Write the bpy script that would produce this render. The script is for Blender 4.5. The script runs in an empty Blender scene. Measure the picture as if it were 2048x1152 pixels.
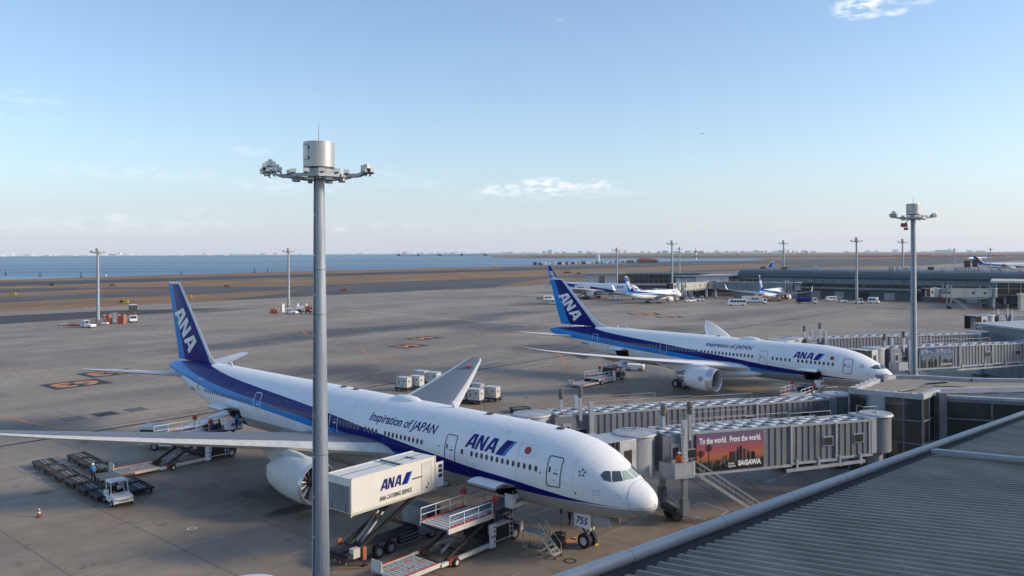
import bpy, bmesh, math, random
import numpy as np
from mathutils import Vector, Matrix
R = math.radians
random.seed(7)
sc = bpy.context.scene
C = sc.collection

# ---------------------------------------------------------------- camera
F, H, YH = 1661.0, 22.04, 504.0
cam = bpy.data.cameras.new("camera")
cam.sensor_width = 36
cam.lens = F / 2048 * 36
cam.shift_y = -(576 - YH) / 2048
cam.clip_start = 0.3
cam.clip_end = 60000
camo = bpy.data.objects.new("camera", cam)
camo.location = (0, 0, H)
camo.rotation_euler = (R(90), R(0.246), 0)
C.objects.link(camo)
sc.camera = camo

# ---------------------------------------------------------------- sky, sun, exposure
SUN_AZ, SUN_EL = 96.0, 22.0          # clockwise from +Y, elevation
w = bpy.data.worlds.new("World")
sc.world = w
w.use_nodes = True
nt = w.node_tree
bg = nt.nodes["Background"]
sky = nt.nodes.new("ShaderNodeTexSky")
sky.sky_type = 'NISHITA'
sky.sun_disc = False
sky.sun_elevation = R(SUN_EL)
sky.sun_rotation = R(SUN_AZ)
sky.air_density = 1.0
sky.dust_density = 0.8
sky.ozone_density = 2.6
bg.inputs['Strength'].default_value = 0.15


def wn(t, **k):
    n = nt.nodes.new(t)
    for a, b in k.items():
        setattr(n, a, b)
    return n


def wmath(op, a, b=None, c=None):
    n = wn("ShaderNodeMath", operation=op)
    for i, v in enumerate((a, b, c)):
        if v is None:
            continue
        if isinstance(v, (int, float)):
            n.inputs[i].default_value = v
        else:
            nt.links.new(v, n.inputs[i])
    return n.outputs[0]


tc = wn("ShaderNodeTexCoord")
sep = wn("ShaderNodeSeparateXYZ")
nt.links.new(tc.outputs['Generated'], sep.inputs[0])
az = wmath('ARCTAN2', sep.outputs[0], sep.outputs[1])
el = wmath('ARCSINE', sep.outputs[2])
comb = wn("ShaderNodeCombineXYZ")
nt.links.new(wmath('MULTIPLY', az, 24.0), comb.inputs[0])
nt.links.new(wmath('MULTIPLY', el, 62.0), comb.inputs[1])
noi = wn("ShaderNodeTexNoise")
noi.inputs['Scale'].default_value = 2.2
noi.inputs['Detail'].default_value = 5
noi.inputs['Roughness'].default_value = 0.58
nt.links.new(comb.outputs[0], noi.inputs['Vector'])


def cloud(px, py, wx, hy, amp):
    a0 = math.atan((px - 1024) / F)
    e0 = math.atan((YH - py) / F * math.cos(a0))
    dx = wmath('DIVIDE', wmath('SUBTRACT', az, a0), wx / F)
    dy = wmath('DIVIDE', wmath('SUBTRACT', el, e0), hy / F)
    r2 = wmath('ADD', wmath('MULTIPLY', dx, dx), wmath('MULTIPLY', dy, dy))
    m = wmath('MAXIMUM', wmath('SUBTRACT', 1.0, r2), 0.0)
    return wmath('MULTIPLY', wmath('POWER', m, 0.6), amp)


acc = None
for cpar in [(1010, 378, 62, 14, .75), (1095, 374, 75, 20, .95), (1185, 372, 62, 14, .7), (1090, 390, 220, 14, .25),
             (1728, 16, 60, 24, .75), (1790, 22, 28, 12, .55), (1850, 2, 30, 10, .3),
             (270, 342, 170, 14, .2), (500, 300, 50, 12, .2), (560, 372, 140, 18, .2), (765, 342, 40, 12, .2), (820, 365, 90, 16, .14),
             (235, 434, 46, 12, .42), (400, 420, 60, 10, .25), (200, 445, 300, 18, .25), (50, 190, 80, 14, .14), (1120, 38, 14, 6, .2),
             (50, 230, 60, 10, .12), (675, 455, 22, 8, .3), (900, 452, 260, 16, .14)]:
    v = cloud(*cpar)
    acc = v if acc is None else wmath('MAXIMUM', acc, v)
nz = wmath('MULTIPLY_ADD', noi.outputs['Fac'], 5.0, -2.15)
nzc = wn("ShaderNodeClamp")
nt.links.new(nz, nzc.inputs[0])
cfac = wmath('MULTIPLY', acc, nzc.outputs[0])
# a thin bright veil towards the horizon: the moist winter air over the bay
veil = wmath('MULTIPLY', wmath('POWER', 2.718, wmath('MULTIPLY', wmath('MAXIMUM', el, 0.0), -16.0)), 0.58)
mixv = wn("ShaderNodeMixRGB")
mixv.inputs[2].default_value = (4.5, 4.8, 5.9, 1)
nt.links.new(veil, mixv.inputs[0])
nt.links.new(sky.outputs[0], mixv.inputs[1])
mixc = wn("ShaderNodeMixRGB")
mixc.inputs[2].default_value = (6.9, 6.8, 7.3, 1)
nt.links.new(cfac, mixc.inputs[0])
nt.links.new(mixv.outputs[0], mixc.inputs[1])
nt.links.new(mixc.outputs[0], bg.inputs['Color'])

sun = bpy.data.lights.new("sun", 'SUN')
sun.energy = 2.7
sun.angle = R(11.0)
sun.color = (1.0, 0.84, 0.64)
suno = bpy.data.objects.new("sun", sun)
sd = Vector((math.sin(R(SUN_AZ)) * math.cos(R(SUN_EL)), math.cos(R(SUN_AZ)) * math.cos(R(SUN_EL)), math.sin(R(SUN_EL))))
suno.rotation_euler = sd.to_track_quat('Z', 'Y').to_euler()
suno.location = (60, -60, 90)
C.objects.link(suno)
sc.view_settings.view_transform = 'Standard'
sc.view_settings.look = 'None'
sc.view_settings.exposure = 0.5
sc.view_settings.gamma = 1.0

# ---------------------------------------------------------------- materials
MATS = {}


def mat(name, col, rough=0.6, metal=0.0, var=0.0, scale=1.0, bump=0.0, spec=0.5, coat=0.0, streak=None):
    if name in MATS:
        return MATS[name]
    m = bpy.data.materials.new(name)
    m.use_nodes = True
    n = m.node_tree
    b = n.nodes["Principled BSDF"]
    b.inputs['Base Color'].default_value = (*col, 1)
    b.inputs['Roughness'].default_value = rough
    b.inputs['Metallic'].default_value = metal
    b.inputs['Specular IOR Level'].default_value = spec
    b.inputs['Coat Weight'].default_value = coat
    if var > 0 or bump > 0:
        t = n.nodes.new("ShaderNodeTexCoord")
        nn = n.nodes.new("ShaderNodeTexNoise")
        nn.inputs['Scale'].default_value = scale
        nn.inputs['Detail'].default_value = 6
        nn.inputs['Roughness'].default_value = 0.6
        if streak:
            mp = n.nodes.new("ShaderNodeMapping")
            mp.inputs['Scale'].default_value = streak
            n.links.new(t.outputs['Object'], mp.inputs[0])
            n.links.new(mp.outputs[0], nn.inputs['Vector'])
        else:
            n.links.new(t.outputs['Object'], nn.inputs['Vector'])
        r = n.nodes.new("ShaderNodeValToRGB")
        r.color_ramp.elements[0].position = 0.3
        r.color_ramp.elements[1].position = 0.7
        r.color_ramp.elements[0].color = (*[c * (1 - var) for c in col], 1)
        r.color_ramp.elements[1].color = (*[min(1, c * (1 + var * 0.6)) for c in col], 1)
        n.links.new(nn.outputs['Fac'], r.inputs[0])
        n.links.new(r.outputs[0], b.inputs['Base Color'])
        if bump > 0:
            bp = n.nodes.new("ShaderNodeBump")
            bp.inputs['Strength'].default_value = bump
            bp.inputs['Distance'].default_value = 0.02
            n.links.new(nn.outputs['Fac'], bp.inputs['Height'])
            n.links.new(bp.outputs[0], b.inputs['Normal'])
    MATS[name] = m
    return m


mat('white', (.80, .81, .82), .32, var=.07, scale=.9)
mat('offwhite', (.62, .62, .58), .45, var=.14, scale=1.6)
mat('cream', (.60, .57, .47), .5, var=.1)
mat('warm_white', (.74, .72, .66), .42, var=.06, scale=.8)
mat('wing_grey', (.17, .185, .21), .55, var=.08, scale=.5, streak=(3, .4, 1))
mat('belly_grey', (.34, .35, .37), .45, var=.08)
mat('metal', (.45, .46, .48), .38, .6, var=.12, scale=2)
mat('bright_metal', (.6, .61, .63), .3, .6)
mat('galv', (.36, .375, .39), .5, .35, var=.16, scale=1.5)
mat('dark_metal', (.045, .045, .05), .5, .3, var=.3, scale=3)
mat('black', (.012, .012, .014), .6)
mat('rubber', (.018, .018, .02), .8, var=.3, scale=8)
mat('navy', (.008, .012, .17), .4, spec=.25)
mat('blue', (.01, .2, .58), .4, spec=.25)
mat('red', (.42, .035, .03), .5, var=.2, scale=4)
mat('dull_red', (.22, .05, .035), .6, var=.3, scale=5)
mat('orange', (.42, .13, .07), .55, var=.15, scale=3)
mat('amber', (.7, .33, .03), .5)
mat('yellow', (.65, .42, .03), .5, var=.1)
mat('pole_grey', (.33, .37, .42), .5, .25, var=.34, scale=.8, streak=(6, 6, .35))
mat('drum_grey', (.44, .43, .40), .36, .45, var=.08, scale=1)
mat('bridge_grey', (.38, .405, .44), .5, .1, var=.24, scale=1.0, streak=(1.6, 1.6, .3))
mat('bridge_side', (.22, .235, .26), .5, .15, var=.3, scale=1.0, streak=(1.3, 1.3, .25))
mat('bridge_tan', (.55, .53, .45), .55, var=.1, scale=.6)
mat('bridge_roof', (.42, .44, .46), .55, .1, var=.22, scale=1.2)
mat('bellows', (.035, .035, .038), .85, var=.3, scale=2)
mat('clear_glass', (.8, .86, .88), .03, spec=.5)
_b = MATS['clear_glass'].node_tree.nodes['Principled BSDF']
_b.inputs['Transmission Weight'].default_value = 1.0
_b.inputs['IOR'].default_value = 1.08
mat('glass', (.02, .03, .04), .06, 0, spec=.8)
mat('cab_glass', (.05, .07, .085), .05, 0, spec=.9)
mat('pane', (.035, .035, .042), .3, 0, spec=.3)
mat('pier_slate', (.085, .105, .12), .45, .1, var=.15, scale=.3)
mat('glass_green', (.035, .042, .036), .08, 0, var=.35, scale=.3, spec=.8)
mat('screen', (.35, .45, .38), .08, spec=.9)
mat('gravel', (.30, .265, .215), .95, var=.18, scale=.9)
mat('concrete_dark', (.13, .125, .12), .9, var=.2)
mat('skin', (.42, .27, .19), .6)
mat('workwear_blue', (.02, .17, .42), .75, var=.15, scale=8)
mat('workwear_dark', (.018, .02, .032), .8)
mat('workwear_orange', (.75, .12, .02), .7)
mat('grille_dark', (.05, .052, .055), .7, var=.4, scale=3)
mat('dolly_grey', (.15, .148, .143), .65, .3, var=.35, scale=3)
mat('dolly_light', (.33, .39, .40), .5, .3, var=.3, scale=3)
mat('container', (.62, .63, .62), .42, .25, var=.12, scale=2)
mat('line_white', (.62, .61, .57), .8, var=.3, scale=.6)
mat('line_orange', (.56, .235, .10), .8, var=.25, scale=.5)
mat('line_red', (.3, .08, .05), .8, var=.4, scale=.5)
mat('line_dark', (.045, .043, .045), .85, var=.25, scale=.3)
mat('roof_sheet', (.32, .265, .205), .6, .0, var=.34, scale=.7, streak=(1, .35, 1))
mat('roof_pipe', (.40, .42, .44), .5, .1, var=.12, scale=.4)

# ---------------------------------------------------------------- mesh builder


class MB:
    def __init__(s, M=None):
        s.v, s.f, s.m = [], [], []
        s.M = M or Matrix.Identity(4)

    def add(s, vs, fs, m, M=None):
        o = len(s.v)
        X = s.M @ M if M is not None else s.M
        s.v += [X @ Vector(p) for p in vs]
        for f in fs:
            s.f.append([i + o for i in f])
            s.m.append(m)

    def box(s, c, d, m, rz=0, M=None):
        x, y, z = d[0] / 2, d[1] / 2, d[2] / 2
        vs = [(i * x, j * y, k * z) for k in (-1, 1) for j in (-1, 1) for i in (-1, 1)]
        T = Matrix.Translation(c) @ Matrix.Rotation(rz, 4, 'Z')
        if M is not None:
            T = Matrix.Translation(c) @ M
        s.add(vs, [(0, 2, 3, 1), (4, 5, 7, 6), (0, 1, 5, 4), (2, 6, 7, 3), (0, 4, 6, 2), (1, 3, 7, 5)], m, T)

    def b2(s, x0, x1, y0, y1, z0, z1, m):
        s.box(((x0 + x1) / 2, (y0 + y1) / 2, (z0 + z1) / 2), (abs(x1 - x0), abs(y1 - y0), abs(z1 - z0)), m)

    def bar(s, p, q, a, b, m):
        p, q = Vector(p), Vector(q)
        d = q - p
        L = d.length
        if L < 1e-6:
            return
        rot = d.to_track_quat('X', 'Z').to_matrix().to_4x4()
        s.box((p + q) / 2, (L, a, b), m, M=rot)

    def tube(s, p, q, r0, r1=None, n=10, m='metal', cap=True):
        r1 = r0 if r1 is None else r1
        p, q = Vector(p), Vector(q)
        d = (q - p)
        rot = d.to_track_quat('Z', 'Y').to_matrix()
        vs = []
        for c, r in ((p, r0), (q, r1)):
            for i in range(n):
                a = 2 * math.pi * i / n
                vs.append(c + rot @ Vector((r * math.cos(a), r * math.sin(a), 0)))
        fs = [(i, (i + 1) % n, n + (i + 1) % n, n + i) for i in range(n)]
        if cap:
            fs += [tuple(range(n - 1, -1, -1)), tuple(range(n, 2 * n))]
        s.add(vs, fs, m)

    def path(s, pts, r, n=6, m='metal'):
        for a, b in zip(pts[:-1], pts[1:]):
            s.tube(a, b, r, n=n, m=m)

    def lathe(s, prof, n, m, M=None, cap=True, close=False):
        """prof = [(x along axis, radius)] about local x"""
        vs = [(x, r * math.cos(2 * math.pi * i / n), r * math.sin(2 * math.pi * i / n)) for x, r in prof for i in range(n)]
        fs = []
        ms = m if isinstance(m, list) else [m] * (len(prof) - 1)
        K = len(prof)
        for k in range(K - 1):
            s.add(vs[k * n:(k + 2) * n], [(i, (i + 1) % n, n + (i + 1) % n, n + i) for i in range(n)], ms[k], M)
        if cap:
            s.add(vs[:n], [tuple(range(n))], ms[0], M)
            s.add(vs[-n:], [tuple(range(n))], ms[-1], M)

    def loft(s, rings, m, cap=True):
        n = len(rings[0])
        vs = [p for r in rings for p in r]
        fs = [(k * n + i, k * n + (i + 1) % n, (k + 1) * n + (i + 1) % n, (k + 1) * n + i) for k in range(len(rings) - 1) for i in range(n)]
        if cap:
            fs += [tuple(range(n - 1, -1, -1)), tuple(range((len(rings) - 1) * n, len(rings) * n))]
        s.add(vs, fs, m)

    def prism(s, poly, z0, z1, m):
        s.loft([[(x, y, z0) for x, y in poly], [(x, y, z1) for x, y in poly]], m)

    def slab(s, poly, axis_y, t, m):
        """poly in (x,z), thickness t about y=axis_y"""
        s.loft([[(x, axis_y - t / 2, z) for x, z in poly], [(x, axis_y + t / 2, z) for x, z in poly]], m)

    def quad(s, a, b, c, d, m):
        s.add([a, b, c, d], [(0, 1, 2, 3)], m)

    def build(s, name, parent=None, loc=None, rz=0.0, smooth=True, bev=0.0, ang=35, fixn=True, weld=True):
        me = bpy.data.meshes.new(name)
        me.from_pydata([tuple(p) for p in s.v], [], s.f)
        names = []
        for q in s.m:
            if q not in names:
                names.append(q)
        for q in names:
            me.materials.append(MATS[q])
        me.polygons.foreach_set('material_index', [names.index(q) for q in s.m])
        if fixn or weld:
            bm = bmesh.new()
            bm.from_mesh(me)
            if weld:
                bmesh.ops.remove_doubles(bm, verts=bm.verts, dist=1e-5)
            if fixn:
                bmesh.ops.recalc_face_normals(bm, faces=bm.faces)
            bm.to_mesh(me)
            bm.free()
        if smooth:
            me.shade_smooth()
            me.set_sharp_from_angle(angle=R(ang))
        o = bpy.data.objects.new(name, me)
        C.objects.link(o)
        if parent:
            o.parent = parent
        if loc is not None:
            o.location = loc
        if rz:
            o.rotation_euler = (0, 0, rz)
        if bev > 0:
            b = o.modifiers.new("bevel", 'BEVEL')
            b.width = bev
            b.segments = 2
            b.limit_method = 'ANGLE'
            b.angle_limit = R(50)
        return o


def tag(o, label, cat, group=None, kind=None):
    if label:
        o['label'] = label
    if cat:
        o['category'] = cat
    if group:
        o['group'] = group
    if kind:
        o['kind'] = kind
    return o


def thing(name, label, cat, loc=(0, 0, 0), rz=0.0, group=None):
    o = bpy.data.objects.new(name, None)
    o.empty_display_size = .3
    C.objects.link(o)
    o.location = loc
    o.rotation_euler = (0, 0, rz)
    return tag(o, label, cat, group)


def copy_tree(o, parent=None, loc=None, rz=None, label=None, skip=()):
    c = o.copy()
    C.objects.link(c)
    if parent:
        c.parent = parent
    for ch in [k for k in bpy.data.objects if k.parent == o]:
        if ch.name.split('.')[0] in skip:
            continue
        copy_tree(ch, c, skip=skip)
    if loc is not None:
        c.location = loc
    if rz is not None:
        c.rotation_euler = (0, 0, rz)
    if label:
        c['label'] = label
    return c


def structure(o):
    o['kind'] = 'structure'
    return o


def G(px, py, z=0.0):
    """ground position (metres) of a point surveyed from the photograph"""
    Y = F * (H - z) / (py + .0043 * (px - 1024) - YH)
    return ((px - 1024) / F * Y, Y, z)


def pchip(x, y):
    x = np.array(x, float)
    y = np.array(y, float)
    h = np.diff(x)
    d = np.diff(y) / h
    m = np.zeros(len(x))
    m[0] = d[0]
    m[-1] = d[-1]
    for i in range(1, len(x) - 1):
        if d[i - 1] * d[i] > 0:
            w1 = 2 * h[i] + h[i - 1]
            w2 = h[i] + 2 * h[i - 1]
            m[i] = (w1 + w2) / (w1 / d[i - 1] + w2 / d[i])

    def f(t):
        t = min(max(t, x[0]), x[-1])
        i = max(min(int(np.searchsorted(x, t, side='right')) - 1, len(x) - 2), 0)
        u = (t - x[i]) / h[i]
        return float((1 + 2 * u) * (1 - u) ** 2 * y[i] + u * (1 - u) ** 2 * h[i] * m[i] + u * u * (3 - 2 * u) * y[i + 1] + u * u * (u - 1) * h[i] * m[i + 1])
    return f


# ---------------------------------------------------------------- flat lettering
def text2d(txt, size=1.0, shear=0.0, bold=0.0, space=1.0):
    cu = bpy.data.curves.new("lettering", 'FONT')
    cu.body = txt
    cu.size = size
    cu.shear = shear
    cu.offset = bold
    cu.space_character = space
    cu.resolution_u = 3
    o = bpy.data.objects.new("lettering", cu)
    C.objects.link(o)
    dg = bpy.context.evaluated_depsgraph_get()
    me = bpy.data.meshes.new_from_object(o.evaluated_get(dg))
    vs = [(v.co.x, v.co.y) for v in me.vertices]
    fs = [tuple(p.vertices) for p in me.polygons]
    bpy.data.objects.remove(o)
    bpy.data.curves.remove(cu)
    bpy.data.meshes.remove(me)
    return vs, fs


def poly2d(splines):
    cu = bpy.data.curves.new("shape", 'CURVE')
    cu.dimensions = '2D'
    cu.fill_mode = 'BOTH'
    for pts in splines:
        sp = cu.splines.new('POLY')
        sp.points.add(len(pts) - 1)
        for i, p in enumerate(pts):
            sp.points[i].co = (p[0], p[1], 0, 1)
        sp.use_cyclic_u = True
    o = bpy.data.objects.new("shape", cu)
    C.objects.link(o)
    dg = bpy.context.evaluated_depsgraph_get()
    me = bpy.data.meshes.new_from_object(o.evaluated_get(dg))
    vs = [(v.co.x, v.co.y) for v in me.vertices]
    fs = [tuple(p.vertices) for p in me.polygons]
    bpy.data.objects.remove(o)
    bpy.data.curves.remove(cu)
    bpy.data.meshes.remove(me)
    return vs, fs


def merge2d(items):
    V, Fs, Ms = [], [], []
    for (vs, fs), dx, dy, sc_, m in items:
        o = len(V)
        V += [(x * sc_ + dx, y * sc_ + dy) for x, y in vs]
        Fs += [tuple(i + o for i in f) for f in fs]
        Ms += [m] * len(fs)
    return V, Fs, Ms


LA = poly2d([[(0, 0), (.22, 0), (.33, .2), (.62, .2), (.62, 0), (.86, 0), (.92, 1), (.5, 1)], [(.42, .37), (.63, .37), (.66, .82)]])
LN = poly2d([[(0, 0), (.2, 0), (.32, .62), (.48, 0), (.74, 0), (.94, 1), (.74, 1), (.62, .4), (.46, 1), (.2, 1)]])


def logo(letter='navy', slash=True):
    it = [(LA, 0, 0, 1, letter), (LN, .9, 0, 1, letter), (LA, 1.74, 0, 1, letter)]
    if slash:
        it.append((([(2.7, -.03), (3.3, -.03), (3.93, 1.03), (3.33, 1.03)], [(0, 1, 2, 3)]), 0, 0, 1, 'navy'))
        it.append((([(3.33, -.03), (3.5, -.03), (4.13, 1.03), (3.96, 1.03)], [(0, 1, 2, 3)]), 0, 0, 1, 'blue'))
    return merge2d(it)


def lay(V, Fs, Ms, fn, name, parent, step=None):
    """place flat 2-D faces on a surface through fn(u, v) -> 3-D; long faces are cut first so they follow the curve"""
    bm = bmesh.new()
    bv = [bm.verts.new((x, y, 0)) for x, y in V]
    names = []
    for f, q in zip(Fs, Ms):
        try:
            fc = bm.faces.new([bv[i] for i in f])
        except ValueError:
            continue
        if q not in names:
            names.append(q)
        fc.material_index = names.index(q)
    if step:
        for ax in (0, 1):
            if step[ax] is None:
                continue
            lo = min(p[ax] for p in V)
            hi = max(p[ax] for p in V)
            t = math.floor(lo / step[ax]) * step[ax] + step[ax]
            while t < hi:
                no = (1, 0, 0) if ax == 0 else (0, 1, 0)
                co = (t, 0, 0) if ax == 0 else (0, t, 0)
                bmesh.ops.bisect_plane(bm, geom=bm.verts[:] + bm.edges[:] + bm.faces[:], plane_co=co, plane_no=no)
                t += step[ax]
    for v in bm.verts:
        v.co = Vector(fn(v.co.x, v.co.y))
    me = bpy.data.meshes.new(name)
    bm.to_mesh(me)
    bm.free()
    for q in names:
        me.materials.append(MATS[q])
    o = bpy.data.objects.new(name, me)
    C.objects.link(o)
    if parent:
        o.parent = parent
    return o


def sign(V, Fs, Ms, o3, u3, v3, name, parent):
    """flat sign on a plane: origin o3, direction u3 (text runs), v3 (text up)"""
    o3, u3, v3 = Vector(o3), Vector(u3), Vector(v3)
    return lay(V, Fs, Ms, lambda a, b: o3 + u3 * a + v3 * b, name, parent)


def T2(txt, m, **k):
    v, f = text2d(txt, **k)
    return v, f, [m] * len(f)

# ---------------------------------------------------------------- the ground, sea and air
GA = R(48.5)
CU, SU = math.cos(GA), math.sin(GA)


def UV(u, v, z=0.0):
    return (u * CU - v * SU, u * SU + v * CU, z)


def nodemat(name, rough):
    m = bpy.data.materials.new(name)
    m.use_nodes = True
    n = m.node_tree
    b = n.nodes["Principled BSDF"]
    b.inputs['Roughness'].default_value = rough
    MATS[name] = m

    def N(t, **k):
        x = n.nodes.new(t)
        for a, c in k.items():
            setattr(x, a, c)
        return x

    def L(a, c):
        n.links.new(a, c)

    def MT(op, a, b_=None, c=None):
        x = N("ShaderNodeMath", operation=op)
        for i, v in enumerate((a, b_, c)):
            if v is None:
                continue
            if isinstance(v, (int, float)):
                x.inputs[i].default_value = v
            else:
                L(v, x.inputs[i])
        return x.outputs[0]

    def noise(vec, scale, detail=5, rough_=.6, dist=0.0):
        x = N("ShaderNodeTexNoise")
        x.inputs['Scale'].default_value = scale
        x.inputs['Detail'].default_value = detail
        x.inputs['Roughness'].default_value = rough_
        x.inputs['Distortion'].default_value = dist
        L(vec, x.inputs['Vector'])
        return x.outputs['Fac']

    def ramp(f, p0, c0, p1, c1):
        x = N("ShaderNodeValToRGB")
        x.color_ramp.elements[0].position = p0
        x.color_ramp.elements[0].color = (*c0, 1)
        x.color_ramp.elements[1].position = p1
        x.color_ramp.elements[1].color = (*c1, 1)
        L(f, x.inputs[0])
        return x.outputs[0]

    def mix(f, a, b_, mode='MIX'):
        x = N("ShaderNodeMixRGB", blend_type=mode)
        for i, v in enumerate((f, a, b_)):
            if isinstance(v, (int, float)):
                x.inputs[i].default_value = v
            elif isinstance(v, tuple):
                x.inputs[i].default_value = (*v, 1)
            else:
                L(v, x.inputs[i])
        return x.outputs[0]
    return m, b, N, L, MT, noise, ramp, mix


def grid_coords(N, L, scale=(1, 1, 1)):
    t = N("ShaderNodeTexCoord")
    mp = N("ShaderNodeMapping")
    mp.inputs['Rotation'].default_value = (0, 0, -GA)
    L(t.outputs['Object'], mp.inputs[0])
    m2 = N("ShaderNodeMapping")
    m2.inputs['Scale'].default_value = scale
    L(mp.outputs[0], m2.inputs[0])
    return t.outputs['Object'], mp.outputs[0], m2.outputs[0]


def paving(name, c0, c1, joints=True, stains=(), streak_amp=.3, rough=.85, joint=7.5):
    m, b, N, L, MT, noise, ramp, mix = nodemat(name, rough)
    raw, uv, st = grid_coords(N, L, (.012, .05, 1))
    col = ramp(noise(raw, .035, 6), .32, c0, .68, c1)
    f2 = ramp(noise(raw, .6, 5), .3, (.82,) * 3, .7, (1.08,) * 3)
    col = mix(1, col, f2, 'MULTIPLY')
    f3 = ramp(noise(st, 1.0, 6, .65, .4), .35, (1 - streak_amp,) * 3, .62, (1.06,) * 3)
    col = mix(1, col, f3, 'MULTIPLY')
    f5 = ramp(noise(raw, 7.0, 3), .3, (.93,) * 3, .7, (1.05,) * 3)
    col = mix(1, col, f5, 'MULTIPLY')
    sp = N("ShaderNodeSeparateXYZ")
    L(uv, sp.inputs[0])
    U, V = sp.outputs[0], sp.outputs[1]
    if joints:
        # near shade painted into the colour: the apron darkens a little towards the terminal
        wob = MT('MULTIPLY_ADD', noise(raw, .02, 4), 60.0, -30.0)
        near_shade = N('ShaderNodeMapRange', interpolation_type='SMOOTHSTEP')
        near_shade.inputs['From Min'].default_value = 55
        near_shade.inputs['From Max'].default_value = 175
        near_shade.inputs['To Min'].default_value = .93
        near_shade.inputs['To Max'].default_value = 1.0
        L(MT('ADD', V, wob), near_shade.inputs['Value'])
        col = mix(1, col, near_shade.outputs[0], 'MULTIPLY')
    if joints:
        # slab tone differs a little from bay to bay
        fl = N("ShaderNodeCombineXYZ")
        L(MT('FLOOR', MT('DIVIDE', U, joint)), fl.inputs[0])
        L(MT('FLOOR', MT('DIVIDE', V, joint)), fl.inputs[1])
        wnz = N("ShaderNodeTexWhiteNoise")
        L(fl.outputs[0], wnz.inputs['Vector'])
        tone = ramp(wnz.outputs['Value'], .05, (.84,) * 3, .3, (1.0,) * 3)
        sp_ = noise(raw, .45, 4, .5)
        spots = ramp(sp_, .31, (.66,) * 3, .37, (1.0,) * 3)
        col = mix(1, col, spots, 'MULTIPLY')
        col = mix(1, col, tone, 'MULTIPLY')
        ju = MT('LESS_THAN', MT('PINGPONG', U, joint / 2), .05)
        jv = MT('LESS_THAN', MT('PINGPONG', V, joint / 2), .05)
        brk = MT('GREATER_THAN', noise(raw, .09, 3), .45)
        col = mix(MT('MULTIPLY', ju, .9), col, (.11, .1, .09))
        col = mix(MT('MULTIPLY', MT('MULTIPLY', jv, brk), .65), col, (.42, .39, .35))
    wv = noise(st, 5.0, 7, .75, 1.2)
    for (px, py, ru, rv, amp) in stains:
        x, y, _ = G(px, py)
        u0, v0 = x * CU + y * SU, -x * SU + y * CU
        du = MT('DIVIDE', MT('SUBTRACT', U, u0), ru)
        dv = MT('DIVIDE', MT('SUBTRACT', V, v0), rv)
        r2 = MT('ADD', MT('MULTIPLY', du, du), MT('MULTIPLY', dv, dv))
        mk = MT('MAXIMUM', MT('SUBTRACT', 1.0, r2), 0.0)
        mk = MT('MULTIPLY', MT('MULTIPLY', mk, amp), MT('MINIMUM', MT('MAXIMUM', MT('MULTIPLY_ADD', wv, 3.2, -.75), 0.0), 1.0))
        col = mix(MT('MINIMUM', MT('MULTIPLY', mk, 1.6), .92), col, (.062, .055, .05))
    L(col, b.inputs['Base Color'])
    bp = N("ShaderNodeBump")
    bp.inputs['Strength'].default_value = .15
    bp.inputs['Distance'].default_value = .01
    L(noise(raw, 9.0, 4), bp.inputs['Height'])
    L(bp.outputs[0], b.inputs['Normal'])
    return m


paving('apron_concrete', (.30, .236, .170), (.385, .306, .226), rough=.62, stains=[
    (640, 668, 26, 14, .8), (850, 650, 40, 12, .75), (1000, 655, 18, 20, .6), (740, 752, 10, 16, .75), (640, 742, 14, 10, .6), (1110, 697, 12, 13, .8),
    (1085, 607, 24, 12, .7), (1010, 628, 30, 10, .6), (1240, 600, 30, 8, .5), (470, 690, 30, 9, .6), (1330, 660, 30, 10, .5), (1240, 700, 22, 12, .4),
    (505, 990, .9, 2.0, 1.6), (1240, 790, 3, 2, .9), (580, 1020, 3.0, 1.2, 1.2), (870, 965, 2, 1, 1.0), (90, 985, 1.4, .9, .7), (600, 975, 8, 5, .5),
    (420, 622, 30, 8, .6), (60, 850, 9, 8, .5), (1500, 628, 50, 12, .35), (180, 700, 40, 6, .25), (330, 780, 30, 5, .25)])
paving('asphalt', (.075, .071, .07), (.115, .109, .106), joints=False, streak_amp=.35)
paving('asphalt_dark', (.048, .046, .048), (.08, .076, .075), joints=False, streak_amp=.4)

m, b, N, L, MT, noise, ramp, mix = nodemat('dry_grass', .95)
raw, uv, st = grid_coords(N, L, (.01, .06, 1))
col = ramp(noise(raw, .02, 8, .7), .35, (.20, .118, .062), .65, (.38, .225, .11))
col = mix(1, col, ramp(noise(st, 1.3, 7, .7, .6), .3, (.62, .62, .64), .65, (1.12, 1.08, 1.0)), 'MULTIPLY')
col = mix(1, col, ramp(noise(raw, .35, 6, .75), .3, (.55, .55, .54), .7, (1.18, 1.18, 1.18)), 'MULTIPLY')
L(col, b.inputs['Base Color'])

m, b, N, L, MT, noise, ramp, mix = nodemat('sea_water', .3)
raw, uv, _ = grid_coords(N, L)
t = N("ShaderNodeMapping")
t.inputs['Scale'].default_value = (.0006, .006, 1)
L(raw, t.inputs[0])
st = t.outputs[0]
f = noise(st, 1.0, 6, .6, .8)
L(ramp(f, .38, (.05, .115, .205), .72, (.10, .19, .3)), b.inputs['Base Color'])
L(ramp(f, .35, (.42,) * 3, .75, (.22,) * 3), b.inputs['Roughness'])
b.inputs['Specular IOR Level'].default_value = .35
bp = N("ShaderNodeBump")
bp.inputs['Strength'].default_value = .6
bp.inputs['Distance'].default_value = .5
L(noise(raw, .12, 8, .7), bp.inputs['Height'])
L(bp.outputs[0], b.inputs['Normal'])


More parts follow.
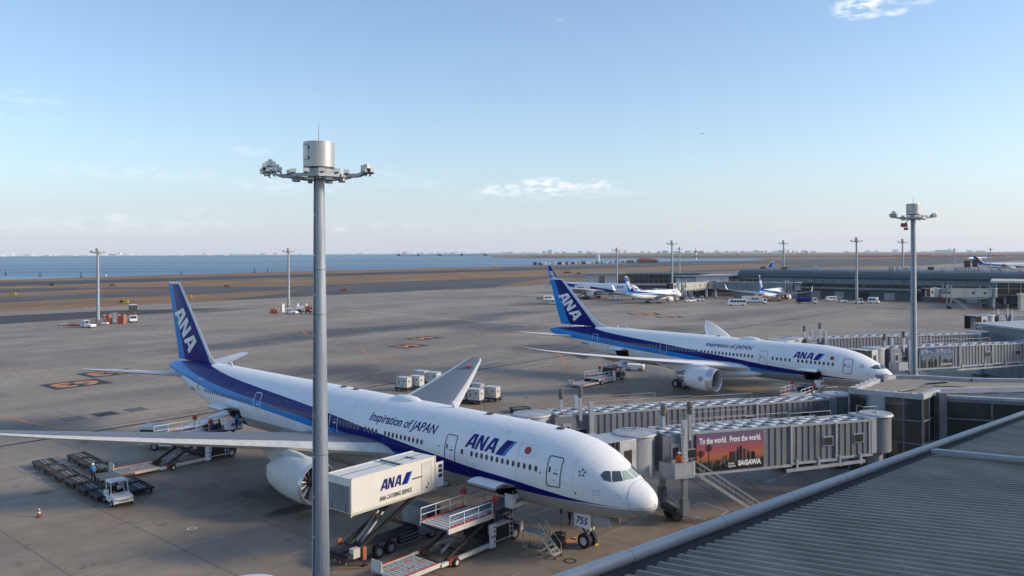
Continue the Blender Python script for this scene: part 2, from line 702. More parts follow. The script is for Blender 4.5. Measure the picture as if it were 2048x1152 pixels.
def sheet(name, pts, z, m, kind='structure', cat=None, label=None, thick=None):
    mb = MB()
    if thick:
        mb.prism([p[:2] for p in pts], z - thick, z, m)
    else:
        mb.add([(p[0], p[1], z) for p in pts], [tuple(range(len(pts)))], m)
    o = mb.build(name, smooth=False, weld=False)
    if kind:
        o['kind'] = kind
    if label:
        tag(o, label, cat)
    return o


def far(px, py):
    return G(px, py)


# sea: to the visible horizon, some 9 km off
N_ = 60
sheet('sea', [(9150 * math.sin(R(a)), 9150 * math.cos(R(a))) for a in np.linspace(-62, 62, N_)] + [(3000, -200), (-3000, -200)], -1.2, 'sea_water')
coast = [UV(-1500, 835), G(-200, 565), G(0, 559), G(150, 554.6), G(320, 550), G(480, 545.2), G(640, 541.3), G(820, 537), G(1000, 533), G(1100, 530), G(1200, 527.6), G(1350, 524), G(1500, 521),
         G(1545, 518.5), G(1500, 516.3), G(1300, 516), G(1150, 515.6), G(1040, 515), G(990, 513.4), G(976, 511.3), G(1000, 509.8), G(1060, 508.8), G(1180, 507.4), G(1400, 506.6), G(1700, 505.6), G(2100, 504.2), G(2700, 502.2)]
sheet('ground', coast + [(9000, 1500), (3000, -500), (-2500, -500)], -.35, 'dry_grass', thick=1.2)


def strip(name, u0, u1, v0, v1, z, m):
    return sheet(name, [UV(u0, v0), UV(u1, v0), UV(u1, v1), UV(u0, v1)], z, m)


strip('apron', -900, 2200, -600, 338, 0.0, 'apron_concrete')
sheet('apron_edge', [UV(-900, 338), UV(2200, 338), UV(2200, 352), UV(354, 352), UV(330, 356), UV(206, 356), UV(-900, 352)], -.012, 'apron_concrete')
sheet('service_road', [UV(-900, 287), UV(60, 290), UV(120, 297), UV(175, 306), UV(140, 330), UV(60, 335), UV(-900, 335)], .006, 'asphalt_dark')
strip('taxiway', -1500, 3000, 432, 484, -.3, 'asphalt')
sheet('taxiway_link', [UV(196, 352), UV(380, 352), UV(420, 380), UV(520, 432), UV(300, 432), UV(270, 405), UV(215, 372)], -.296, 'asphalt')
sheet('fast_exit', [G(-300, 590), G(0, 576), G(230, 574), G(420, 572), G(640, 571), G(640, 580), G(420, 578.5), G(190, 577.5), G(0, 585), G(-300, 601)], -.29, 'asphalt')
strip('runway', -1500, 3500, 652, 742, -.285, 'asphalt_dark')
sheet('far_runway', [G(1060, 512.6), G(1500, 511.4), G(2200, 509), G(2200, 512.0), G(1500, 514.3), G(1060, 514.8)], -.28, 'asphalt_dark')
sheet('far_taxiway', [G(1560, 519), G(2200, 512.5), G(2200, 530), G(1560, 531)], -.27, 'asphalt')
sheet('far_taxiway', [G(1250, 524), G(1560, 520), G(1560, 523), G(1250, 528)], -.27, 'asphalt')
sheet('far_taxiway', [G(1000, 534.6), G(1300, 527.6), G(1560, 524.5), G(1560, 527), G(1300, 531), G(1000, 538)], -.26, 'asphalt')


# painted lines lie 12 mm above the concrete
def ribbon(mb, pts, wd, m, z=.012):
    P = [Vector((p[0], p[1], z)) for p in pts]
    L_ = []
    for i, p in enumerate(P):
        d = (P[min(i + 1, len(P) - 1)] - P[max(i - 1, 0)]).normalized()
        n = Vector((-d.y, d.x, 0)) * wd / 2
        L_.append((p + n, p - n))
    for a, b_ in zip(L_[:-1], L_[1:]):
        mb.quad(a[0], b_[0], b_[1], a[1], m)


def curve(pts, n=10):
    """smooth curve through ground points (Catmull-Rom)"""
    P = [Vector(p[:2]) for p in pts]
    P = [P[0] * 2 - P[1]] + P + [P[-1] * 2 - P[-2]]
    out = []
    for i in range(1, len(P) - 2):
        for k in range(n):
            t_ = k / n
            a, b_, c, d = P[i - 1:i + 3]
            out.append(.5 * ((2 * b_) + (c - a) * t_ + (2 * a - 5 * b_ + 4 * c - d) * t_ ** 2 + (3 * b_ - a - 3 * c + d) * t_ ** 3))
    out.append(P[-2])
    return out


mb = MB()
for pts, wd in [([G(-200, 822), G(0, 834), G(60, 846), G(120, 857), G(170, 864)], .32), ([G(-100, 740), G(0, 744), G(60, 750), G(135, 755)], .25),
                ([G(625, 655), G(612, 659), G(607, 663), G(612, 669), G(624, 673)], .32), ([G(722, 696), G(728, 704), G(745, 712), G(790, 722), G(850, 730), G(920, 735)], .32),
                ([G(912, 668), G(922, 671), G(925, 674)], .3), ([G(1112, 706), G(1122, 714), G(1127, 722), G(1126, 731)], .4), ([G(1030, 690), G(1075, 699), G(1112, 706)], .18)]:
    ribbon(mb, curve([p for p in pts]), wd, 'line_orange')
for pts, wd in [([G(1035, 1048), G(1090, 1064), G(1150, 1080)], .22), ([G(1122, 1088), G(1160, 1074)], .75)]:
    ribbon(mb, pts, wd, 'line_orange')
structure(mb.build('taxi_guide_line', smooth=False, weld=False))
mb = MB()
for a, b_, wd in [((0, 717), (330, 688), .2), ((410, 680), (640, 664), .16), ((240, 662), (345, 676), .2), ((250, 658), (330, 665), .2), ((290, 655), (345, 660), .25), ((405, 671), (446, 677), .2), ((425, 668), (470, 672), .2),
                  ((120, 868), (190, 858), .12), ((0, 886), (60, 877), .2), ((190, 858), (275, 845), .12), ((1045, 738), (1170, 716), .25), ((1055, 727), (1120, 722), .2),
                  ((1040, 648), (1180, 652), .5), ((690, 619), (1060, 652), .6), ((700, 614), (900, 624), .4), ((1180, 650), (1560, 646), .4), ((1430, 648), (1600, 644), .4), ((1290, 615), (1500, 630), .2),
                  ((895, 582), (1000, 577), .4), ((1200, 636), (1360, 654), .2), ((570, 800), (700, 760), .12), ((650, 602), (900, 612), .25), ((560, 611), (640, 606), .3), ((0, 800), (60, 795), .12),
                  ((910, 741), (1000, 720), .2)]:
    ribbon(mb, [G(*a), G(*b_)], wd, 'line_white')
for k in range(6):
    ribbon(mb, [G(255 + k * 16, 664 - k * .2), G(263 + k * 16, 663.2)], .5, 'line_white')
for pts in [[(1385, 1010), (1404, 1005), (1455, 1022), (1440, 1030)], [(1308, 1013), (1340, 1020), (1372, 1030)], [(1388, 1034), (1410, 1040)]]:
    ribbon(mb, [G(*p) for p in pts], .14, 'line_white')
for a, b_ in [((1560, 955), (1580, 945)), ((1585, 942), (1610, 930)), ((1640, 935), (1660, 925)), ((1530, 965), (1548, 958))]:
    ribbon(mb, [G(*a), G(*b_)], .14, 'line_white')
x, y, _ = G(382, 1057)
for k in range(24):                                   # the ring round a fuelling pit cover
    a0, a1 = math.tau * k / 24, math.tau * (k + 1) / 24
    mb.quad((x + .42 * math.cos(a0), y + .42 * math.sin(a0), .012), (x + .42 * math.cos(a1), y + .42 * math.sin(a1), .012),
            (x + .24 * math.cos(a1), y + .24 * math.sin(a1), .012), (x + .24 * math.cos(a0), y + .24 * math.sin(a0), .012), 'line_white')
structure(mb.build('white_marking', smooth=False, weld=False))
mb = MB()
for pts in [[(1455, 935), (1490, 962), (1535, 998)], [(1330, 1000), (1420, 1075)], [(1350, 940), (1420, 985), (1500, 1060)], [(640, 1140), (745, 1136)], [(850, 1140), (905, 1160)], [(350, 820), (470, 832)]]:
    ribbon(mb, [G(*p) for p in pts], .1, 'line_red')
ribbon(mb, [G(385, 1052), G(397, 1049)], .1, 'line_red')
structure(mb.build('red_marking', smooth=False, weld=False))
mb = MB()                                             # drain channel across the stands, with a narrow joint beside it
for o1, wd in ((0, .62), (2.2, .16)):
    p, q = Vector(G(-300, 941)), Vector(G(1800, 604))
    d = (q - p).normalized()
    nrm = Vector((-d.y, d.x, 0)) * o1
    ribbon(mb, [p + nrm, q + nrm], wd, 'line_dark', .009)
for px, py, r in [(1137, 1122, .5), (885, 971, .6), (905, 968, .6), (735, 752, .5), (1050, 795, .4)]:
    x, y, _ = G(px, py)
    for k in range(20):
        a0, a1 = math.tau * k / 20, math.tau * (k + 1) / 20
        mb.quad((x + r * math.cos(a0), y + r * math.sin(a0), .011), (x + r * math.cos(a1), y + r * math.sin(a1), .011),
                (x + r * .6 * math.cos(a1), y + r * .6 * math.sin(a1), .011), (x + r * .6 * math.cos(a0), y + r * .6 * math.sin(a0), .011), 'line_dark')
structure(mb.build('drain_channel', smooth=False, weld=False))


def stand_number(txt, px, py, width, height, ang):
    """orange number painted on dark blocks; read by pilots, so upside-down to the terminal"""
    x, y, _ = G(px, py)
    rt = Matrix.Translation((x, y, 0)) @ Matrix.Rotation(ang, 4, 'Z')
    V, Fs = text2d(txt, size=1.0, bold=.045, space=1.05)
    x0, x1 = min(p[0] for p in V), max(p[0] for p in V)
    y0, y1 = min(p[1] for p in V), max(p[1] for p in V)
    o = lay(V, Fs, ['line_orange'] * len(Fs), lambda a, b_: rt @ Vector(((a - (x0 + x1) / 2) / (x1 - x0) * width, (b_ - (y0 + y1) / 2) / (y1 - y0) * height, .014)), 'stand_number', None)
    structure(o)
    W = width / 2 + 1.0
    H_ = height / 2 + 1.0
    mb_ = MB(rt)
    mb_.quad((-W, -H_, .01), (W, -H_, .01), (W, H_, .01), (-W, H_, .01), 'line_dark')
    structure(mb_.build('number_panel', smooth=False))


for px, py, wd, ht, an, tx in [(152, 768, 7.4, 5.6, 48.5 + 180, '63'), (219, 746, 7.4, 5.6, 48.5 + 180, '63'), (816, 692, 6.0, 4.6, 48.5 + 180, '64'), (847, 676.5, 6.0, 4.6, 48.5 + 180, '64'),
                               (1287, 628, 9, 8, 180 + 5, '65'), (1338, 634, 7, 5, 180 + 5, '65')]:
    stand_number(tx, px, py, wd, ht, R(an))
x, y, _ = G(209, 828)
mb = MB(Matrix.Translation((x, y, 0)) @ Matrix.Rotation(GA, 4, 'Z'))
for a, wd, m in ((-4.2, 2.6, 'concrete_dark'), (0, 2.8, 'line_dark'), (4.2, 2.6, 'concrete_dark')):
    mb.b2(a - wd / 2, a + wd / 2, -1.4, 1.4, .004, .02, m)
structure(mb.build('pit_cover', smooth=False))

# ---------------------------------------------------------------- far shore, jetty, ships
mb = MB()
for k in range(260):
    a = R(-36 + 72 * k / 259 + random.uniform(-.12, .12))
    d = random.uniform(9160, 9600)
    near = math.degrees(a)
    dens = 1 if (-31 < near < -24 or -1.5 < near < 9 or 10 < near < 20 or -19 < near < -16 or -8 < near < -3) else .35
    if random.random() > dens:
        continue
    hgt = random.choice([12, 16, 20, 24, 30]) * (1.8 if random.random() < .06 else 1)
    wdt = random.uniform(14, 60)
    mb.box((d * math.sin(a), d * math.cos(a), hgt / 2), (wdt, 30, hgt), random.choice(['white', 'white', 'offwhite', 'bridge_tan']), rz=-a)
tag(mb.build('far_city', smooth=False, weld=False), 'pale hazy row of tiny buildings along the far shore of the bay', 'city', kind='stuff')
mb = MB()
prev = None
for k in range(80):
    a = R(-38 + 76 * k / 79)
    hh = 4 + 2 * math.sin(k * .7) + 1.2 * math.sin(k * 1.9)
    ring = [(dd * math.sin(a), dd * math.cos(a), zz) for dd, zz in ((9140, -1.5), (9300, hh), (9900, hh * 1.4), (10100, -1.5))]
    if prev:
        for i in range(3):
            mb.quad(prev[i], ring[i], ring[i + 1], prev[i + 1], 'bridge_tan')
    prev = ring
structure(mb.build('far_shore', smooth=True))
jt = thing('approach_light_pier', 'long low pier on piles running out into the bay beyond the runway', 'pier')
a, b_ = Vector(G(797, 511.6)), Vector(G(980, 511.6))
mb = MB()
mb.bar((a.x, a.y, 7.5), (b_.x, b_.y, 7.5), 8, 1.6, 'dull_red')
mb.build('deck', jt)
n = 40
mb = MB()
for k in range(n + 1):
    p = a.lerp(b_, k / n)
    mb.b2(p.x - 2, p.x + 2, p.y - 4, p.y + 4, -1, 6.7, 'concrete_dark')
mb.build('piles', jt)
for k in range(5):
    p = a.lerp(b_, k / 4.2)
    mb = MB()
    mb.b2(p.x - 9, p.x + 9, p.y - 9, p.y + 9, -1, 12, 'concrete_dark')
    mb.tube((p.x, p.y, 12), (p.x, p.y, 20), 2.5, 1, 8, 'offwhite')
    mb.build('dolphin', jt)


def ship(px, d, L_, hull, label, tanker=True):
    x = (px - 1024) / F * d
    t_ = thing('cargo_ship', label, 'ship', (x, d, -1.2))
    M_ = MB()
    s_ = L_ / 2
    M_.loft([[(-s_, 0, z), (-s_ * .8, 14, z), (s_ * .92, 14, z), (s_, 6, z), (s_, -6, z), (s_ * .92, -14, z), (-s_ * .8, -14, z)] for z in (0, 14)], hull)
    M_.build('hull', t_)
    M_ = MB()
    M_.b2(s_ * .6, s_ * .86, -12, 12, 14, 34, 'white')
    M_.b2(s_ * .66, s_ * .8, -14, 14, 34, 37, 'white')
    M_.tube((s_ * .78, 0, 37), (s_ * .78, 0, 46), 3, n=8, m='navy')
    M_.build('bridge_house', t_)
    M_ = MB()
    M_.b2(-s_ * .7, s_ * .55, -11, 11, 14, 22 if tanker else 27, 'offwhite')
    M_.build('deck_cargo', t_)
    return t_


ship(229, 8800, 150, 'offwhite', 'long pale cargo ship on the horizon at the left, beside the light mast')
ship(1885, 8900, 200, 'blue', 'low ship with white bridge house on the horizon at the far right', False)
for k, (px, py) in enumerate([(11, 548), (80, 550), (162, 553), (212, 552.5), (362, 548), (509, 543), (535, 543.5)]):
    x, y, _ = G(px, py)
    hgt = 4.5 if px != 212 else 2.5
    M_ = MB()
    M_.tube((0, 0, 0), (0, 0, .8), 1.6, n=10, m='dark_metal')
    M_.tube((0, 0, .8), (0, 0, hgt), .55, .3, n=8, m='dark_metal' if px != 212 else 'white')
    M_.tube((0, 0, hgt), (0, 0, hgt + .8), .7, .2, n=8, m='dark_metal' if px != 212 else 'white')
    o = M_.build('sea_marker', loc=(x, y, -1.2 if y > 0 else 0))
    tag(o, ['dark marker post in the water at the far left edge', 'small dark marker post in the water, second from the left edge', 'dark marker post just off the shore left of the light mast', 'white marker by the shore just right of the left light mast',
            'dark marker post off the shore right of the tall tail fin', 'dark marker post off the shore left of the middle light mast', 'small dark post on the shore just left of the middle light mast'][k], 'marker', 'marker posts off the shore')

# far harbour clutter on the shore beyond the runway
mb = MB()
for k in range(260):
    px = random.uniform(1068, 1300)
    yy = 529.5 - (px - 1068) * .026 - random.uniform(0, 1.6)
    x, y, _ = G(px, yy)
    q = random.random()
    mb.box((x, y, 1), (random.uniform(1.5, 7), 5, random.uniform(2, 5.5)), 'white' if q < .45 else 'dark_metal' if q < .75 else 'galv')
for px in (1194, 1197.5):
    x, y, _ = G(px, 526)
    mb.tube((x, y, 0), (x, y, 17), 1.6, n=10, m='white')
tag(mb.build('harbour_yard', smooth=False, weld=False), 'far cluster of small white boats, sheds and stacks along the shore beyond the runway', 'harbour', kind='stuff')
x, y, _ = G(1292, 525.5)
t_ = thing('hangar_shed', 'low brick red sheds on the shore beyond the runway', 'building', (x, y, 0))
mb = MB()
mb.prism([(-16, -8), (22, -8), (22, 8), (-16, 8)], 0, 5, 'dull_red')
mb.build('wall', t_)
mb = MB()
mb.loft([[(-17, -9, 5), (-12, 0, 9), (-17, 9, 5)], [(23, -9, 5), (14, 0, 8), (23, 9, 5)]], 'dull_red')
mb.build('roof', t_)
x, y, _ = G(1830, 514)
t_ = thing('red_works', 'long orange red earthworks sheds far off at the right, near the parked jets', 'building', (x, y, 0))
mb = MB()
for k in range(12):
    a = -170 + k * 40
    hh = random.uniform(3, 7)
    mb.loft([[(a - 22, -14, 0), (a + 22, -14, 0), (a + 12, -6, hh), (a - 12, -6, hh)], [(a - 22, 14, 0), (a + 22, 14, 0), (a + 12, 6, hh), (a - 12, 6, hh)]], 'dull_red')
mb.build('heap', t_)
x, y, _ = G(990, 534)
t_ = thing('yellow_digger', 'yellow construction machines on the shore beyond the runway', 'digger', (x, y, 0))
mb = MB()
mb.b2(-4, 3, -2, 2, 1, 4, 'bridge_tan')
mb.bar((3, 0, 3), (6, 0, 6), .8, .8, 'yellow')
mb.build('body', t_)
x, y, _ = G(1392, 520)
t_ = thing('striped_tower', 'red and white striped mast far beyond the runway', 'tower', (x, y, 0))
mb = MB()
for k in range(5):
    mb.tube((0, 0, k * 6), (0, 0, k * 6 + 6), 2, n=8, m='dull_red' if k % 2 else 'white')
mb.build('mast', t_)

# signs along the taxiway
for k, (px, py, m, wd, lab) in enumerate([(377, 596, 'yellow', 3.4, 'bright yellow taxiway sign box in the grass right of the tail fin'), (247, 606, 'yellow', 4.3, 'dark and yellow taxiway sign box behind the stairs truck'), (225, 572, 'orange', 4.4, 'orange box by the taxiway right of the left light mast'),
                                    (454, 574, 'orange', 4, 'orange box beside the taxiway between tail fin and middle mast'), (688, 582, 'orange', 4.2, 'orange box in the grass right of the big light mast'), (1228, 548.5, 'orange', 6, 'pale orange box in the grass above the far jet'),
                                    (103, 571, 'dark_metal', 3, 'small dark box in the grass left of the left light mast'), (25, 590, 'yellow', 4, 'small brown yellow sign at the left edge of the grass'), (1157, 548, 'dark_metal', 3, 'small dark box in the grass right of the far tail fin'),
                                    (1134, 546, 'dull_red', 8, 'red box in the grass just right of the far tail fin')]):
    x, y, _ = G(px, py)
    t_ = thing('taxiway_sign', lab, 'sign', (x, y, -.3), R(-8))
    M_ = MB()
    M_.b2(-wd / 2, wd / 2, -.25, .25, .3, 1.7, m)
    M_.build('panel', t_, bev=.05)
    M_ = MB()
    for q in (-1, 1):
        M_.b2(q * wd * .38 - .06, q * wd * .38 + .06, -.1, .1, 0, .3, 'dark_metal')
    M_.build('post', t_)
    if m == 'yellow' and wd > 4.2:
        M_ = MB()
        M_.b2(-wd / 2 + .4, -wd / 2 + 1.9, -.27, -.252, .55, 1.45, 'black')
        M_.build('dark_panel', t_)

# ---------------------------------------------------------------- airliners
# local frame: x = metres aft of the nose, y = to starboard, z = up
P777 = dict(zc=5.45, t=[(0, -1.1, -1.12, .02), (.06, -.78, -1.42, .34), (.2, -.5, -1.66, .62), (.5, -.22, -1.88, .98), (1, .08, -2.1, 1.36), (1.8, .5, -2.33, 1.78), (2.6, 1.08, -2.52, 2.1), (3.5, 1.72, -2.68, 2.4), (4.5, 2.22, -2.8, 2.64), (6, 2.68, -2.93, 2.87), (8, 2.95, -3.03, 3.02), (10, 3.07, -3.09, 3.09), (12, 3.1, -3.1, 3.1),
                        (50, 3.1, -3.1, 3.1), (53, 3.1, -2.95, 3.07), (57, 3.1, -2.35, 2.9), (61, 3.08, -1.55, 2.55), (65, 3.0, -.6, 2.0), (69, 2.75, .45, 1.3), (71.5, 2.5, 1.05, .75), (73, 2.2, 1.35, .25), (73.2, 2.1, 1.5, .12)])
P787 = dict(zc=4.8, t=[(0, -.75, -.77, .02), (.06, -.52, -1.0, .3), (.2, -.28, -1.2, .55), (.5, -.02, -1.45, .86), (1, .32, -1.7, 1.24), (1.8, .82, -1.98, 1.68), (2.6, 1.28, -2.2, 2.0), (3.5, 1.73, -2.4, 2.28), (4.5, 2.12, -2.58, 2.5), (6, 2.53, -2.75, 2.7), (8, 2.82, -2.87, 2.82), (10, 2.95, -2.93, 2.88), (12, 2.97, -2.97, 2.885),
                       (40, 2.97, -2.97, 2.885), (43, 2.97, -2.8, 2.85), (47, 2.95, -2.2, 2.6), (51, 2.85, -1.4, 2.2), (55, 2.6, -.5, 1.65), (59, 2.2, .4, .95), (61, 1.95, .9, .5), (61.8, 1.8, 1.2, .2)])


class Fus:
    def __init__(s, P):
        a = np.array(P['t'])
        s.zc = P['zc']
        s.ft, s.fb, s.fw = (pchip(a[:, 0], a[:, k]) for k in (1, 2, 3))
        s.L = a[-1, 0]

    def pos(s, x, phi, off=0.0):
        zt, zb, w_ = s.ft(x) + s.zc, s.fb(x) + s.zc, s.fw(x)
        m_, r = (zt + zb) / 2, (zt - zb) / 2
        p = Vector((x, w_ * math.sin(phi), m_ + r * math.cos(phi)))
        if off:
            p += s.nrm(x, phi) * off
        return p

    def phi(s, x, z):
        zt, zb = s.ft(x) + s.zc, s.fb(x) + s.zc
        return math.acos(max(-1, min(1, (z - (zt + zb) / 2) / ((zt - zb) / 2))))

    def nrm(s, x, phi):
        e = .02
        a = s.pos(min(x + e, s.L), phi) - s.pos(max(x - e, 0), phi)
        b_ = s.pos(x, phi + e) - s.pos(x, phi - e)
        return a.cross(b_).normalized() if b_.cross(a).length > 0 else Vector((-1, 0, 0))


def livery(name, L_, upper, mid, low, belly, tail_dark=True):
    m, b, N, L, MT, noise, ramp, mix = nodemat(name, .34)
    t = N("ShaderNodeTexCoord")
    sp = N("ShaderNodeSeparateXYZ")
    L(t.outputs['Object'], sp.inputs[0])
    x = MT('DIVIDE', sp.outputs[0], L_)
    z = sp.outputs[2]

    def cv(pts):
        c = N("ShaderNodeFloatCurve")
        cm = c.mapping
        cc = cm.curves[0]
        pts = [(p[0] / L_, p[1] / 10) for p in pts]
        cc.points[0].location = (0, pts[0][1])
        cc.points[1].location = (1, pts[-1][1])
        for p in pts:
            if 0 < p[0] < 1:
                cc.points.new(*p)
        cm.update()
        L(x, c.inputs['Value'])
        return MT('MULTIPLY', c.outputs[0], 10.0)
    white = mix(1, (.84, .85, .86), ramp(noise(t.outputs['Object'], .7, 5), .3, (.975,) * 3, .7, (1.0,) * 3), 'MULTIPLY')
    col = mix(MT('LESS_THAN', z, belly), white, (.36, .37, .385))
    lt = MT('MULTIPLY', MT('GREATER_THAN', z, cv(low)), MT('LESS_THAN', z, cv(mid)))
    col = mix(lt, col, (.012, .23, .60))
    dk = MT('MULTIPLY', MT('GREATER_THAN', z, cv(mid)), MT('LESS_THAN', z, cv(upper)))
    col = mix(dk, col, (.006, .007, .15))
    # skin joints every few metres, barely visible
    jn = MT('LESS_THAN', MT('PINGPONG', sp.outputs[0], 2.6), .018)
    col = mix(MT('MULTIPLY', jn, .4), col, (.3, .31, .33))
    an = MT('ARCTAN2', sp.outputs[1], MT('SUBTRACT', z, 5.2))
    jl = MT('LESS_THAN', MT('PINGPONG', an, .26), .004)
    col = mix(MT('MULTIPLY', jl, .32), col, (.3, .31, .33))
    st2 = N('ShaderNodeMapping')
    st2.inputs['Scale'].default_value = (.25, 1, 2.5)
    L(t.outputs['Object'], st2.inputs[0])
    col = mix(1, col, ramp(noise(st2.outputs[0], 2.2, 6, .7), .5, (1, 1, 1), .78, (.93, .93, .92)), 'MULTIPLY')
    grime = ramp(noise(t.outputs['Object'], 2.4, 6, .7), .45, (1, 1, 1), .8, (.94, .94, .935))
    col = mix(1, col, grime, 'MULTIPLY')
    L(col, b.inputs['Base Color'])
    b.inputs['Coat Weight'].default_value = .05
    b.inputs['Coat Roughness'].default_value = .15
    b.inputs['Specular IOR Level'].default_value = .16
    return m


livery('livery_long', 73.2,
       [(0, 4.19), (2.7, 4.19), (4.8, 4.26), (7.7, 4.47), (10.3, 4.66), (16, 4.93), (18.4, 5.14), (21.5, 5.38), (25.2, 5.72), (29.2, 6.08), (32.6, 6.42), (36.8, 6.77), (42, 7.12), (47.2, 7.42), (54.1, 7.86), (58.5, 8.22), (61.3, 8.5), (62.5, 9.9), (73, 9.9)],
       [(0, 4.15), (2.7, 4.15), (4.8, 4.1), (8, 3.99), (10.8, 3.96), (18.9, 4.0), (22, 4.3), (25.3, 4.62), (28.2, 4.89), (32.4, 5.21), (36.4, 5.52), (41.6, 5.98), (48, 6.33), (53.7, 6.68), (61.8, 7.36), (67.6, 8.02), (73.2, 8.5)],
       [(0, 4.3), (18, 4.02), (22, 3.9), (28, 4.3), (32.5, 4.80), (36.5, 4.92), (41.6, 5.25), (48.2, 5.6), (53.3, 5.83), (59.4, 6.28), (65.2, 6.85), (69.4, 7.06), (73.2, 7.3)], 4.06)
livery('livery_short', 61.8,
       [(0, 3.38), (3.5, 3.4), (9, 3.66), (12.4, 3.92), (19.3, 4.45), (21.9, 4.73), (28.4, 5.3), (35, 5.95), (43.4, 6.63), (48.5, 7.1), (51, 7.5), (52, 9.9), (61, 9.9)],
       [(0, 3.38), (9, 3.34), (12.5, 3.34), (15.9, 3.45), (22.1, 3.84), (28.4, 4.38), (36.5, 5.06), (43.1, 5.6), (49, 6.06), (56.1, 6.6), (61.8, 6.8)],
       [(0, 3.6), (12, 3.3), (22.2, 3.25), (30.4, 3.8), (36.5, 4.23), (43, 4.67), (48.9, 5.05), (55.5, 5.35), (61.8, 5.6)], 3.25)


def fin_mat(name, le0, le1, z0, z1, te0, te1, dark=(.006, .007, .15)):
    """tail fin paint: pale leading edge, dark field, light-blue strip along the trailing edge, pale cap"""
    m, b, N, L, MT, noise, ramp, mix = nodemat(name, .3)
    t = N("ShaderNodeTexCoord")
    sp = N("ShaderNodeSeparateXYZ")
    L(t.outputs['Object'], sp.inputs[0])
    x, z = sp.outputs[0], sp.outputs[2]
    k = MT('DIVIDE', MT('SUBTRACT', z, z0), z1 - z0)
    le = MT('ADD', MT('MULTIPLY', k, le1 - le0), le0)
    te = MT('ADD', MT('MULTIPLY', k, te1 - te0), te0)
    col = mix(MT('LESS_THAN', x, MT('ADD', le, .42)), dark, (.60, .62, .65))
    col = mix(MT('GREATER_THAN', x, MT('SUBTRACT', te, MT('MULTIPLY_ADD', k, -1.1, 2.1))), col, (.012, .23, .60))
    col = mix(MT('GREATER_THAN', z, z1 - .28), col, (.72, .73, .74))
    L(col, b.inputs['Base Color'])
    b.inputs['Specular IOR Level'].default_value = .12
    return m


fin_mat('fin_long', 61.6, 70.3, 8.4, 18.0, 70.7, 73.4)
fin_mat('fin_short', 50.6, 59.1, 7.6, 16.15, 59.2, 62.0)
fin_mat('fin_dark', 50.6, 59.1, 7.6, 16.15, 59.2, 62.0, (.02, .025, .06))


def airfoil(n=9, t=.12, camber=.0):
    """closed outline, chord 1, from trailing edge over the top to the nose and back below"""
    xs = [(1 - math.cos(math.pi * i / (n - 1))) / 2 for i in range(n)]
    th = [5 * t * (.2969 * math.sqrt(x) - .126 * x - .3516 * x * x + .2843 * x ** 3 - .1036 * x ** 4) for x in xs]
    up = [(x, y) for x, y in zip(xs, th)][::-1]
    lo = [(x, -y * .85) for x, y in zip(xs, th)][1:]
    return up + lo[:-1] + [(1, -.002)]


def surface(name, secs, mats, parent, vertical=False, n=9):
    """secs: (x_le, span, z, chord, t). mats: (field, edge) - edge colours the nose tenth and the trailing strip"""
    mb = MB()
    rings = []
    for (x0, y, z, c, t) in secs:
        pr = airfoil(n, t)
        if vertical:
            rings.append([(x0 + p[0] * c, p[1] * c, z) for p in pr])
        else:
            rings.append([(x0 + p[0] * c, y, z + p[1] * c - p[0] * c * .02) for p in pr])
    K = len(rings[0])
    for a, b_ in zip(rings[:-1], rings[1:]):
        for i in range(K):
            j = (i + 1) % K
            xm = (airfoil(n)[i][0] + airfoil(n)[j][0]) / 2
            top = i < n - 1
            mm = mats[1] if (xm < .12 or (top and xm > .93)) else (mats[0] if top else mats[2] if len(mats) > 2 else mats[0])
            mb.add([a[i], a[j], b_[j], b_[i]], [(0, 1, 2, 3)], mm)
    for r in (rings[0], rings[-1]):
        mb.add(r, [tuple(range(K))], mats[1])
    return mb.build(name, parent, ang=60)


def wheel(mb, c, r, wd, hub='galv', n=20, axis='y'):
    M_ = Matrix.Translation(c) @ (Matrix.Rotation(R(90), 4, 'Z') if axis == 'y' else Matrix.Identity(4))
    mb.lathe([(-wd / 2, r * .55), (-wd / 2, r * .86), (-wd * .36, r), (wd * .36, r), (wd / 2, r * .86), (wd / 2, r * .55)], n, 'rubber', M=M_, cap=False)
    mb.lathe([(-wd * .42, r * .08), (-wd * .34, r * .5), (-wd * .5, r * .57), (wd * .5, r * .57), (wd * .34, r * .5), (wd * .42, r * .08)], n, hub, M=M_)


def wheel_part(c, r, wd, parent, hub='galv', n=20, axis='y'):
    a = MB()
    M_ = Matrix.Rotation(R(90), 4, 'Z') if axis == 'y' else Matrix.Identity(4)
    a.lathe([(-wd / 2, r * .55), (-wd / 2, r * .86), (-wd * .36, r), (wd * .36, r), (wd / 2, r * .86), (wd / 2, r * .55)], n, 'rubber', M=M_, cap=False)
    o = a.build('wheel', parent, loc=c)
    a = MB()
    a.lathe([(-wd * .42, r * .08), (-wd * .34, r * .5), (-wd * .5, r * .57), (wd * .5, r * .57), (wd * .34, r * .5), (wd * .42, r * .08)], n, hub, M=M_)
    a.build('rim', o)
    return o


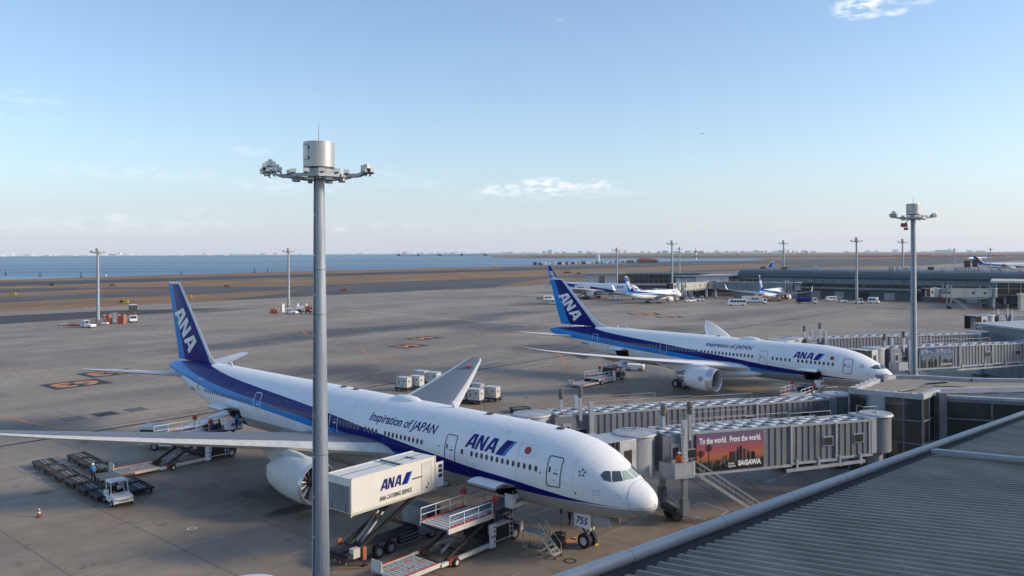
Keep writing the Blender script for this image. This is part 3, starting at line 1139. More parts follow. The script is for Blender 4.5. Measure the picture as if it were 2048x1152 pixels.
def airliner(spec, label, loc, th, tilt, detail=True, group=None, text=True):
    long_ = spec == 'long'
    P = Fus(P777 if long_ else P787)
    A = thing('airliner', label, 'airliner', (loc[0], loc[1], 0), 0, group)
    A.rotation_euler = (0, -tilt, th)
    zc = P.zc

    def gz(x):
        return -tilt * x
    body_mat = 'livery_long' if long_ else 'livery_short'
    cargo = ([(10.7, 13.6, 2.75, 4.35), (50.6, 53.4, 3.0, 4.9)] if long_ else [(9.2, 11.9, 2.55, 4.2), (42.6, 45.4, 3.0, 4.5)]) if detail else []
    # fuselage
    st = sorted(set([round(x, 2) for x in list(np.arange(0, 1, .1)) + list(np.arange(1, 6, .3)) + list(np.arange(6, 12, 1)) + list(np.arange(12, P.L - 15, 4)) + list(np.arange(P.L - 24, P.L, 1.5)) + [.03, P.L - .1, P.L]] + [q for c in cargo for q in c[:2]]))
    st = [x for i, x in enumerate(st) if i == 0 or x - st[i - 1] > .025]
    n = 64
    grid = [[P.pos(x, 2 * math.pi * i / n) for i in range(n)] for x in st]
    mb = MB()
    vs = [p for r in grid for p in r]
    fs = []
    holes = []
    for x0, x1, z0, z1 in cargo:
        xm = (x0 + x1) / 2
        i1 = round(P.phi(xm, z0) / (2 * math.pi) * n)
        i0 = round(P.phi(xm, z1) / (2 * math.pi) * n)
        holes.append((x0, x1, i0, i1))
    for k in range(len(st) - 1):
        for i in range(n):
            if any(h[0] - .01 <= st[k] and st[k + 1] <= h[1] + .01 and h[2] <= i < h[3] for h in holes):
                continue
            fs.append((k * n + i, k * n + (i + 1) % n, (k + 1) * n + (i + 1) % n, (k + 1) * n + i))
    fs.append(tuple(range((len(st) - 1) * n, len(st) * n)))
    mb.add(vs, fs, body_mat)
    mb.build('fuselage', A, ang=60)
    for x0, x1, i0, i1 in holes:
        a0, a1 = 2 * math.pi * i0 / n, 2 * math.pi * i1 / n
        mb = MB()
        o_ = [P.pos(x0, a0), P.pos(x1, a0), P.pos(x1, a1), P.pos(x0, a1)]
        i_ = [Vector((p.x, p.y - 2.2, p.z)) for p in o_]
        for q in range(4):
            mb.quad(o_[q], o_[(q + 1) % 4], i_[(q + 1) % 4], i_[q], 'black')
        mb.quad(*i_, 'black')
        ed = [P.pos(x0, a0, .02), P.pos(x1, a0, .02), P.pos(x1, a1, .02), P.pos(x0, a1, .02)]
        for q in range(4):
            mb.bar(ed[q], ed[(q + 1) % 4], .06, .08, 'galv')
        mb.build('cargo_hold', A, smooth=False)
        # the open door, hinged along the top edge and swung up and out
        h0 = P.pos((x0 + x1) / 2, a0, .03)
        mb = MB()
        K = 7
        prof = []
        for q in range(K + 1):
            t_ = q / K
            prof.append((h0.y + 2.15 * t_, h0.z + .42 * math.sin(t_ * 2.4) - (.05 if long_ else 0.1) * t_))
        for q in range(K):
            (ya, za), (yb, zb_) = prof[q], prof[q + 1]
            mb.quad((x0, ya, za), (x1, ya, za), (x1, yb, zb_), (x0, yb, zb_), 'white')
            mb.quad((x0, ya, za - .16), (x1, ya, za - .16), (x1, yb, zb_ - .16), (x0, yb, zb_ - .16), 'offwhite')
            for xx in (x0, x1):
                mb.quad((xx, ya, za), (xx, yb, zb_), (xx, yb, zb_ - .16), (xx, ya, za - .16), 'galv')
        mb.quad((x0, *prof[-1]), (x1, *prof[-1]), (x1, prof[-1][0], prof[-1][1] - .16), (x0, prof[-1][0], prof[-1][1] - .16), 'galv')
        for q in range(4):
            xx = x0 + (x1 - x0) * (q + .5) / 4
            mb.bar((xx, prof[0][0], prof[0][1] - .2), (xx, prof[-2][0], prof[-2][1] - .2), .08, .08, 'galv')
        mb.build('cargo_door', A, smooth=False)

    # wings
    def mirror(secs, sg):
        return [(a, b_ * sg, c, d, e) for a, b_, c, d, e in secs]
    if long_:
        wing = [(23.6, 1.6, 4.0, 16.6, .12), (25.0, 3.1, 4.4, 14.6, .125), (27.6, 6.2, 4.75, 12.4, .12), (30.4, 9.8, 5.2, 10.2, .115), (36.3, 17.4, 5.95, 7.3, .105), (41.8, 24.4, 6.7, 4.7, .1), (45.6, 29.2, 7.3, 2.9, .09), (46.6, 30.2, 7.45, 2.0, .08), (47.4, 30.45, 7.5, 1.1, .05)]
        wm = ('wing_grey', 'offwhite', 'belly_grey')
    else:
        wing = [(19.4, 1.6, 3.1, 14.6, .115), (20.6, 2.9, 3.5, 13.0, .12), (23.4, 6.2, 3.95, 10.4, .115), (26.4, 9.9, 4.4, 8.0, .11), (31.6, 16.2, 5.1, 6.0, .1), (36.8, 22.5, 5.9, 4.3, .095), (39.0, 25.0, 6.25, 3.6, .09), (41.0, 27.2, 6.6, 2.7, .085), (42.9, 28.8, 6.95, 1.6, .08), (44.4, 29.8, 7.25, .5, .06)]
        wm = ('offwhite', 'white', 'belly_grey')
    for sg in (1, -1):
        surface('wing', mirror(wing, sg), wm, A, n=11)
        # flap track fairings below the trailing edge
        for (yy, xx, zz, ll) in ([(6.5, 37.5, 3.95, 4.2), (12.5, 38.5, 4.85, 3.8), (17.5, 41.0, 5.5, 3.4), (22.0, 43.2, 6.0, 2.8)] if long_ else [(7.2, 31.5, 3.55, 4.2), (12.5, 33.2, 4.25, 3.8), (17.5, 35.8, 4.9, 3.0), (22, 38.5, 5.5, 2.4)]):
            mb = MB(Matrix.Translation((xx, yy * sg, zz)) @ Matrix.Scale(.55, 4, (0, 1, 0)))
            mb.lathe([(-ll / 2, .02), (-ll * .35, .26), (0, .36), (ll * .35, .24), (ll * .75, .02)], 12, 'belly_grey', cap=False)
            mb.build('flap_fairing', A)
    if long_ and detail:
        mb = MB(Matrix.Translation((43.9, -25.4, 7.28)) @ Matrix.Rotation(R(-35), 4, 'Z') @ Matrix.Rotation(R(8), 4, 'X'))
        mb.b2(-.7, .9, -.45, .45, -.02, .02, 'red')
        mb.build('wing_mark', A, smooth=False)
    # wing-body fairing
    wx0, wx1 = (22.0, 43.5) if long_ else (18.5, 37.5)
    rings = []
    for q in range(15):
        t_ = q / 14
        xx = wx0 + (wx1 - wx0) * t_
        s_ = math.sin(math.pi * t_) ** .55
        hw_ = (P.fw(xx) - .35) + .75 * s_ * 1.0
        bot = zc - 2.6 - .95 * s_ + (.5 * (1 - s_))
        top = zc - 1.55 + .35 * s_ - .5 * (1 - s_)
        ring = []
        for i in range(24):
            a = 2 * math.pi * i / 24
            cx, cz = math.cos(a), math.sin(a)
            ring.append((xx, hw_ * (abs(cx) ** .6) * (1 if cx > 0 else -1), (top + bot) / 2 + (top - bot) / 2 * (abs(cz) ** .75) * (1 if cz > 0 else -1)))
        rings.append(ring)
    mb = MB()
    mb.loft(rings, 'white' if not long_ else 'offwhite')
    mb.build('wing_fairing', A, ang=60)
    # tail
    if long_:
        stab = [(64.8, .6, 6.65, 7.6, .1), (66.0, 1.7, 6.8, 6.6, .1), (69.4, 6.5, 7.35, 4.3, .095), (71.9, 10.3, 7.78, 2.4, .09), (72.5, 10.76, 7.84, 1.5, .06)]
        fin = [(60.2, 0, 8.35, 10.6, .05), (61.6, 0, 8.75, 9.2, .09), (62.6, 0, 9.4, 8.3, .1), (70.2, 0, 17.85, 3.2, .09), (70.5, 0, 18.0, 2.9, .04)]
    else:
        stab = [(54.6, .5, 5.55, 6.2, .1), (55.6, 1.3, 5.65, 5.4, .1), (58.6, 6.0, 6.15, 3.6, .095), (60.9, 9.6, 6.62, 2.0, .09), (61.5, 9.95, 6.68, 1.2, .06)]
        fin = [(46.6, 0, 7.62, 12.7, .03), (49.4, 0, 7.95, 10.0, .06), (51.0, 0, 8.6, 8.6, .1), (52.2, 0, 9.6, 7.9, .1), (58.9, 0, 16.0, 3.1, .09), (59.3, 0, 16.15, 2.6, .04)]
    for sg in (1, -1):
        surface('stabilizer', mirror(stab, sg), ('offwhite', 'bright_metal', 'belly_grey') if long_ else ('offwhite', 'white', 'belly_grey'), A)
    surface('tail_fin', fin, ('fin_long' if long_ else 'fin_short' if text else 'fin_dark',) * 3, A, vertical=True)
    if text:
        V, Fs, Ms = logo('white', slash=False)
        p0, p1, hgt = ((71.6, 14.0), (66.9, 8.85), 2.6) if long_ else ((60.0, 12.85), (55.7, 7.95), 2.25)
        u = Vector((p1[0] - p0[0], 0, p1[1] - p0[1]))
        wd = u.length
        u.normalize()
        up = Vector((u.z, 0, -u.x))                # turned towards the leading edge
        if up.x > 0:
            up = -up
        for sg in (1, -1):
            if sg == 1:
                fn = lambda a, b_: Vector((p0[0], .44, p0[1])) + u * (a / 2.8 * wd) + up * (b_ * hgt)
                o = lay(V, Fs, Ms, fn, 'tail_letters', A)
                # press the letters onto the thin fin
                for v in o.data.vertices:
                    k = (v.co.z - fin[1][2]) / (fin[-1][2] - fin[1][2])
                    ch = fin[1][3] * (1 - k) + 3 * k
                    le = fin[1][0] * (1 - k) + fin[-1][0] * k
                    xx = max(.02, min(.98, (v.co.x - le) / ch))
                    v.co.y = 5 * .1 * ch * (.2969 * math.sqrt(xx) - .126 * xx - .3516 * xx * xx + .2843 * xx ** 3 - .1036 * xx ** 4) + .05
    # engines
    er = 1.82 if long_ else 1.78
    ex, ey, ez = (26.3, 9.7, 2.80) if long_ else (22.2, 9.84, 2.2)
    for sg in (1, -1):
        M_ = Matrix.Translation((ex, ey * sg, ez)) @ Matrix.Rotation(R(-1.5), 4, 'Y')
        E_ = bpy.data.objects.new('engine', None)
        C.objects.link(E_)
        E_.parent = A
        mb = MB(M_)
        if long_:
            outer = [(0, er * .93), (.05, er * .96), (.3, er), (1.4, er * 1.03), (3.0, er * 1.01), (4.6, er * .9), (5.6, er * .78), (5.6, er * .70), (4.6, er * .72)]
            ms = ['bright_metal', 'bright_metal', 'offwhite', 'offwhite', 'offwhite', 'offwhite', 'galv', 'dark_metal']
        else:
            outer = [(0, er * .93), (.05, er * .96), (.3, er * .99), (1.1, er * 1.03), (3.0, er * 1.0), (4.6, er * .86)]
            ms = ['bright_metal', 'bright_metal', 'bright_metal', 'white', 'white']
        mb.lathe(outer, 40, ms, cap=False)
        if not long_:                              # saw-tooth trailing edge
            nn = 18
            for q in range(nn * 2):
                a0, a1 = math.pi * q / nn, math.pi * (q + 1) / nn
                tip = 5.15
                r0, r1 = er * .86, er * .79
                if q % 2 == 0:
                    mb.add([(4.6, r0 * math.cos(a0), r0 * math.sin(a0)), (4.6, r0 * math.cos(a1), r0 * math.sin(a1)), (tip, r1 * math.cos(a1), r1 * math.sin(a1))], [(0, 1, 2)], 'white')
                else:
                    mb.add([(4.6, r0 * math.cos(a0), r0 * math.sin(a0)), (4.6, r0 * math.cos(a1), r0 * math.sin(a1)), (tip, r1 * math.cos(a0), r1 * math.sin(a0))], [(0, 1, 2)], 'white')
        mb.build('nacelle', E_, ang=50, weld=True)
        mb = MB(M_)
        mb.lathe([(0.0, er * .93), (.12, er * .86), (.6, er * .82), (1.2, er * .82)], 40, ['bright_metal', 'galv', 'galv'], cap=False)
        mb.lathe([(1.2, er * .82), (1.21, .05)], 40, 'black', cap=False)
        mb.build('inlet', E_, ang=50)
        mb = MB(M_)
        nb = 22 if long_ else 18
        for q in range(nb):
            a = 2 * math.pi * q / nb
            d = .16
            rr = er * .80
            mb.add([(1.05, .42 * math.cos(a), .42 * math.sin(a)), (1.0, rr * math.cos(a + .1), rr * math.sin(a + .1)), (1.15, rr * math.cos(a + .1 + d), rr * math.sin(a + .1 + d)), (1.18, .42 * math.cos(a + d), .42 * math.sin(a + d))], [(0, 1, 2, 3)], 'dark_metal' if q % 2 else 'metal')
        mb.build('fan', E_, smooth=False)
        mb = MB(M_)
        mb.lathe([(.5, .01), (.62, .12), (.85, .3), (1.1, .43)], 20, 'dark_metal', cap=False)
        mb.build('spinner', E_)
        mb = MB(M_)
        if long_:
            mb.lathe([(4.2, .95), (5.6, .92), (6.9, .62), (6.9, .55), (7.9, .05)], 28, ['metal', 'metal', 'dark_metal', 'metal'], cap=False)
        else:
            mb.lathe([(4.0, 1.1), (5.4, .98), (6.5, .68), (6.5, .6), (7.4, .05)], 28, ['metal', 'metal', 'dark_metal', 'metal'], cap=False)
        mb.lathe([(4.5, er * .72), (4.52, .9)], 28, 'black', cap=False)
        mb.build('exhaust', E_)
        # pylon
        top = 5.1 if long_ else 4.35
        mb = MB()
        yb = ey * sg
        pr = [(ex + 1.2, ez + er * 1.0), (ex + 2.6, ez + er * 1.16), (ex + 4.6, top - .1), (ex + 7.5, top - .15), (ex + 9.0, top - .45), (ex + 7.0, ez + er * .45), (ex + 4.9, ez + .55)]
        mb.slab(pr, yb, .44, 'offwhite' if long_ else 'white')
        mb.build('pylon', E_, bev=.08)
        if not long_ and sg == 1 and detail:
            mb = MB(M_)
            aa = R(8)
            rr = er * 1.035
            V, Fs = text2d('GE', size=.42, bold=.01, shear=.3)
            ring = [([(.36 * math.cos(t_ / 24 * math.tau), .36 * math.sin(t_ / 24 * math.tau)) for t_ in range(24)] + [(.3 * math.cos(t_ / 24 * math.tau), .3 * math.sin(t_ / 24 * math.tau)) for t_ in range(24)],
                     [(t_, (t_ + 1) % 24, 24 + (t_ + 1) % 24, 24 + t_) for t_ in range(24)])]
            V2, F2, M2 = merge2d([(ring[0], 0, 0, 1, 'dark_metal'), ((V, Fs), -.24, -.14, 1, 'dark_metal')])
            lay(V2, F2, M2, lambda a, b_: M_ @ Vector((1.85 - a, rr * math.cos(aa + b_ / rr), rr * math.sin(aa + b_ / rr))), 'engine_badge', E_)
    # landing gear
    gx = 37.2 if long_ else 30.9
    gy = 5.5 if long_ else 4.9
    rows = (-1.45, 0, 1.45) if long_ else (-.73, .73)
    wr = .66
    for sg in (1, -1):
        G_ = bpy.data.objects.new('main_gear', None)
        C.objects.link(G_)
        G_.parent = A
        g0 = gz(gx)
        for rx in rows:
            for dy in (-.7, .7):
                wheel_part((gx + rx, gy * sg + dy, g0 + wr), wr, .48, G_, n=18)
        mb = MB()
        mb.tube((gx, gy * sg, g0 + wr), (gx - .1, gy * sg, zc - 1.6), .2, .26, 12, 'galv')
        mb.bar((gx + rows[0], gy * sg, g0 + wr), (gx + rows[-1], gy * sg, g0 + wr), .22, .26, 'galv')
        mb.bar((gx, gy * sg, g0 + 1.6), (gx - 1.8, (gy - 1) * sg, zc - 1.9), .14, .14, 'galv')
        mb.bar((gx, gy * sg, g0 + 1.8), (gx, (gy - 2.2) * sg, zc - 1.9), .14, .14, 'galv')
        for rx in rows:
            mb.tube((gx + rx, gy * sg - .7, g0 + wr), (gx + rx, gy * sg + .7, g0 + wr), .1, n=8, m='dark_metal')
        mb.build('strut', G_)
        mb = MB()
        mb.b2(gx - .9, gx + .9, (gy + .5) * sg - .03, (gy + .5) * sg + .03, g0 + 1.5, zc - 1.4, 'offwhite')
        mb.build('gear_door', G_)
    nx = 5.95 if long_ else 5.1
    nr = .56 if long_ else .5
    G_ = bpy.data.objects.new('nose_gear', None)
    C.objects.link(G_)
    G_.parent = A
    g0 = gz(nx)
    for dy in (-.36, .36):
        wheel_part((nx, dy, g0 + nr), nr, .36, G_, hub='offwhite')
    mb = MB()
    mb.tube((nx, 0, g0 + nr), (nx - .15, 0, zc - 2.7), .1, .15, 12, 'galv')
    mb.tube((nx, -.36, g0 + nr), (nx, .36, g0 + nr), .08, n=8, m='galv')
    mb.bar((nx, .1, g0 + 1.25), (nx - 1.3, .1, zc - 2.75), .1, .1, 'galv')
    mb.bar((nx + .05, 0, g0 + .9), (nx + .5, 0, g0 + 1.4), .1, .1, 'dark_metal')
    mb.bar((nx + .5, 0, g0 + 1.4), (nx + .05, 0, g0 + 1.8), .1, .1, 'dark_metal')
    mb.tube((nx - .45, -.2, g0 + 1.45), (nx - .2, -.2, g0 + 1.45), .14, n=12, m='screen')
    mb.tube((nx - .45, .2, g0 + 1.45), (nx - .2, .2, g0 + 1.45), .14, n=12, m='screen')
    mb.build('strut', G_)
    zb_ = zc + P.fb(nx)
    for sg in (-1, 1):
        mb = MB()
        mb.b2(nx - .75, nx + .75, .62 * sg - .02, .62 * sg + .02, zb_ - .95, zb_ + .12, 'white')
        mb.b2(nx - 2.5, nx - 1.0, .62 * sg - .02, .62 * sg + .02, zb_ - .42, zb_ + .2, 'belly_grey')
        d = mb.build('gear_door', G_)
        if long_ and detail and sg == 1:
            V, Fs = text2d('755', size=.72, bold=.02, shear=.2)
            sign(V, Fs, ['navy'] * len(Fs), (nx + .6, .645, zb_ - .68), (-1, 0, 0), (0, 0, 1), 'number', d)

    def on_skin(x0, z0, off=.014):
        ph0 = P.phi(x0, z0)
        rr = (P.ft(x0) - P.fb(x0)) / 2

        def fn(a, b_):
            xx = x0 - a
            # hold the height of the start point while the nose narrows
            zz = z0
            ph = P.phi(xx, zz) - b_ / max(rr, .5)
            return P.pos(xx, ph, off)
        return fn

    def skin(V, Fs, Ms, x0, z0, name, step=(.5, .25), off=.014, parent=A):
        return lay(V, Fs, Ms, on_skin(x0, z0, off), name, parent, step)

    def rrect(w_, h_, r=.12, ins=0.0):
        pts = []
        for cx, cy, a0 in ((w_ / 2 - r, h_ / 2 - r, 0), (-w_ / 2 + r, h_ / 2 - r, 90), (-w_ / 2 + r, -h_ / 2 + r, 180), (w_ / 2 - r, -h_ / 2 + r, 270)):
            for q in range(4):
                a = R(a0 + q * 30)
                pts.append((cx + (r - ins) * math.cos(a), cy + (r - ins) * math.sin(a)))
        return pts

    def ringshape(w_, h_, r, t_):
        o_, i_ = rrect(w_, h_, r), rrect(w_, h_, r, t_)
        n_ = len(o_)
        return o_ + i_, [(q, (q + 1) % n_, n_ + (q + 1) % n_, n_ + q) for q in range(n_)]
    # cockpit windows
    if long_:
        side = [[(2.52, 6.38), (2.86, 6.42), (2.50, 5.80), (2.02, 5.85)], [(2.94, 6.43), (3.24, 6.44), (3.36, 6.2), (3.05, 5.9), (2.58, 5.80)]]
        fr = ((1.98, 5.86), 1.68, (2.46, 6.37), 2.36)
    else:
        side = [[(1.95, 5.64), (2.15, 5.66), (2.6, 5.3), (2.1, 5.12), (1.38, 5.13)]]
        fr = ((1.34, 5.14), .98, (1.86, 5.64), 1.66)
    for sg in (1, -1):
        for pl in side:
            V = [(a, c) for a, c in pl]
            bm_o = lay(V, [tuple(range(len(V)))], ['cab_glass'], lambda a, c: P.pos(a, sg * P.phi(a, c), .02), 'cockpit_window', A, (.2, .2))
        # windscreen panes: from beside the nose ridge to the side panes
        (s0, z0_), s1, (s2, z2_), s3 = fr
        K = 6
        grid_ = []
        for q in range(K + 1):
            f_ = q / K
            lo = (s0 + (s1 - s0) * f_, P.phi(s0, z0_) * (1 - f_) + .06 * f_)
            hi = (s2 + (s3 - s2) * f_, P.phi(s2, z2_) * (1 - f_) + .05 * f_)
            grid_.append([P.pos(lo[0] * (1 - e) + hi[0] * e, sg * (lo[1] * (1 - e) + hi[1] * e), .025) for e in (0, .33, .66, 1)])
        mb = MB()
        for a, b_ in zip(grid_[:-1], grid_[1:]):
            for e in range(3):
                mb.quad(a[e], b_[e], b_[e + 1], a[e + 1], 'screen' if long_ else 'cab_glass')
        mb.build('cockpit_window', A)
    if not detail:
        # a row of tiny cabin windows drawn as one strip per group
        mb = MB()
        for q in range(int((P.L - 24) / 1.1)):
            xx = 8 + q * 1.1
            fn = on_skin(xx, zc + .5)
            for sg in (1,):
                mb.quad(fn(-.18, -.22), fn(.18, -.22), fn(.18, .22), fn(-.18, .22), 'pane')
        mb.build('windows', A, smooth=False)['kind'] = 'stuff'
        for sg in (1,):
            for dx in ((6.8, 17.6, 47, 60.3) if long_ else (5.5, 18.1, 35.6, 49.9)):
                V, Fs = ringshape(1.2, 2.1, .2, .08)
                skin(V, Fs, ['galv'] * len(Fs), dx, zc + .55, 'door')
        if text:
            V, Fs, Ms = logo('navy')
            V = [(a * 1.3, b_ * 1.3) for a, b_ in V]
            skin(V, Fs, Ms, 15.9 if long_ else 13.4, zc + .9, 'airline_logo')
        return A
    wz = 5.96 if long_ else 5.4
    rows_ = ([(8.45, 13, .555), (16.2, 1, .5), (21.05, 10, .535), (27.1, 4, .53), (29.75, 6, .53), (35.0, 21, .53), (48.7, 20, .53)] if long_
             else [(7.55, 9, .635), (13.95, 5, .66), (19.9, 15, .62), (29.5, 9, .62), (37.0, 6, .62), (40.8, 13, .62)])
    proto = None
    for x0, cnt, dx in rows_:
        for q in range(cnt):
            xx = x0 + q * dx
            mid_ = P.pos(xx, P.phi(xx, wz))
            nn = P.nrm(xx, P.phi(xx, wz))
            if proto is None:
                mb = MB()
                o_, f_ = ringshape(.30, .46, .14, .03)
                if not long_:
                    o_, f_ = ringshape(.34, .52, .12, .04)
                mb.add([(a, b_, .012) for a, b_ in o_], f_, 'galv')
                n_ = len(o_) // 2
                mb.add([(a, b_, .008) for a, b_ in o_[n_:]], [tuple(range(n_))], 'pane')
                proto = mb.build('window', A, smooth=False)
                o = proto
            else:
                o = proto.copy()
                C.objects.link(o)
                o.parent = A
            X_ = Vector((-1, 0, 0))
            X_ = (X_ - nn * X_.dot(nn)).normalized()
            Y_ = nn.cross(X_).normalized()
            if Y_.z < 0:
                Y_ = -Y_
            o.matrix_local = Matrix(((X_.x, Y_.x, nn.x, mid_.x), (X_.y, Y_.y, nn.y, mid_.y), (X_.z, Y_.z, nn.z, mid_.z), (0, 0, 0, 1)))
    drs = ([(6.85, 6.0, 'navy'), (17.6, 6.0, 'navy'), (33.5, 6.0, 'white'), (47.05, 6.0, 'white'), (60.3, 6.0, 'offwhite')] if long_
           else [(5.5, 5.3, 'navy'), (18.1, 5.35, 'galv'), (35.6, 5.45, 'offwhite'), (49.9, 5.45, 'offwhite')])
    for dx, dz, m_ in drs:
        V, Fs = ringshape(1.28, 2.25, .22, .075)
        d = skin(V, Fs, ['dark_metal' if m_ == 'navy' else m_] * len(Fs), dx, dz, 'door', (.4, .25), .02)
        o_ = rrect(.16, .42, .07)
        V, Fs, Ms = merge2d([((o_, [tuple(range(len(o_)))]), -.36, .1, 1, 'pane'), (([(a + .18, b_) for a, b_ in rrect(.42, .09, .03)], [tuple(range(16))]), 0, -.12, 1, 'dark_metal' if m_ != 'white' else 'white'),
                             (([(a + .12, b_) for a, b_ in rrect(.3, .05, .02)], [tuple(range(16))]), 0, .12, 1, 'galv'), (([(a + .1, b_) for a, b_ in rrect(.12, .1, .03)], [tuple(range(16))]), 0, -.6, 1, 'galv')])
        skin(V, Fs, Ms, dx, dz, 'handle', None, .02, d)
    # lettering
    V, Fs, Ms = logo()
    k = 1.20 if long_ else 1.08
    V = [(a * k * 1.04, b_ * k) for a, b_ in V]
    skin(V, Fs, Ms, 16.0 if long_ else 13.5, 6.36 if long_ else 5.78, 'airline_logo', (.5, .2))
    V, Fs = text2d('Inspiration of JAPAN', size=1.0, shear=.25, bold=.018)
    x1 = max(p[0] for p in V)
    kk = (8.9 if long_ else 8.0) / x1
    V = [(a * kk, b_ * kk * 1.12) for a, b_ in V]
    skin(V, Fs, ['navy'] * len(Fs), 28.5 if long_ else 28.1, 6.78 if long_ else 6.32, 'slogan', (.6, .2))
    # flag
    fx, fz, fw_, fh_ = (9.55, 7.06, 1.5, 1.0) if long_ else (7.75, 6.22, 1.4, .85)
    disc = [(.3 * math.cos(q / 28 * math.tau), .3 * math.sin(q / 28 * math.tau)) for q in range(28)]
    V, Fs, Ms = merge2d([((disc, [tuple(range(28))]), 0, 0, 1, 'red')])
    fl = skin(V, Fs, Ms, fx, fz, 'flag', (.3, .15), .02)
    V, Fs = ringshape(fw_, fh_, .02, .018)
    skin(V, Fs, ['galv'] * len(Fs), fx, fz, 'flag_border', (.3, .2), .02, fl)
    # five small darts round a star
    V, Fs = [], []
    for q in range(5):
        a = R(90 + 72 * q)
        c_, s_ = math.cos(a), math.sin(a)
        o0 = len(V)
        for aa, bb in ((.09, 0), (.27, -.09), (.27, .09)):
            V.append((c_ * aa - s_ * bb, s_ * aa + c_ * bb))
        Fs.append((o0, o0 + 1, o0 + 2))
    skin(V, Fs, ['dark_metal'] * 5, 4.6 if long_ else 3.65, 6.22 if long_ else 5.45, 'star_emblem', None, .02)
    V, Fs = text2d('JA755A' if long_ else 'JA936A', size=.55, bold=.01)
    skin(V, Fs, ['navy'] * len(Fs), 63.6 if long_ else 53.4, 5.45 if long_ else 4.45, 'registration', (.5, .3))
    if not long_:
        V, Fs = text2d('787-9', size=.32)
        skin(V, Fs, ['dark_metal'] * len(Fs), 47.2, 4.35, 'type_mark', None)
    # access panels and small service hatches
    hs = ([(3.4, 5.0, .5, .35), (5.2, 3.9, .7, .4), (8.9, 3.6, .4, .3), (14.8, 5.1, .35, .25), (19.6, 3.5, .9, .5), (24.5, 6.9, .4, .3), (31.2, 7.5, .5, .3), (38.4, 7.9, .6, .3), (44.8, 4.9, .5, .4), (49.0, 4.4, .8, .5),
           (55.4, 4.6, .5, .4), (58.0, 5.0, .4, .3), (62.2, 5.2, .6, .4), (66.0, 6.0, .5, .4), (2.0, 4.9, .35, .3), (12.2, 7.9, .4, .25), (46.0, 8.0, .4, .25)] if long_
          else [(3.0, 4.3, .4, .3), (7.0, 3.4, .6, .4), (15.0, 4.4, .4, .3), (24, 6.6, .4, .3), (33, 7.0, .5, .3), (39, 4.0, .6, .4), (47, 4.0, .5, .4), (52.5, 5.2, .5, .3), (56, 5.5, .4, .3)])
    for xx, zz, w_, h_ in hs:
        V, Fs = ringshape(w_, h_, .05, .022)
        skin(V, Fs, ['galv'] * len(Fs), xx, zz, 'hatch', (.3, .2), .012)
    # roof pods and blades
    for xx, ll, hh in (((26.5, 3.7, .42),) if long_ else ((21.5, 3.6, .42),)):
        mb = MB(Matrix.Translation((xx, 0, zc + P.ft(xx) - .08)))
        mb.M = mb.M @ Matrix.Diagonal((1, 1.9, 1, 1))
        mb.lathe([(-ll / 2, .02), (-ll * .42, hh * .5), (-ll * .25, hh * .85), (0, hh), (ll * .3, hh * .8), (ll * .5, .02)], 18, 'white', cap=False)
        mb.build('antenna_dome', A)
    for xx, hh in (((20.3, .5), (34.0, .12), (36.0, .12), (16.0, .1), (57.5, .5), (8.5, .1)) if long_ else ((15.5, .45), (27, .1), (46.5, .4), (44.5, .4))):
        mb = MB()
        zt = zc + P.ft(xx)
        if hh > .3:
            mb.slab([(xx - .25, zt - .02), (xx + .12, zt + hh), (xx + .3, zt + hh), (xx + .3, zt - .02)], 0, .05, 'white')
        else:
            mb.tube((xx, 0, zt - .05), (xx, 0, zt + .08), .34, .3, 14, 'dark_metal')
        mb.build('antenna', A)
    # radome joint, probes and small ports
    mb = MB()
    xr = 1.25 if long_ else 1.05
    pts = [P.pos(xr + .25 * math.cos(a), a, .012) for a in np.linspace(0, 2 * math.pi, 49)]
    for a, b_ in zip(pts[:-1], pts[1:]):
        mb.bar(a, b_, .012, .022, 'galv')
    mb.build('radome_joint', A, smooth=False)
    for (xx, zz, r_) in ([(5.0, 4.75, .07), (8.0, 5.75, .06), (18.9, 6.0, .06), (59.3, 4.9, .1), (17.5, 3.2, .07), (4.3, 3.2, .06)] if long_ else [(2.7, 4.35, .07), (48.2, 4.6, .1), (14.2, 3.0, .07), (13.5, 3.0, .07)]):
        V = [(r_ * math.cos(q / 12 * math.tau), r_ * 1.2 * math.sin(q / 12 * math.tau)) for q in range(12)]
        skin(V, [tuple(range(12))], ['dark_metal'], xx, zz, 'port', None, .02)
    return A


main_jet = airliner('long', 'large white and blue airliner in the foreground, number 755 on its nose gear door', (9.94, 58.0), 2.4046, .006)
second_jet = airliner('short', 'second nearest airliner, saw-toothed engine and raked wingtips, behind the near one', (54.03, 118.02), 2.4303, .015)
far_jet = airliner('long', 'mid size airliner parked left of the far gallery, catering truck at its tail', (58.0, 373.0), R(137.7), .004, detail=False)
far_jet.scale = (.75, .81, .85)
small_jet = copy_tree(far_jet, loc=(73.9, 364.0, 0), label='small white and blue jet with its nose towards the far gallery')
small_jet.scale = (.457, .61, .655)
small_jet.rotation_euler = (0, 0, R(215.7))
sj2 = copy_tree(small_jet, loc=(123.8, 378.0, 0), label='small jet in front of the long glass pier, upturned winglet at right')
sj2.rotation_euler = (0, 0, R(234.3))
for t_ in (small_jet, sj2):
    for sg in (1, -1):
        mb = MB()
        rg = []
        for (x0, dy, dz, ch) in ((46.3, 0, 0, 2.6), (47.6, .45, .9, 2.2), (49.4, 1.0, 3.6, 1.0)):
            rg.append([(x0, (30.2 + dy) * sg - .06, 7.45 + dz), (x0 + ch, (30.2 + dy) * sg - .04, 7.45 + dz), (x0 + ch, (30.2 + dy) * sg + .04, 7.45 + dz), (x0, (30.2 + dy) * sg + .06, 7.45 + dz)])
        mb.loft(rg, 'white')
        mb.build('winglet', t_)
hid = copy_tree(far_jet, loc=(112, 504, 0), label='airliner hidden behind the glass pier, only its white tail fin showing above the roof')
hid.rotation_euler = (0, 0, R(18))
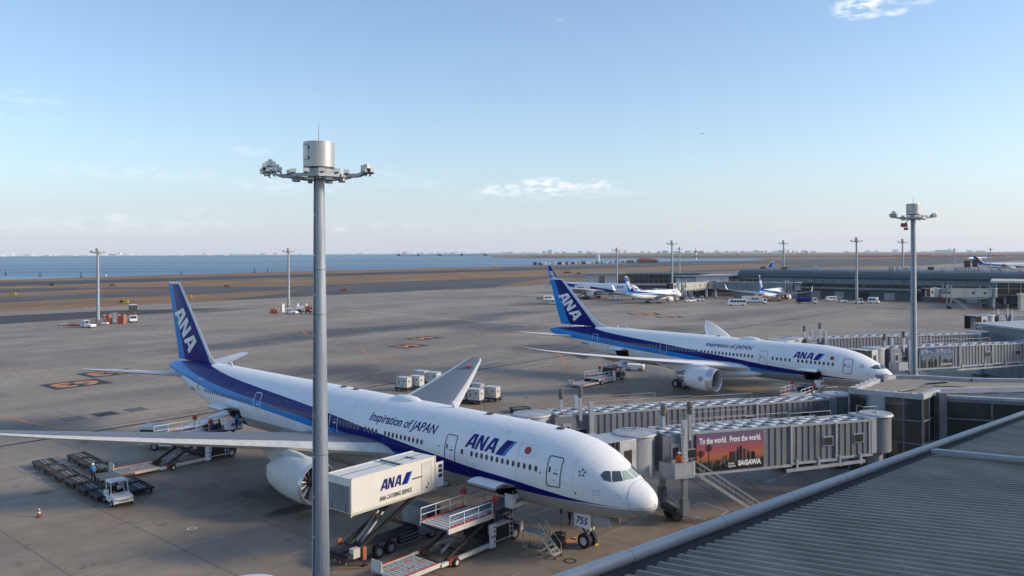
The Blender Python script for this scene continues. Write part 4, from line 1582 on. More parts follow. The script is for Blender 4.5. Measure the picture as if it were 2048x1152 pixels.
dark1 = airliner('short', 'distant white jet with dark tail taxiing at the far right', (926, 1690), R(18), 0, detail=False, text=False)
dark1.rotation_euler = (0, 0, R(18))
dark2 = copy_tree(dark1, loc=(575, 921, 0), label='distant dark tailed jet cut off by the right edge of the picture')
dark2.rotation_euler = (0, 0, R(176))
fly = copy_tree(dark1, loc=(905, 4000, 588), label='tiny airliner flying in the clear sky')
fly.scale = (.42, .42, .42)
fly.rotation_euler = (0, R(4), R(10))

# ---------------------------------------------------------------- people
def person(label, loc, rz, joints, jacket, trousers, helmet=None, vest=None):
    """joints: dict of joint positions in metres; one continuous skinned body with clothing children"""
    J = joints
    names = ['pelvis', 'spine', 'chest', 'neck', 'head', 'crown', 'lsh', 'lel', 'lwr', 'lha', 'rsh', 'rel', 'rwr', 'rha', 'lhi', 'lkn', 'lan', 'lto', 'rhi', 'rkn', 'ran', 'rto', 'nose']
    rad = dict(pelvis=(.15, .12), spine=(.14, .11), chest=(.17, .12), neck=(.055, .055), head=(.085, .1), crown=(.07, .08), lsh=(.07, .07), lel=(.048, .048), lwr=(.032, .032), lha=(.042, .022),
               rsh=(.07, .07), rel=(.048, .048), rwr=(.032, .032), rha=(.042, .022), lhi=(.095, .095), lkn=(.065, .065), lan=(.045, .045), lto=(.045, .035), rhi=(.095, .095), rkn=(.065, .065), ran=(.045, .045), rto=(.045, .035), nose=(.015, .015))
    J['nose'] = tuple(Vector(J['head']) + Vector((.115, 0, 0)))
    vs = [Vector(J[k]) for k in names]
    rr = [rad[k] for k in names]
    ix = {k: i for i, k in enumerate(names)}
    es = [(ix[a], ix[b_]) for a, b_ in (('pelvis', 'spine'), ('spine', 'chest'), ('chest', 'neck'), ('neck', 'head'), ('head', 'crown'), ('head', 'nose'), ('chest', 'lsh'), ('lsh', 'lel'), ('lel', 'lwr'), ('lwr', 'lha'),
                                        ('chest', 'rsh'), ('rsh', 'rel'), ('rel', 'rwr'), ('rwr', 'rha'), ('pelvis', 'lhi'), ('lhi', 'lkn'), ('lkn', 'lan'), ('lan', 'lto'), ('pelvis', 'rhi'), ('rhi', 'rkn'), ('rkn', 'ran'), ('ran', 'rto'))]
    for s_ in 'lr':
        hd, wr_ = Vector(J[s_ + 'ha']), Vector(J[s_ + 'wr'])
        d = (hd - wr_).normalized()
        sd_ = d.cross(Vector((0, 0, 1)))
        sd_ = sd_.normalized() if sd_.length > .1 else Vector((0, 1, 0))
        curl = d.cross(sd_).normalized() * (-1)
        for q, (o_, ln) in enumerate(((-.03, .07), (-.01, .08), (.012, .075), (.032, .06), (.045, .045))):
            b0 = len(vs)
            base = hd + sd_ * o_ + (d * .02 if q < 4 else -d * .03 + sd_ * .01)
            vs += [base, base + d * ln * .55 + (sd_ * .02 if q == 4 else Vector()) + curl * .008, base + d * ln * .9 + curl * .03]
            rr += [(.012, .012), (.0095, .0095), (.008, .008)]
            es += [(ix[s_ + 'ha'], b0), (b0, b0 + 1), (b0 + 1, b0 + 2)]
    me = bpy.data.meshes.new('person')
    me.from_pydata([tuple(v) for v in vs], es, [])
    o = bpy.data.objects.new('person', me)
    C.objects.link(o)
    o.modifiers.new('skin', 'SKIN')
    for i, v in enumerate(me.skin_vertices[0].data):
        v.radius = rr[i]
        v.use_root = (i == 0)
    sb = o.modifiers.new('sub', 'SUBSURF')
    sb.levels = sb.render_levels = 1
    dg = bpy.context.evaluated_depsgraph_get()
    me2 = bpy.data.meshes.new_from_object(o.evaluated_get(dg))
    o.modifiers.clear()
    o.data = me2
    me2.materials.clear()
    me2.materials.append(MATS['skin'])
    me2.shade_smooth()
    o.location = loc
    o.rotation_euler = (0, 0, rz)
    tag(o, label, 'person')
    seg = [(vs[a], vs[b_], k) for (a, b_), k in zip(es[:22], ['t', 't', 't', 'n', 'h', 'h', 'h', 't', 't', 't', 'x', 't', 't', 't', 'x', 'l', 'l', 'l', 'f', 'l', 'l', 'l', 'f'])]
    kinds = ['t', 't', 't', 'h', 'h', 'h', 't', 't', 't', 'x', 't', 't', 't', 'x', 'l', 'l', 'l', 'f', 'l', 'l', 'l', 'f']
    seg = [(vs[a], vs[b_], k) for (a, b_), k in zip(es[:22], kinds)]

    def kind_of(p):
        best = (9, 't')
        for a, b_, k in seg:
            d = b_ - a
            t_ = max(0, min(1, (p - a).dot(d) / max(d.length_squared, 1e-9)))
            q = (p - (a + d * t_)).length
            if q < best[0]:
                best = (q, k)
        return best[1]
    fk = [kind_of(p.center.copy()) for p in me2.polygons]
    for nm, ks, m_, off in (('jacket', 't', jacket, .014), ('trousers', 'l', trousers, .012), ('boots', 'f', 'black', .014)):
        vid, V, Fs = {}, [], []
        for p, k in zip(me2.polygons, fk):
            if k not in ks:
                continue
            f_ = []
            for i in p.vertices:
                if i not in vid:
                    vid[i] = len(V)
                    V.append(me2.vertices[i].co + me2.vertices[i].normal * off)
                f_.append(vid[i])
            Fs.append(f_)
        mb = MB()
        mb.add(V, Fs, m_)
        mb.build(nm, o, ang=80, fixn=False, weld=False)
    hd = Vector(J['head'])
    mb = MB()
    for s_ in (-1, 1):
        mb.lathe([(0, .001), (.006, .011), (.012, .001)], 8, 'black', M=Matrix.Translation(hd + Vector((.088, s_ * .033, .03))), cap=False)
    mb.box(hd + Vector((.092, 0, -.045)), (.01, .045, .01), 'dull_red')
    mb.build('face', o)
    cr = Vector(J['crown'])
    if helmet:
        mb = MB(Matrix.Translation(cr + Vector((0, 0, -.02))) @ Matrix.Rotation(R(-90), 4, 'Y'))
        mb.lathe([(-.03, .16), (-.02, .13), (.05, .125), (.1, .09), (.13, .02)], 16, helmet)
        mb.build('helmet', o)
    else:
        mb = MB(Matrix.Translation(cr + Vector((-.02, 0, -.04))) @ Matrix.Rotation(R(-90), 4, 'Y'))
        mb.lathe([(-.04, .105), (.04, .1), (.09, .07), (.115, .01)], 14, 'black')
        mb.build('hair', o)
    return o


def stand(arm=0.0, lean=0.0, step=.1):
    return dict(pelvis=(0, 0, .93), spine=(lean * .2, 0, 1.1), chest=(lean * .5, 0, 1.34), neck=(lean * .8 + .01, 0, 1.49), head=(lean + .03, 0, 1.60), crown=(lean + .03, 0, 1.69),
                lsh=(lean * .6, .19, 1.4), lel=(lean * .5 + .04 + arm * .15, .25, 1.14 + arm * .1), lwr=(lean + .16 + arm * .3, .2, .98 + arm * .3), lha=(lean + .2 + arm * .4, .19, .93 + arm * .35),
                rsh=(lean * .6, -.19, 1.4), rel=(-.02, -.25, 1.12), rwr=(.05, -.25, .88), rha=(.07, -.24, .79),
                lhi=(0, .1, .88), lkn=(step * .5 + .03, .11, .48), lan=(step - .02, .12, .08), lto=(step + .13, .14, .05),
                rhi=(0, -.1, .88), rkn=(-step * .2 + .03, -.11, .48), ran=(-step, -.12, .08), rto=(-step + .15, -.14, .05))


# ---------------------------------------------------------------- ground vehicles (x forward, y left, z up)
ZR = Vector((0, 0, 1))


def rail(mb, pts, z0, z1, m='bright_metal', r=.028, mid=True, posts=None):
    """hand rail along pts (x, y), from deck height z0 to top z1 (scalars or per point)"""
    n = len(pts)
    zz0 = z0 if isinstance(z0, (list, tuple)) else [z0] * n
    zz1 = z1 if isinstance(z1, (list, tuple)) else [z1] * n
    T_ = [Vector((p[0], p[1], b_)) for p, b_ in zip(pts, zz1)]
    B_ = [Vector((p[0], p[1], b_)) for p, b_ in zip(pts, zz0)]
    for a, b_ in zip(T_[:-1], T_[1:]):
        mb.tube(a, b_, r, n=6, m=m)
    if mid:
        for i in range(n - 1):
            mb.tube((T_[i] + B_[i]) / 2, (T_[i + 1] + B_[i + 1]) / 2, r * .8, n=5, m=m)
    for i in range(n):
        mb.tube(B_[i], T_[i], r, n=6, m=m)
    if posts:
        for i in range(n - 1):
            L_ = (T_[i + 1] - T_[i]).length
            k = max(1, int(L_ / posts))
            for q in range(1, k):
                mb.tube(B_[i].lerp(B_[i + 1], q / k), T_[i].lerp(T_[i + 1], q / k), r * .8, n=5, m=m)


def shell(mb, prof, y0, y1, m, ins=.0):
    """car-body prism: side outline (x,z) between y0 and y1"""
    mb.loft([[(x, y0, z) for x, z in prof], [(x, y1, z) for x, z in prof]], m)


def small_logo(parent, o3, u3, v3, h_, m='navy', slash=True):
    V, Fs, Ms = logo(m, slash)
    V = [(a * h_, b_ * h_) for a, b_ in V]
    return sign(V, Fs, Ms, o3, u3, v3, 'airline_logo', parent)


def cargo_loader(label, loc, rz, main_z=2.65, front_z=2.75, rear_z=.5, m='offwhite', group='cargo loaders at the aircraft holds'):
    t_ = thing('cargo_loader', label, 'cargo loader', loc, rz, group)
    # rear platform
    mb = MB()
    z = rear_z
    mb.b2(0, 3.7, -1.45, 1.45, z - .14, z - .04, 'galv')
    for q in range(15):
        x = .12 + q * .24
        mb.b2(x, x + .1, -1.3, 1.3, z - .04, z + .02, m)
        if q % 2 == 0:
            for yy in (-.95, -.3, .35, 1.0):
                mb.b2(x + .12, x + .2, yy - .12, yy + .1, z - .03, z + .01, 'black')
    for s_ in (-1, 1):
        mb.b2(0, 3.7, s_ * 1.45 - .05, s_ * 1.45 + .05, z - .22, z + .06, m)
        mb.b2(.1, 3.6, s_ * 1.38 - .05, s_ * 1.38 + .05, z + .06, z + .1, 'red')
    for xx, yy in ((.8, .2), (1.5, -.5), (2.2, .6), (2.9, 0)):
        mb.b2(xx, xx + .6, yy - .03, yy + .03, z + .02, z + .05, 'red')
    mb.b2(-.06, 0, .35, 1.4, z, z + .75, m)
    mb.b2(-.04, .0, -1.4, .3, z - .2, z + .05, m)
    mb.build('rear_platform', t_, smooth=False)
    # frame arms and running wheels
    mb = MB()
    for s_ in (-1, 1):
        mb.bar((3.7, s_ * 1.5, .38), (9.2, s_ * 1.5, .46), .22, .26, m)
        mb.b2(4.4, 5.3, s_ * 1.5 - .16, s_ * 1.5 + .16, .2, .62, 'dull_red')
    mb.bar((4.0, -1.5, .35), (4.0, 1.5, .35), .14, .14, 'dark_metal')
    mb.bar((6.6, -1.5, .35), (6.6, 1.5, .35), .14, .14, 'dark_metal')
    mb.build('base_frame', t_, smooth=False)
    for s_ in (-1, 1):
        wheel_part((5.0, s_ * 1.72, .3), .3, .22, t_, hub='offwhite', n=14)
    # scissor
    mb = MB()
    for s_ in (-1, 1):
        mb.bar((4.4, s_ * 1.15, .4), (9.0, s_ * 1.15, main_z - .35), .12, .24, 'dark_metal')
        mb.bar((9.0, s_ * .98, .4), (4.9, s_ * .98, main_z - .35), .12, .24, 'dark_metal')
    mb.tube((6.8, -1.2, (main_z + .1) / 2), (6.8, 1.2, (main_z + .1) / 2), .1, n=8, m='dark_metal')
    mb.bar((5.2, 0, .5), (7.6, 0, main_z - .8), .16, .16, 'galv')
    mb.build('scissor_lift', t_, smooth=False)
    # main platform
    mb = MB()
    z = main_z
    mb.b2(4.5, 9.3, -1.35, 1.35, z - .22, z - .1, 'black')
    for q in range(12):
        x = 4.6 + q * .39
        mb.b2(x, x + .22, -1.3, 1.3, z - .1, z, m)
    for s_ in (-1, 1):
        mb.b2(4.5, 9.3, s_ * 1.42 - .06, s_ * 1.42 + .06, z - .3, z + .05, m)
        mb.b2(4.6, 9.2, s_ * 1.36 - .06, s_ * 1.36 + .06, z + .05, z + .12, 'red')
    mb.build('main_platform', t_, smooth=False)
    for s_ in (-1, 1):
        mb = MB()
        rail(mb, [(4.6, s_ * 1.45), (6.1, s_ * 1.45), (7.6, s_ * 1.45), (9.1, s_ * 1.45)], z, z + .95, 'white', .03)
        mb.build('handrail', t_)
    # front chassis
    mb = MB()
    mb.b2(8.9, 12.6, -1.35, 1.35, .55, 1.0, 'dark_metal')
    mb.b2(9.1, 10.9, -1.55, -1.0, .5, 1.75, m)
    mb.b2(9.15, 10.85, -1.57, -1.555, .6, 1.6, 'black')
    mb.b2(9.1, 10.7, 1.0, 1.55, .5, 1.6, m)
    mb.b2(9.0, 10.2, -.9, .9, 1.0, 2.1, 'black')
    mb.b2(10.4, 12.3, -.8, .8, 1.0, 1.5, 'dark_metal')
    mb.b2(12.3, 12.6, -1.5, 1.5, .5, 1.3, m)
    for q in range(5):
        mb.b2(10.95, 11.3, -1.6, -1.2, .5 + q * .36, .54 + q * .36, 'offwhite')
    for xx in (10.93, 11.3):
        mb.bar((xx, -1.58, .4), (xx, -1.58, 2.4), .04, .04, 'offwhite')
    mb.build('chassis', t_, smooth=False)
    mb = MB()
    mb.b2(8.55, 9.15, -1.72, -1.64, .25, 1.95, 'white')
    for yy in (.6, 1.0, 1.35, 1.65):
        mb.b2(8.95, 9.1, -1.735, -1.725, yy, yy + .14, 'black')
    mb.build('side_panel', t_, smooth=False)
    small_logo(t_, (8.6, -1.73, 1.0), (1, 0, 0), (0, 0, 1), .11)
    for s_ in (-1, 1):
        wheel_part((11.8, s_ * 1.25, .5), .5, .34, t_, n=18)
    # bridge platform at the hold
    mb = MB()
    z = front_z
    mb.b2(9.35, 13.1, -1.35, 1.05, z - .22, z - .1, 'dark_metal')
    for q in range(14):
        x = 9.45 + q * .26
        mb.b2(x, x + .12, -.75, 1.0, z - .1, z, 'galv')
        mb.b2(x + .13, x + .2, -.6, .9, z - .1, z - .02, 'black')
    mb.b2(9.35, 13.1, 1.03, 1.12, z - .3, z + .04, m)
    mb.bar((9.6, .9, .9), (12.4, .9, z - .3), .14, .2, 'dark_metal')
    mb.bar((9.6, -.9, .9), (12.4, -.9, z - .3), .14, .2, 'dark_metal')
    mb.bar((12.4, .9, .9), (9.9, .9, z - .3), .14, .2, 'dark_metal')
    mb.build('bridge_platform', t_, smooth=False)
    mb = MB()
    rail(mb, [(9.4, 1.08), (11.0, 1.08), (12.8, 1.08)], z, z + 1.05, 'galv', .025)
    mb.build('handrail', t_)
    c_ = MB()
    c_.b2(11.2, 13.0, -1.62, -1.54, z, z + 1.05, 'white')
    c_.b2(11.2, 11.28, -1.6, -.85, z, z + 1.05, 'white')
    c_.b2(12.92, 13.0, -1.6, -.85, z, z + .9, 'white')
    c_.b2(11.2, 13.0, -1.6, -.85, z - .06, z, 'galv')
    c_.b2(11.45, 12.2, -1.5, -1.15, z + .7, z + .95, 'dark_metal')
    oc = c_.build('operator_cab', t_, smooth=False)
    mb = MB()
    rail(mb, [(11.25, -1.58), (12.95, -1.58)], z + 1.05, z + 1.3, 'bright_metal', .02, mid=False)
    mb.build('rail', oc)
    small_logo(oc, (11.5, -1.63, z + .32), (1, 0, 0), (0, 0, 1), .34)
    mb = MB()
    mb.path([(12.2, -1.2, 1.1), (11.7, -1.4, 1.6), (11.9, -1.45, 2.1), (12.5, -1.3, z - .1)], .035, m='offwhite')
    mb.build('hose', t_)
    for s_ in (-1, 1):
        mb = MB()
        mb.tube((9.2, s_ * 1.62, 1.0), (9.2, s_ * 1.62, main_z + .95), .06, n=8, m='dull_red')
        mb.tube((9.2, s_ * 1.62, 1.0), (9.2, s_ * 1.62, main_z - .6), .09, n=8, m='bright_metal')
        mb.lathe([(-.05, .1), (.05, .22), (.35, .24), (.5, .12), (.54, .02)], 12, 'red', M=Matrix.Translation((9.2, s_ * 1.62, main_z + .9)) @ Matrix.Rotation(R(-90), 4, 'Y'))
        mb.build('lamp_post', t_)
    return t_


def catering_truck(label, loc, rz, zb_=3.85):
    t_ = thing('catering_truck', label, 'catering truck', loc, rz)
    # local: x forward to the aircraft, near side is y = -1.27
    b_ = MB()
    b_.b2(0, 8.4, -1.27, 1.27, zb_, zb_ + 2.45, 'warm_white')
    body = b_.build('cargo_box', t_, bev=.035)
    mb = MB()
    for s_ in (-1, 1):
        for xx in (.04, 8.36):
            mb.b2(xx - .05, xx + .05, s_ * 1.25 - .05, s_ * 1.25 + .05, zb_ - .2, zb_ + 2.5, 'bridge_tan')
        mb.b2(0, 8.4, s_ * 1.26 - .05, s_ * 1.26 + .05, zb_ - .12, zb_ + .0, 'bridge_tan')
        mb.b2(0, 8.4, s_ * 1.26 - .04, s_ * 1.26 + .04, zb_ + 2.44, zb_ + 2.5, 'offwhite')
    mb.b2(.1, 8.3, -.02, .02, zb_ + 2.44, zb_ + 2.475, 'dark_metal')
    for xx in (4.4, 5.0):
        mb.b2(xx, xx + .08, -1.2, 1.2, zb_ + 2.44, zb_ + 2.52, 'offwhite')
    mb.b2(4.55, 4.95, -1.1, 1.1, zb_ + 2.445, zb_ + 2.46, 'bellows')
    mb.build('roof_trim', body, smooth=False)
    small_logo(body, (2.7, -1.29, zb_ + 1.02), (1, 0, 0), (0, 0, 1), .78)
    V, Fs, Ms = T2('ANA CATERING SERVICE', 'dark_metal', size=.5, bold=.008)
    x1 = max(p[0] for p in V)
    V = [(a * 3.2 / x1, c * .9) for a, c in V]
    sign(V, Fs, Ms, (2.65, -1.29, zb_ + .3), (1, 0, 0), (0, 0, 1), 'lettering', body)
    small_logo(body, (-.02, .55, zb_ + 1.2), (0, -1, 0), (0, 0, 1), .3)
    V, Fs, Ms = T2('ANA CATERING SERVICE', 'dark_metal', size=.18, bold=.004)
    x1 = max(p[0] for p in V)
    sign([(a * 1.4 / x1, c) for a, c in V], Fs, Ms, (-.02, .7, zb_ + .75), (0, -1, 0), (0, 0, 1), 'lettering', body)
    V, Fs, Ms = T2('344', 'dark_metal', size=.75, bold=.01)
    sign(V, Fs, Ms, (7.0, -.75, zb_ + 2.48), (0, 1, 0), (-1, 0, 0), 'lettering', body)
    mb = MB()
    mb.b2(-.03, 0, -1.12, 1.12, zb_ + .08, zb_ + 1.9, 'bridge_side')
    mb.b2(-.05, -.03, -.8, -.76, zb_ + .1, zb_ + .6, 'black')
    mb.b2(-.05, -.03, .76, .8, zb_ + .1, zb_ + .6, 'black')
    for q in range(5):
        mb.b2(-.04, -.028, -1.12, 1.12, zb_ + .4 + q * .3, zb_ + .415 + q * .3, 'galv')
    mb.build('rear_shutter', body, smooth=False)
    mb = MB()
    mb.b2(6.9, 7.95, -1.295, -1.27, zb_ + .1, zb_ + 2.2, 'offwhite')
    for a in ((6.88, 6.92), (7.93, 7.97)):
        mb.b2(a[0], a[1], -1.3, -1.27, zb_ + .08, zb_ + 2.22, 'bridge_tan')
    mb.b2(6.88, 7.97, -1.3, -1.27, zb_ + 2.18, zb_ + 2.22, 'bridge_tan')
    mb.b2(7.55, 7.62, -1.32, -1.29, zb_ + .4, zb_ + .62, 'black')
    mb.b2(7.3, 7.5, -1.3, -1.29, zb_ + .2, zb_ + .34, 'black')
    mb.b2(5.9, 6.9, -1.33, -1.28, zb_ + 1.18, zb_ + 1.25, 'dark_metal')
    mb.build('side_door', body, smooth=False)
    mb = MB()                                        # front working platform and its side boards
    mb.b2(8.4, 9.9, -1.2, 1.2, zb_ - .12, zb_, 'galv')
    for s_ in (-1, 1):
        mb.b2(8.45, 9.3, s_ * 1.2 - .03, s_ * 1.2 + .03, zb_, zb_ + 1.9, 'white')
        for zz in (.7, 1.1, 1.45):
            mb.b2(8.75, 9.15, s_ * 1.2 - .04, s_ * 1.2 + .04, zb_ + zz, zb_ + zz + .26, 'black')
    mb.b2(9.9, 10.3, -.9, .9, zb_ - .1, zb_ - .04, 'galv')
    mb.build('front_platform', t_, smooth=False)
    mb = MB()
    for s_ in (-1, 1):
        mb.bar((1.2, s_ * .75, 1.1), (6.9, s_ * .75, zb_ - .18), .2, .26, 'black')
        mb.bar((6.9, s_ * .58, 1.1), (1.4, s_ * .58, zb_ - .18), .2, .26, 'black')
    mb.tube((4.1, -.85, 2.4), (4.1, .85, 2.4), .14, n=10, m='dark_metal')
    mb.tube((1.8, -.25, 1.2), (3.9, -.25, 2.9), .08, n=8, m='bright_metal')
    mb.tube((1.8, .25, 1.2), (3.9, .25, 2.9), .08, n=8, m='bright_metal')
    mb.b2(.5, 7.6, -.8, -.65, zb_ - .25, zb_ - .1, 'black')
    mb.b2(.5, 7.6, .65, .8, zb_ - .25, zb_ - .1, 'black')
    mb.build('scissor_lift', t_, smooth=False)
    mb = MB()
    mb.b2(-.3, 8.2, -.5, .5, .75, 1.05, 'black')
    mb.b2(-.2, 1.5, -1.2, 1.2, .8, 1.0, 'dark_metal')
    mb.b2(-.35, -.25, -1.2, 1.2, .45, .85, 'dark_metal')
    for q in range(8):
        mb.b2(-.37, -.35, -1.2 + q * .3, -1.07 + q * .3, .42, .56, 'dull_red' if q % 2 else 'yellow')
    mb.b2(.2, .8, -1.3, -.85, .7, 1.35, 'bridge_tan')
    mb.b2(1.0, 2.0, -1.2, -.8, .55, 1.2, 'dark_metal')
    mb.b2(4.8, 6.6, -1.2, -.7, .45, 1.05, 'dark_metal')
    for q in range(3):
        mb.bar((4.7, -1.28, .45 + q * .25), (7.0, -1.28, .45 + q * .25), .03, .06, 'galv')
    mb.b2(2.0, 4.6, -1.22, -.7, 1.1, 1.16, 'black')
    mb.build('chassis', t_, smooth=False)
    mb = MB()
    shell(mb, [(7.2, .5), (9.1, .5), (9.2, 1.2), (9.0, 2.35), (7.2, 2.45)], -1.2, 1.2, 'galv')
    cb = mb.build('cab', t_, bev=.06)
    mb = MB()
    mb.quad((9.22, -1.05, 1.3), (9.22, 1.05, 1.3), (9.04, 1.0, 2.2), (9.04, -1.0, 2.2), 'glass')
    for s_ in (-1, 1):
        mb.quad((7.5, s_ * 1.21, 1.35), (8.9, s_ * 1.21, 1.35), (8.8, s_ * 1.21, 2.15), (7.5, s_ * 1.21, 2.15), 'glass')
    mb.build('windows', cb)
    for xx in (2.7, 3.85, 8.1):
        for s_ in (-1, 1):
            wheel_part((xx, s_ * 1.02, .48), .48, .34, t_, n=18)
    for s_ in (-1, 1):
        mb = MB()
        mb.b2(.95, 1.25, s_ * 1.36 - .1, s_ * 1.36 + .1, .45, 1.35, 'orange')
        mb.b2(1.05, 1.15, s_ * 1.36 - .05, s_ * 1.36 + .05, .05, .45, 'dark_metal')
        mb.b2(.9, 1.3, s_ * 1.36 - .18, s_ * 1.36 + .18, 0, .06, 'dark_metal')
        mb.build('outrigger', t_, smooth=False)
    return t_


def dolly(label, loc, rz, group):
    t_ = thing('baggage_dolly', label, 'dolly', loc, rz, group)
    mb = MB()
    mb.b2(-1.2, 1.2, -.9, .9, .42, .50, 'dolly_grey')
    for s_ in (-1, 1):
        mb.b2(-1.22, 1.22, s_ * .92 - .04, s_ * .92 + .04, .38, .58, 'dark_metal')
        mb.b2(s_ * 1.2 - .03, s_ * 1.2 + .03, -.92, .92, .40, .62, 'dark_metal')
    for q in range(9):
        x = -1.12 + q * .28
        mb.b2(x - .03, x + .03, -.86, .86, .50, .535, 'dark_metal')
    for y in (-.18, .12):
        mb.b2(-1.15, 1.15, y, y + .1, .536, .56, 'dolly_light')
    for x in (-.9, -.2, .5, 1.1):
        mb.b2(x, x + .12, -.3, .35, .56, .58, 'dolly_light')
        mb.b2(x + .15, x + .3, -.08, .12, .561, .60, 'black')
    mb.build('deck', t_, smooth=False)
    mb = MB()
    mb.bar((1.2, 0, .38), (1.75, 0, .32), .06, .06, 'dark_metal')
    mb.bar((-.9, -.7, .3), (-.9, .7, .3), .08, .08, 'dark_metal')
    mb.bar((.9, -.7, .3), (.9, .7, .3), .08, .08, 'dark_metal')
    mb.build('towbar', t_, smooth=False)
    for x in (-.9, .9):
        for s_ in (-1, 1):
            m_ = MB()
            wheel(m_, (0, 0, 0), .19, .14, n=12, hub='dolly_grey')
            m_.build('wheel', t_, loc=(x, s_ * .78, .19))
    return t_


def roller_dolly(label, loc, rz):
    t_ = thing('roller_dolly', label, 'dolly', loc, rz)
    mb = MB()
    mb.b2(-1.6, 1.6, -1.0, 1.0, .42, .5, 'dark_metal')
    for q in range(14):
        x = -1.5 + q * .23
        mb.tube((x, -.9, .54), (x, -.12, .54), .055, n=8, m='dolly_light')
        mb.tube((x, .12, .54), (x, .9, .54), .055, n=8, m='dolly_light')
    for s_ in (-1, 1):
        mb.b2(-1.62, 1.62, s_ * 1.0 - .05, s_ * 1.0 + .05, .38, .62, 'dolly_grey')
    mb.build('deck', t_, smooth=False)
    for x in (-1.1, 1.1):
        for s_ in (-1, 1):
            m_ = MB()
            wheel(m_, (0, 0, 0), .2, .15, n=12, hub='dolly_grey')
            m_.build('wheel', t_, loc=(x, s_ * .85, .2))
    return t_


def tow_tractor(label, loc, rz, seat_person=False, canopy=True, group=None):
    t_ = thing('tow_tractor', label, 'tow tractor', loc, rz, group)
    mb = MB()
    shell(mb, [(-1.45, .35), (1.5, .35), (1.55, .62), (1.5, .86), (.35, 1.05), (.3, .75), (-.75, .75), (-.8, 1.0), (-1.45, 1.0)], -.8, .8, 'white')
    mb.b2(-1.5, 1.58, -.84, .84, .3, .42, 'offwhite')
    body = mb.build('body', t_, bev=.05)
    mb = MB()
    mb.b2(1.5, 1.57, -.42, .42, .5, .66, 'black')
    for q in range(4):
        mb.b2(1.565, 1.58, -.42, .42, .52 + q * .035, .535 + q * .035, 'offwhite')
    mb.b2(1.56, 1.64, -.75, .75, .3, .4, 'dark_metal')
    mb.build('grille', body, smooth=False)
    for s_ in (-1, 1):
        mb = MB()
        mb.b2(1.5, 1.575, s_ * .62 - .13, s_ * .62 + .13, .6, .74, 'dark_metal')
        mb.b2(1.575, 1.58, s_ * .62 - .1, s_ * .62 + .1, .62, .72, 'bright_metal')
        mb.build('headlight', body, smooth=False)
    small_logo(body, (.9, -.3, 1.0), (0, 1, 0), (-.4, 0, .07), .16)
    if canopy:
        mb = MB()
        for s_ in (-1, 1):
            mb.bar((.45, s_ * .72, 1.0), (.2, s_ * .68, 1.95), .07, .07, 'white')
            mb.bar((-.95, s_ * .72, .95), (-.9, s_ * .68, 1.95), .08, .08, 'white')
        mb.bar((.45, -.72, 1.0), (.45, .72, 1.0), .06, .06, 'white')
        mb.loft([[(-1.05, -.78, 1.94), (.35, -.76, 1.94), (.35, .76, 1.94), (-1.05, .78, 1.94)], [(-1.0, -.7, 2.06), (.25, -.68, 2.06), (.25, .68, 2.06), (-1.0, .7, 2.06)]], 'white')
        mb.build('canopy', t_, bev=.02)
        mb = MB()
        mb.quad((.43, -.66, 1.05), (.43, .66, 1.05), (.22, .62, 1.9), (.22, -.62, 1.9), 'clear_glass')
        w_ = mb.build('windscreen', t_)
        mb = MB()
        mb.b2(.445, .46, -.6, -.3, 1.08, 1.2, 'orange')
        mb.build('sticker', w_, smooth=False)
    mb = MB()
    mb.b2(-.6, -.15, -.55, .55, .75, .95, 'black')
    mb.b2(-.75, -.6, -.55, .55, .95, 1.45, 'black')
    mb.tube((.05, .25, 1.1), (.3, .25, .8), .03, n=6, m='black')
    mb.tube((.02, .25, 1.13), (.06, .25, 1.11), .18, n=14, m='black')
    mb.build('seat', t_, smooth=False)
    for xx in (-.95, .95):
        for s_ in (-1, 1):
            wheel_part((xx, s_ * .78, .3), .3, .22, t_, hub='bright_metal', n=16)
    return t_


def container(label, loc, rz, group):
    t_ = thing('cargo_container', label, 'container', (loc[0], loc[1], .56), rz, group)
    mb = MB()
    W2, D2, H2 = .98, .75, 1.62
    mb.loft([[(-W2, -D2, 0), (W2, -D2, 0), (W2, D2, 0), (-W2, D2, 0)], [(-W2, -D2, H2), (W2, -D2, H2), (W2, D2, H2), (-W2, D2, H2)]], 'container')
    mb.build('body', t_, bev=.03)
    mb = MB()
    for s_ in (-1, 1):
        for x in (-W2, 0, W2):
            mb.b2(x - .03, x + .03, s_ * (D2 + .012) - .012, s_ * (D2 + .012) + .012, .02, H2, 'galv')
        for y in (-D2, D2):
            mb.b2(s_ * (W2 + .012) - .012, s_ * (W2 + .012) + .012, y - .03, y + .03, .02, H2, 'galv')
        for z in (.06, H2 - .05):
            mb.b2(-W2, W2, s_ * (D2 + .016) - .012, s_ * (D2 + .016) + .012, z - .04, z + .04, 'galv')
            mb.b2(s_ * (W2 + .016) - .012, s_ * (W2 + .016) + .012, -D2, D2, z - .04, z + .04, 'galv')
    mb.build('edge_frame', t_, smooth=False)
    mb = MB()
    for x, z, w_, h_, m_ in ((-.5, .8, .3, .2, 'dark_metal'), (-.55, .5, .4, .12, 'dark_metal'), (.45, .9, .2, .3, 'dark_metal'), (.35, .4, .35, .1, 'galv'), (-.6, 1.2, .25, .14, 'dark_metal')):
        mb.b2(x - w_ / 2, x + w_ / 2, -D2 - .035, -D2 - .02, z, z + h_, m_)
    for y, z, w_, h_, m_ in ((-.1, .85, .36, .26, 'dark_metal'), (.1, .55, .3, .14, 'yellow'), (-.25, .72, .14, .1, 'galv')):
        mb.b2(W2 + .02, W2 + .035, y - w_ / 2, y + w_ / 2, z, z + h_, m_)
        mb.b2(-W2 - .035, -W2 - .02, y - w_ / 2, y + w_ / 2, z, z + h_, m_)
    mb.build('placard', t_, smooth=False)
    return t_


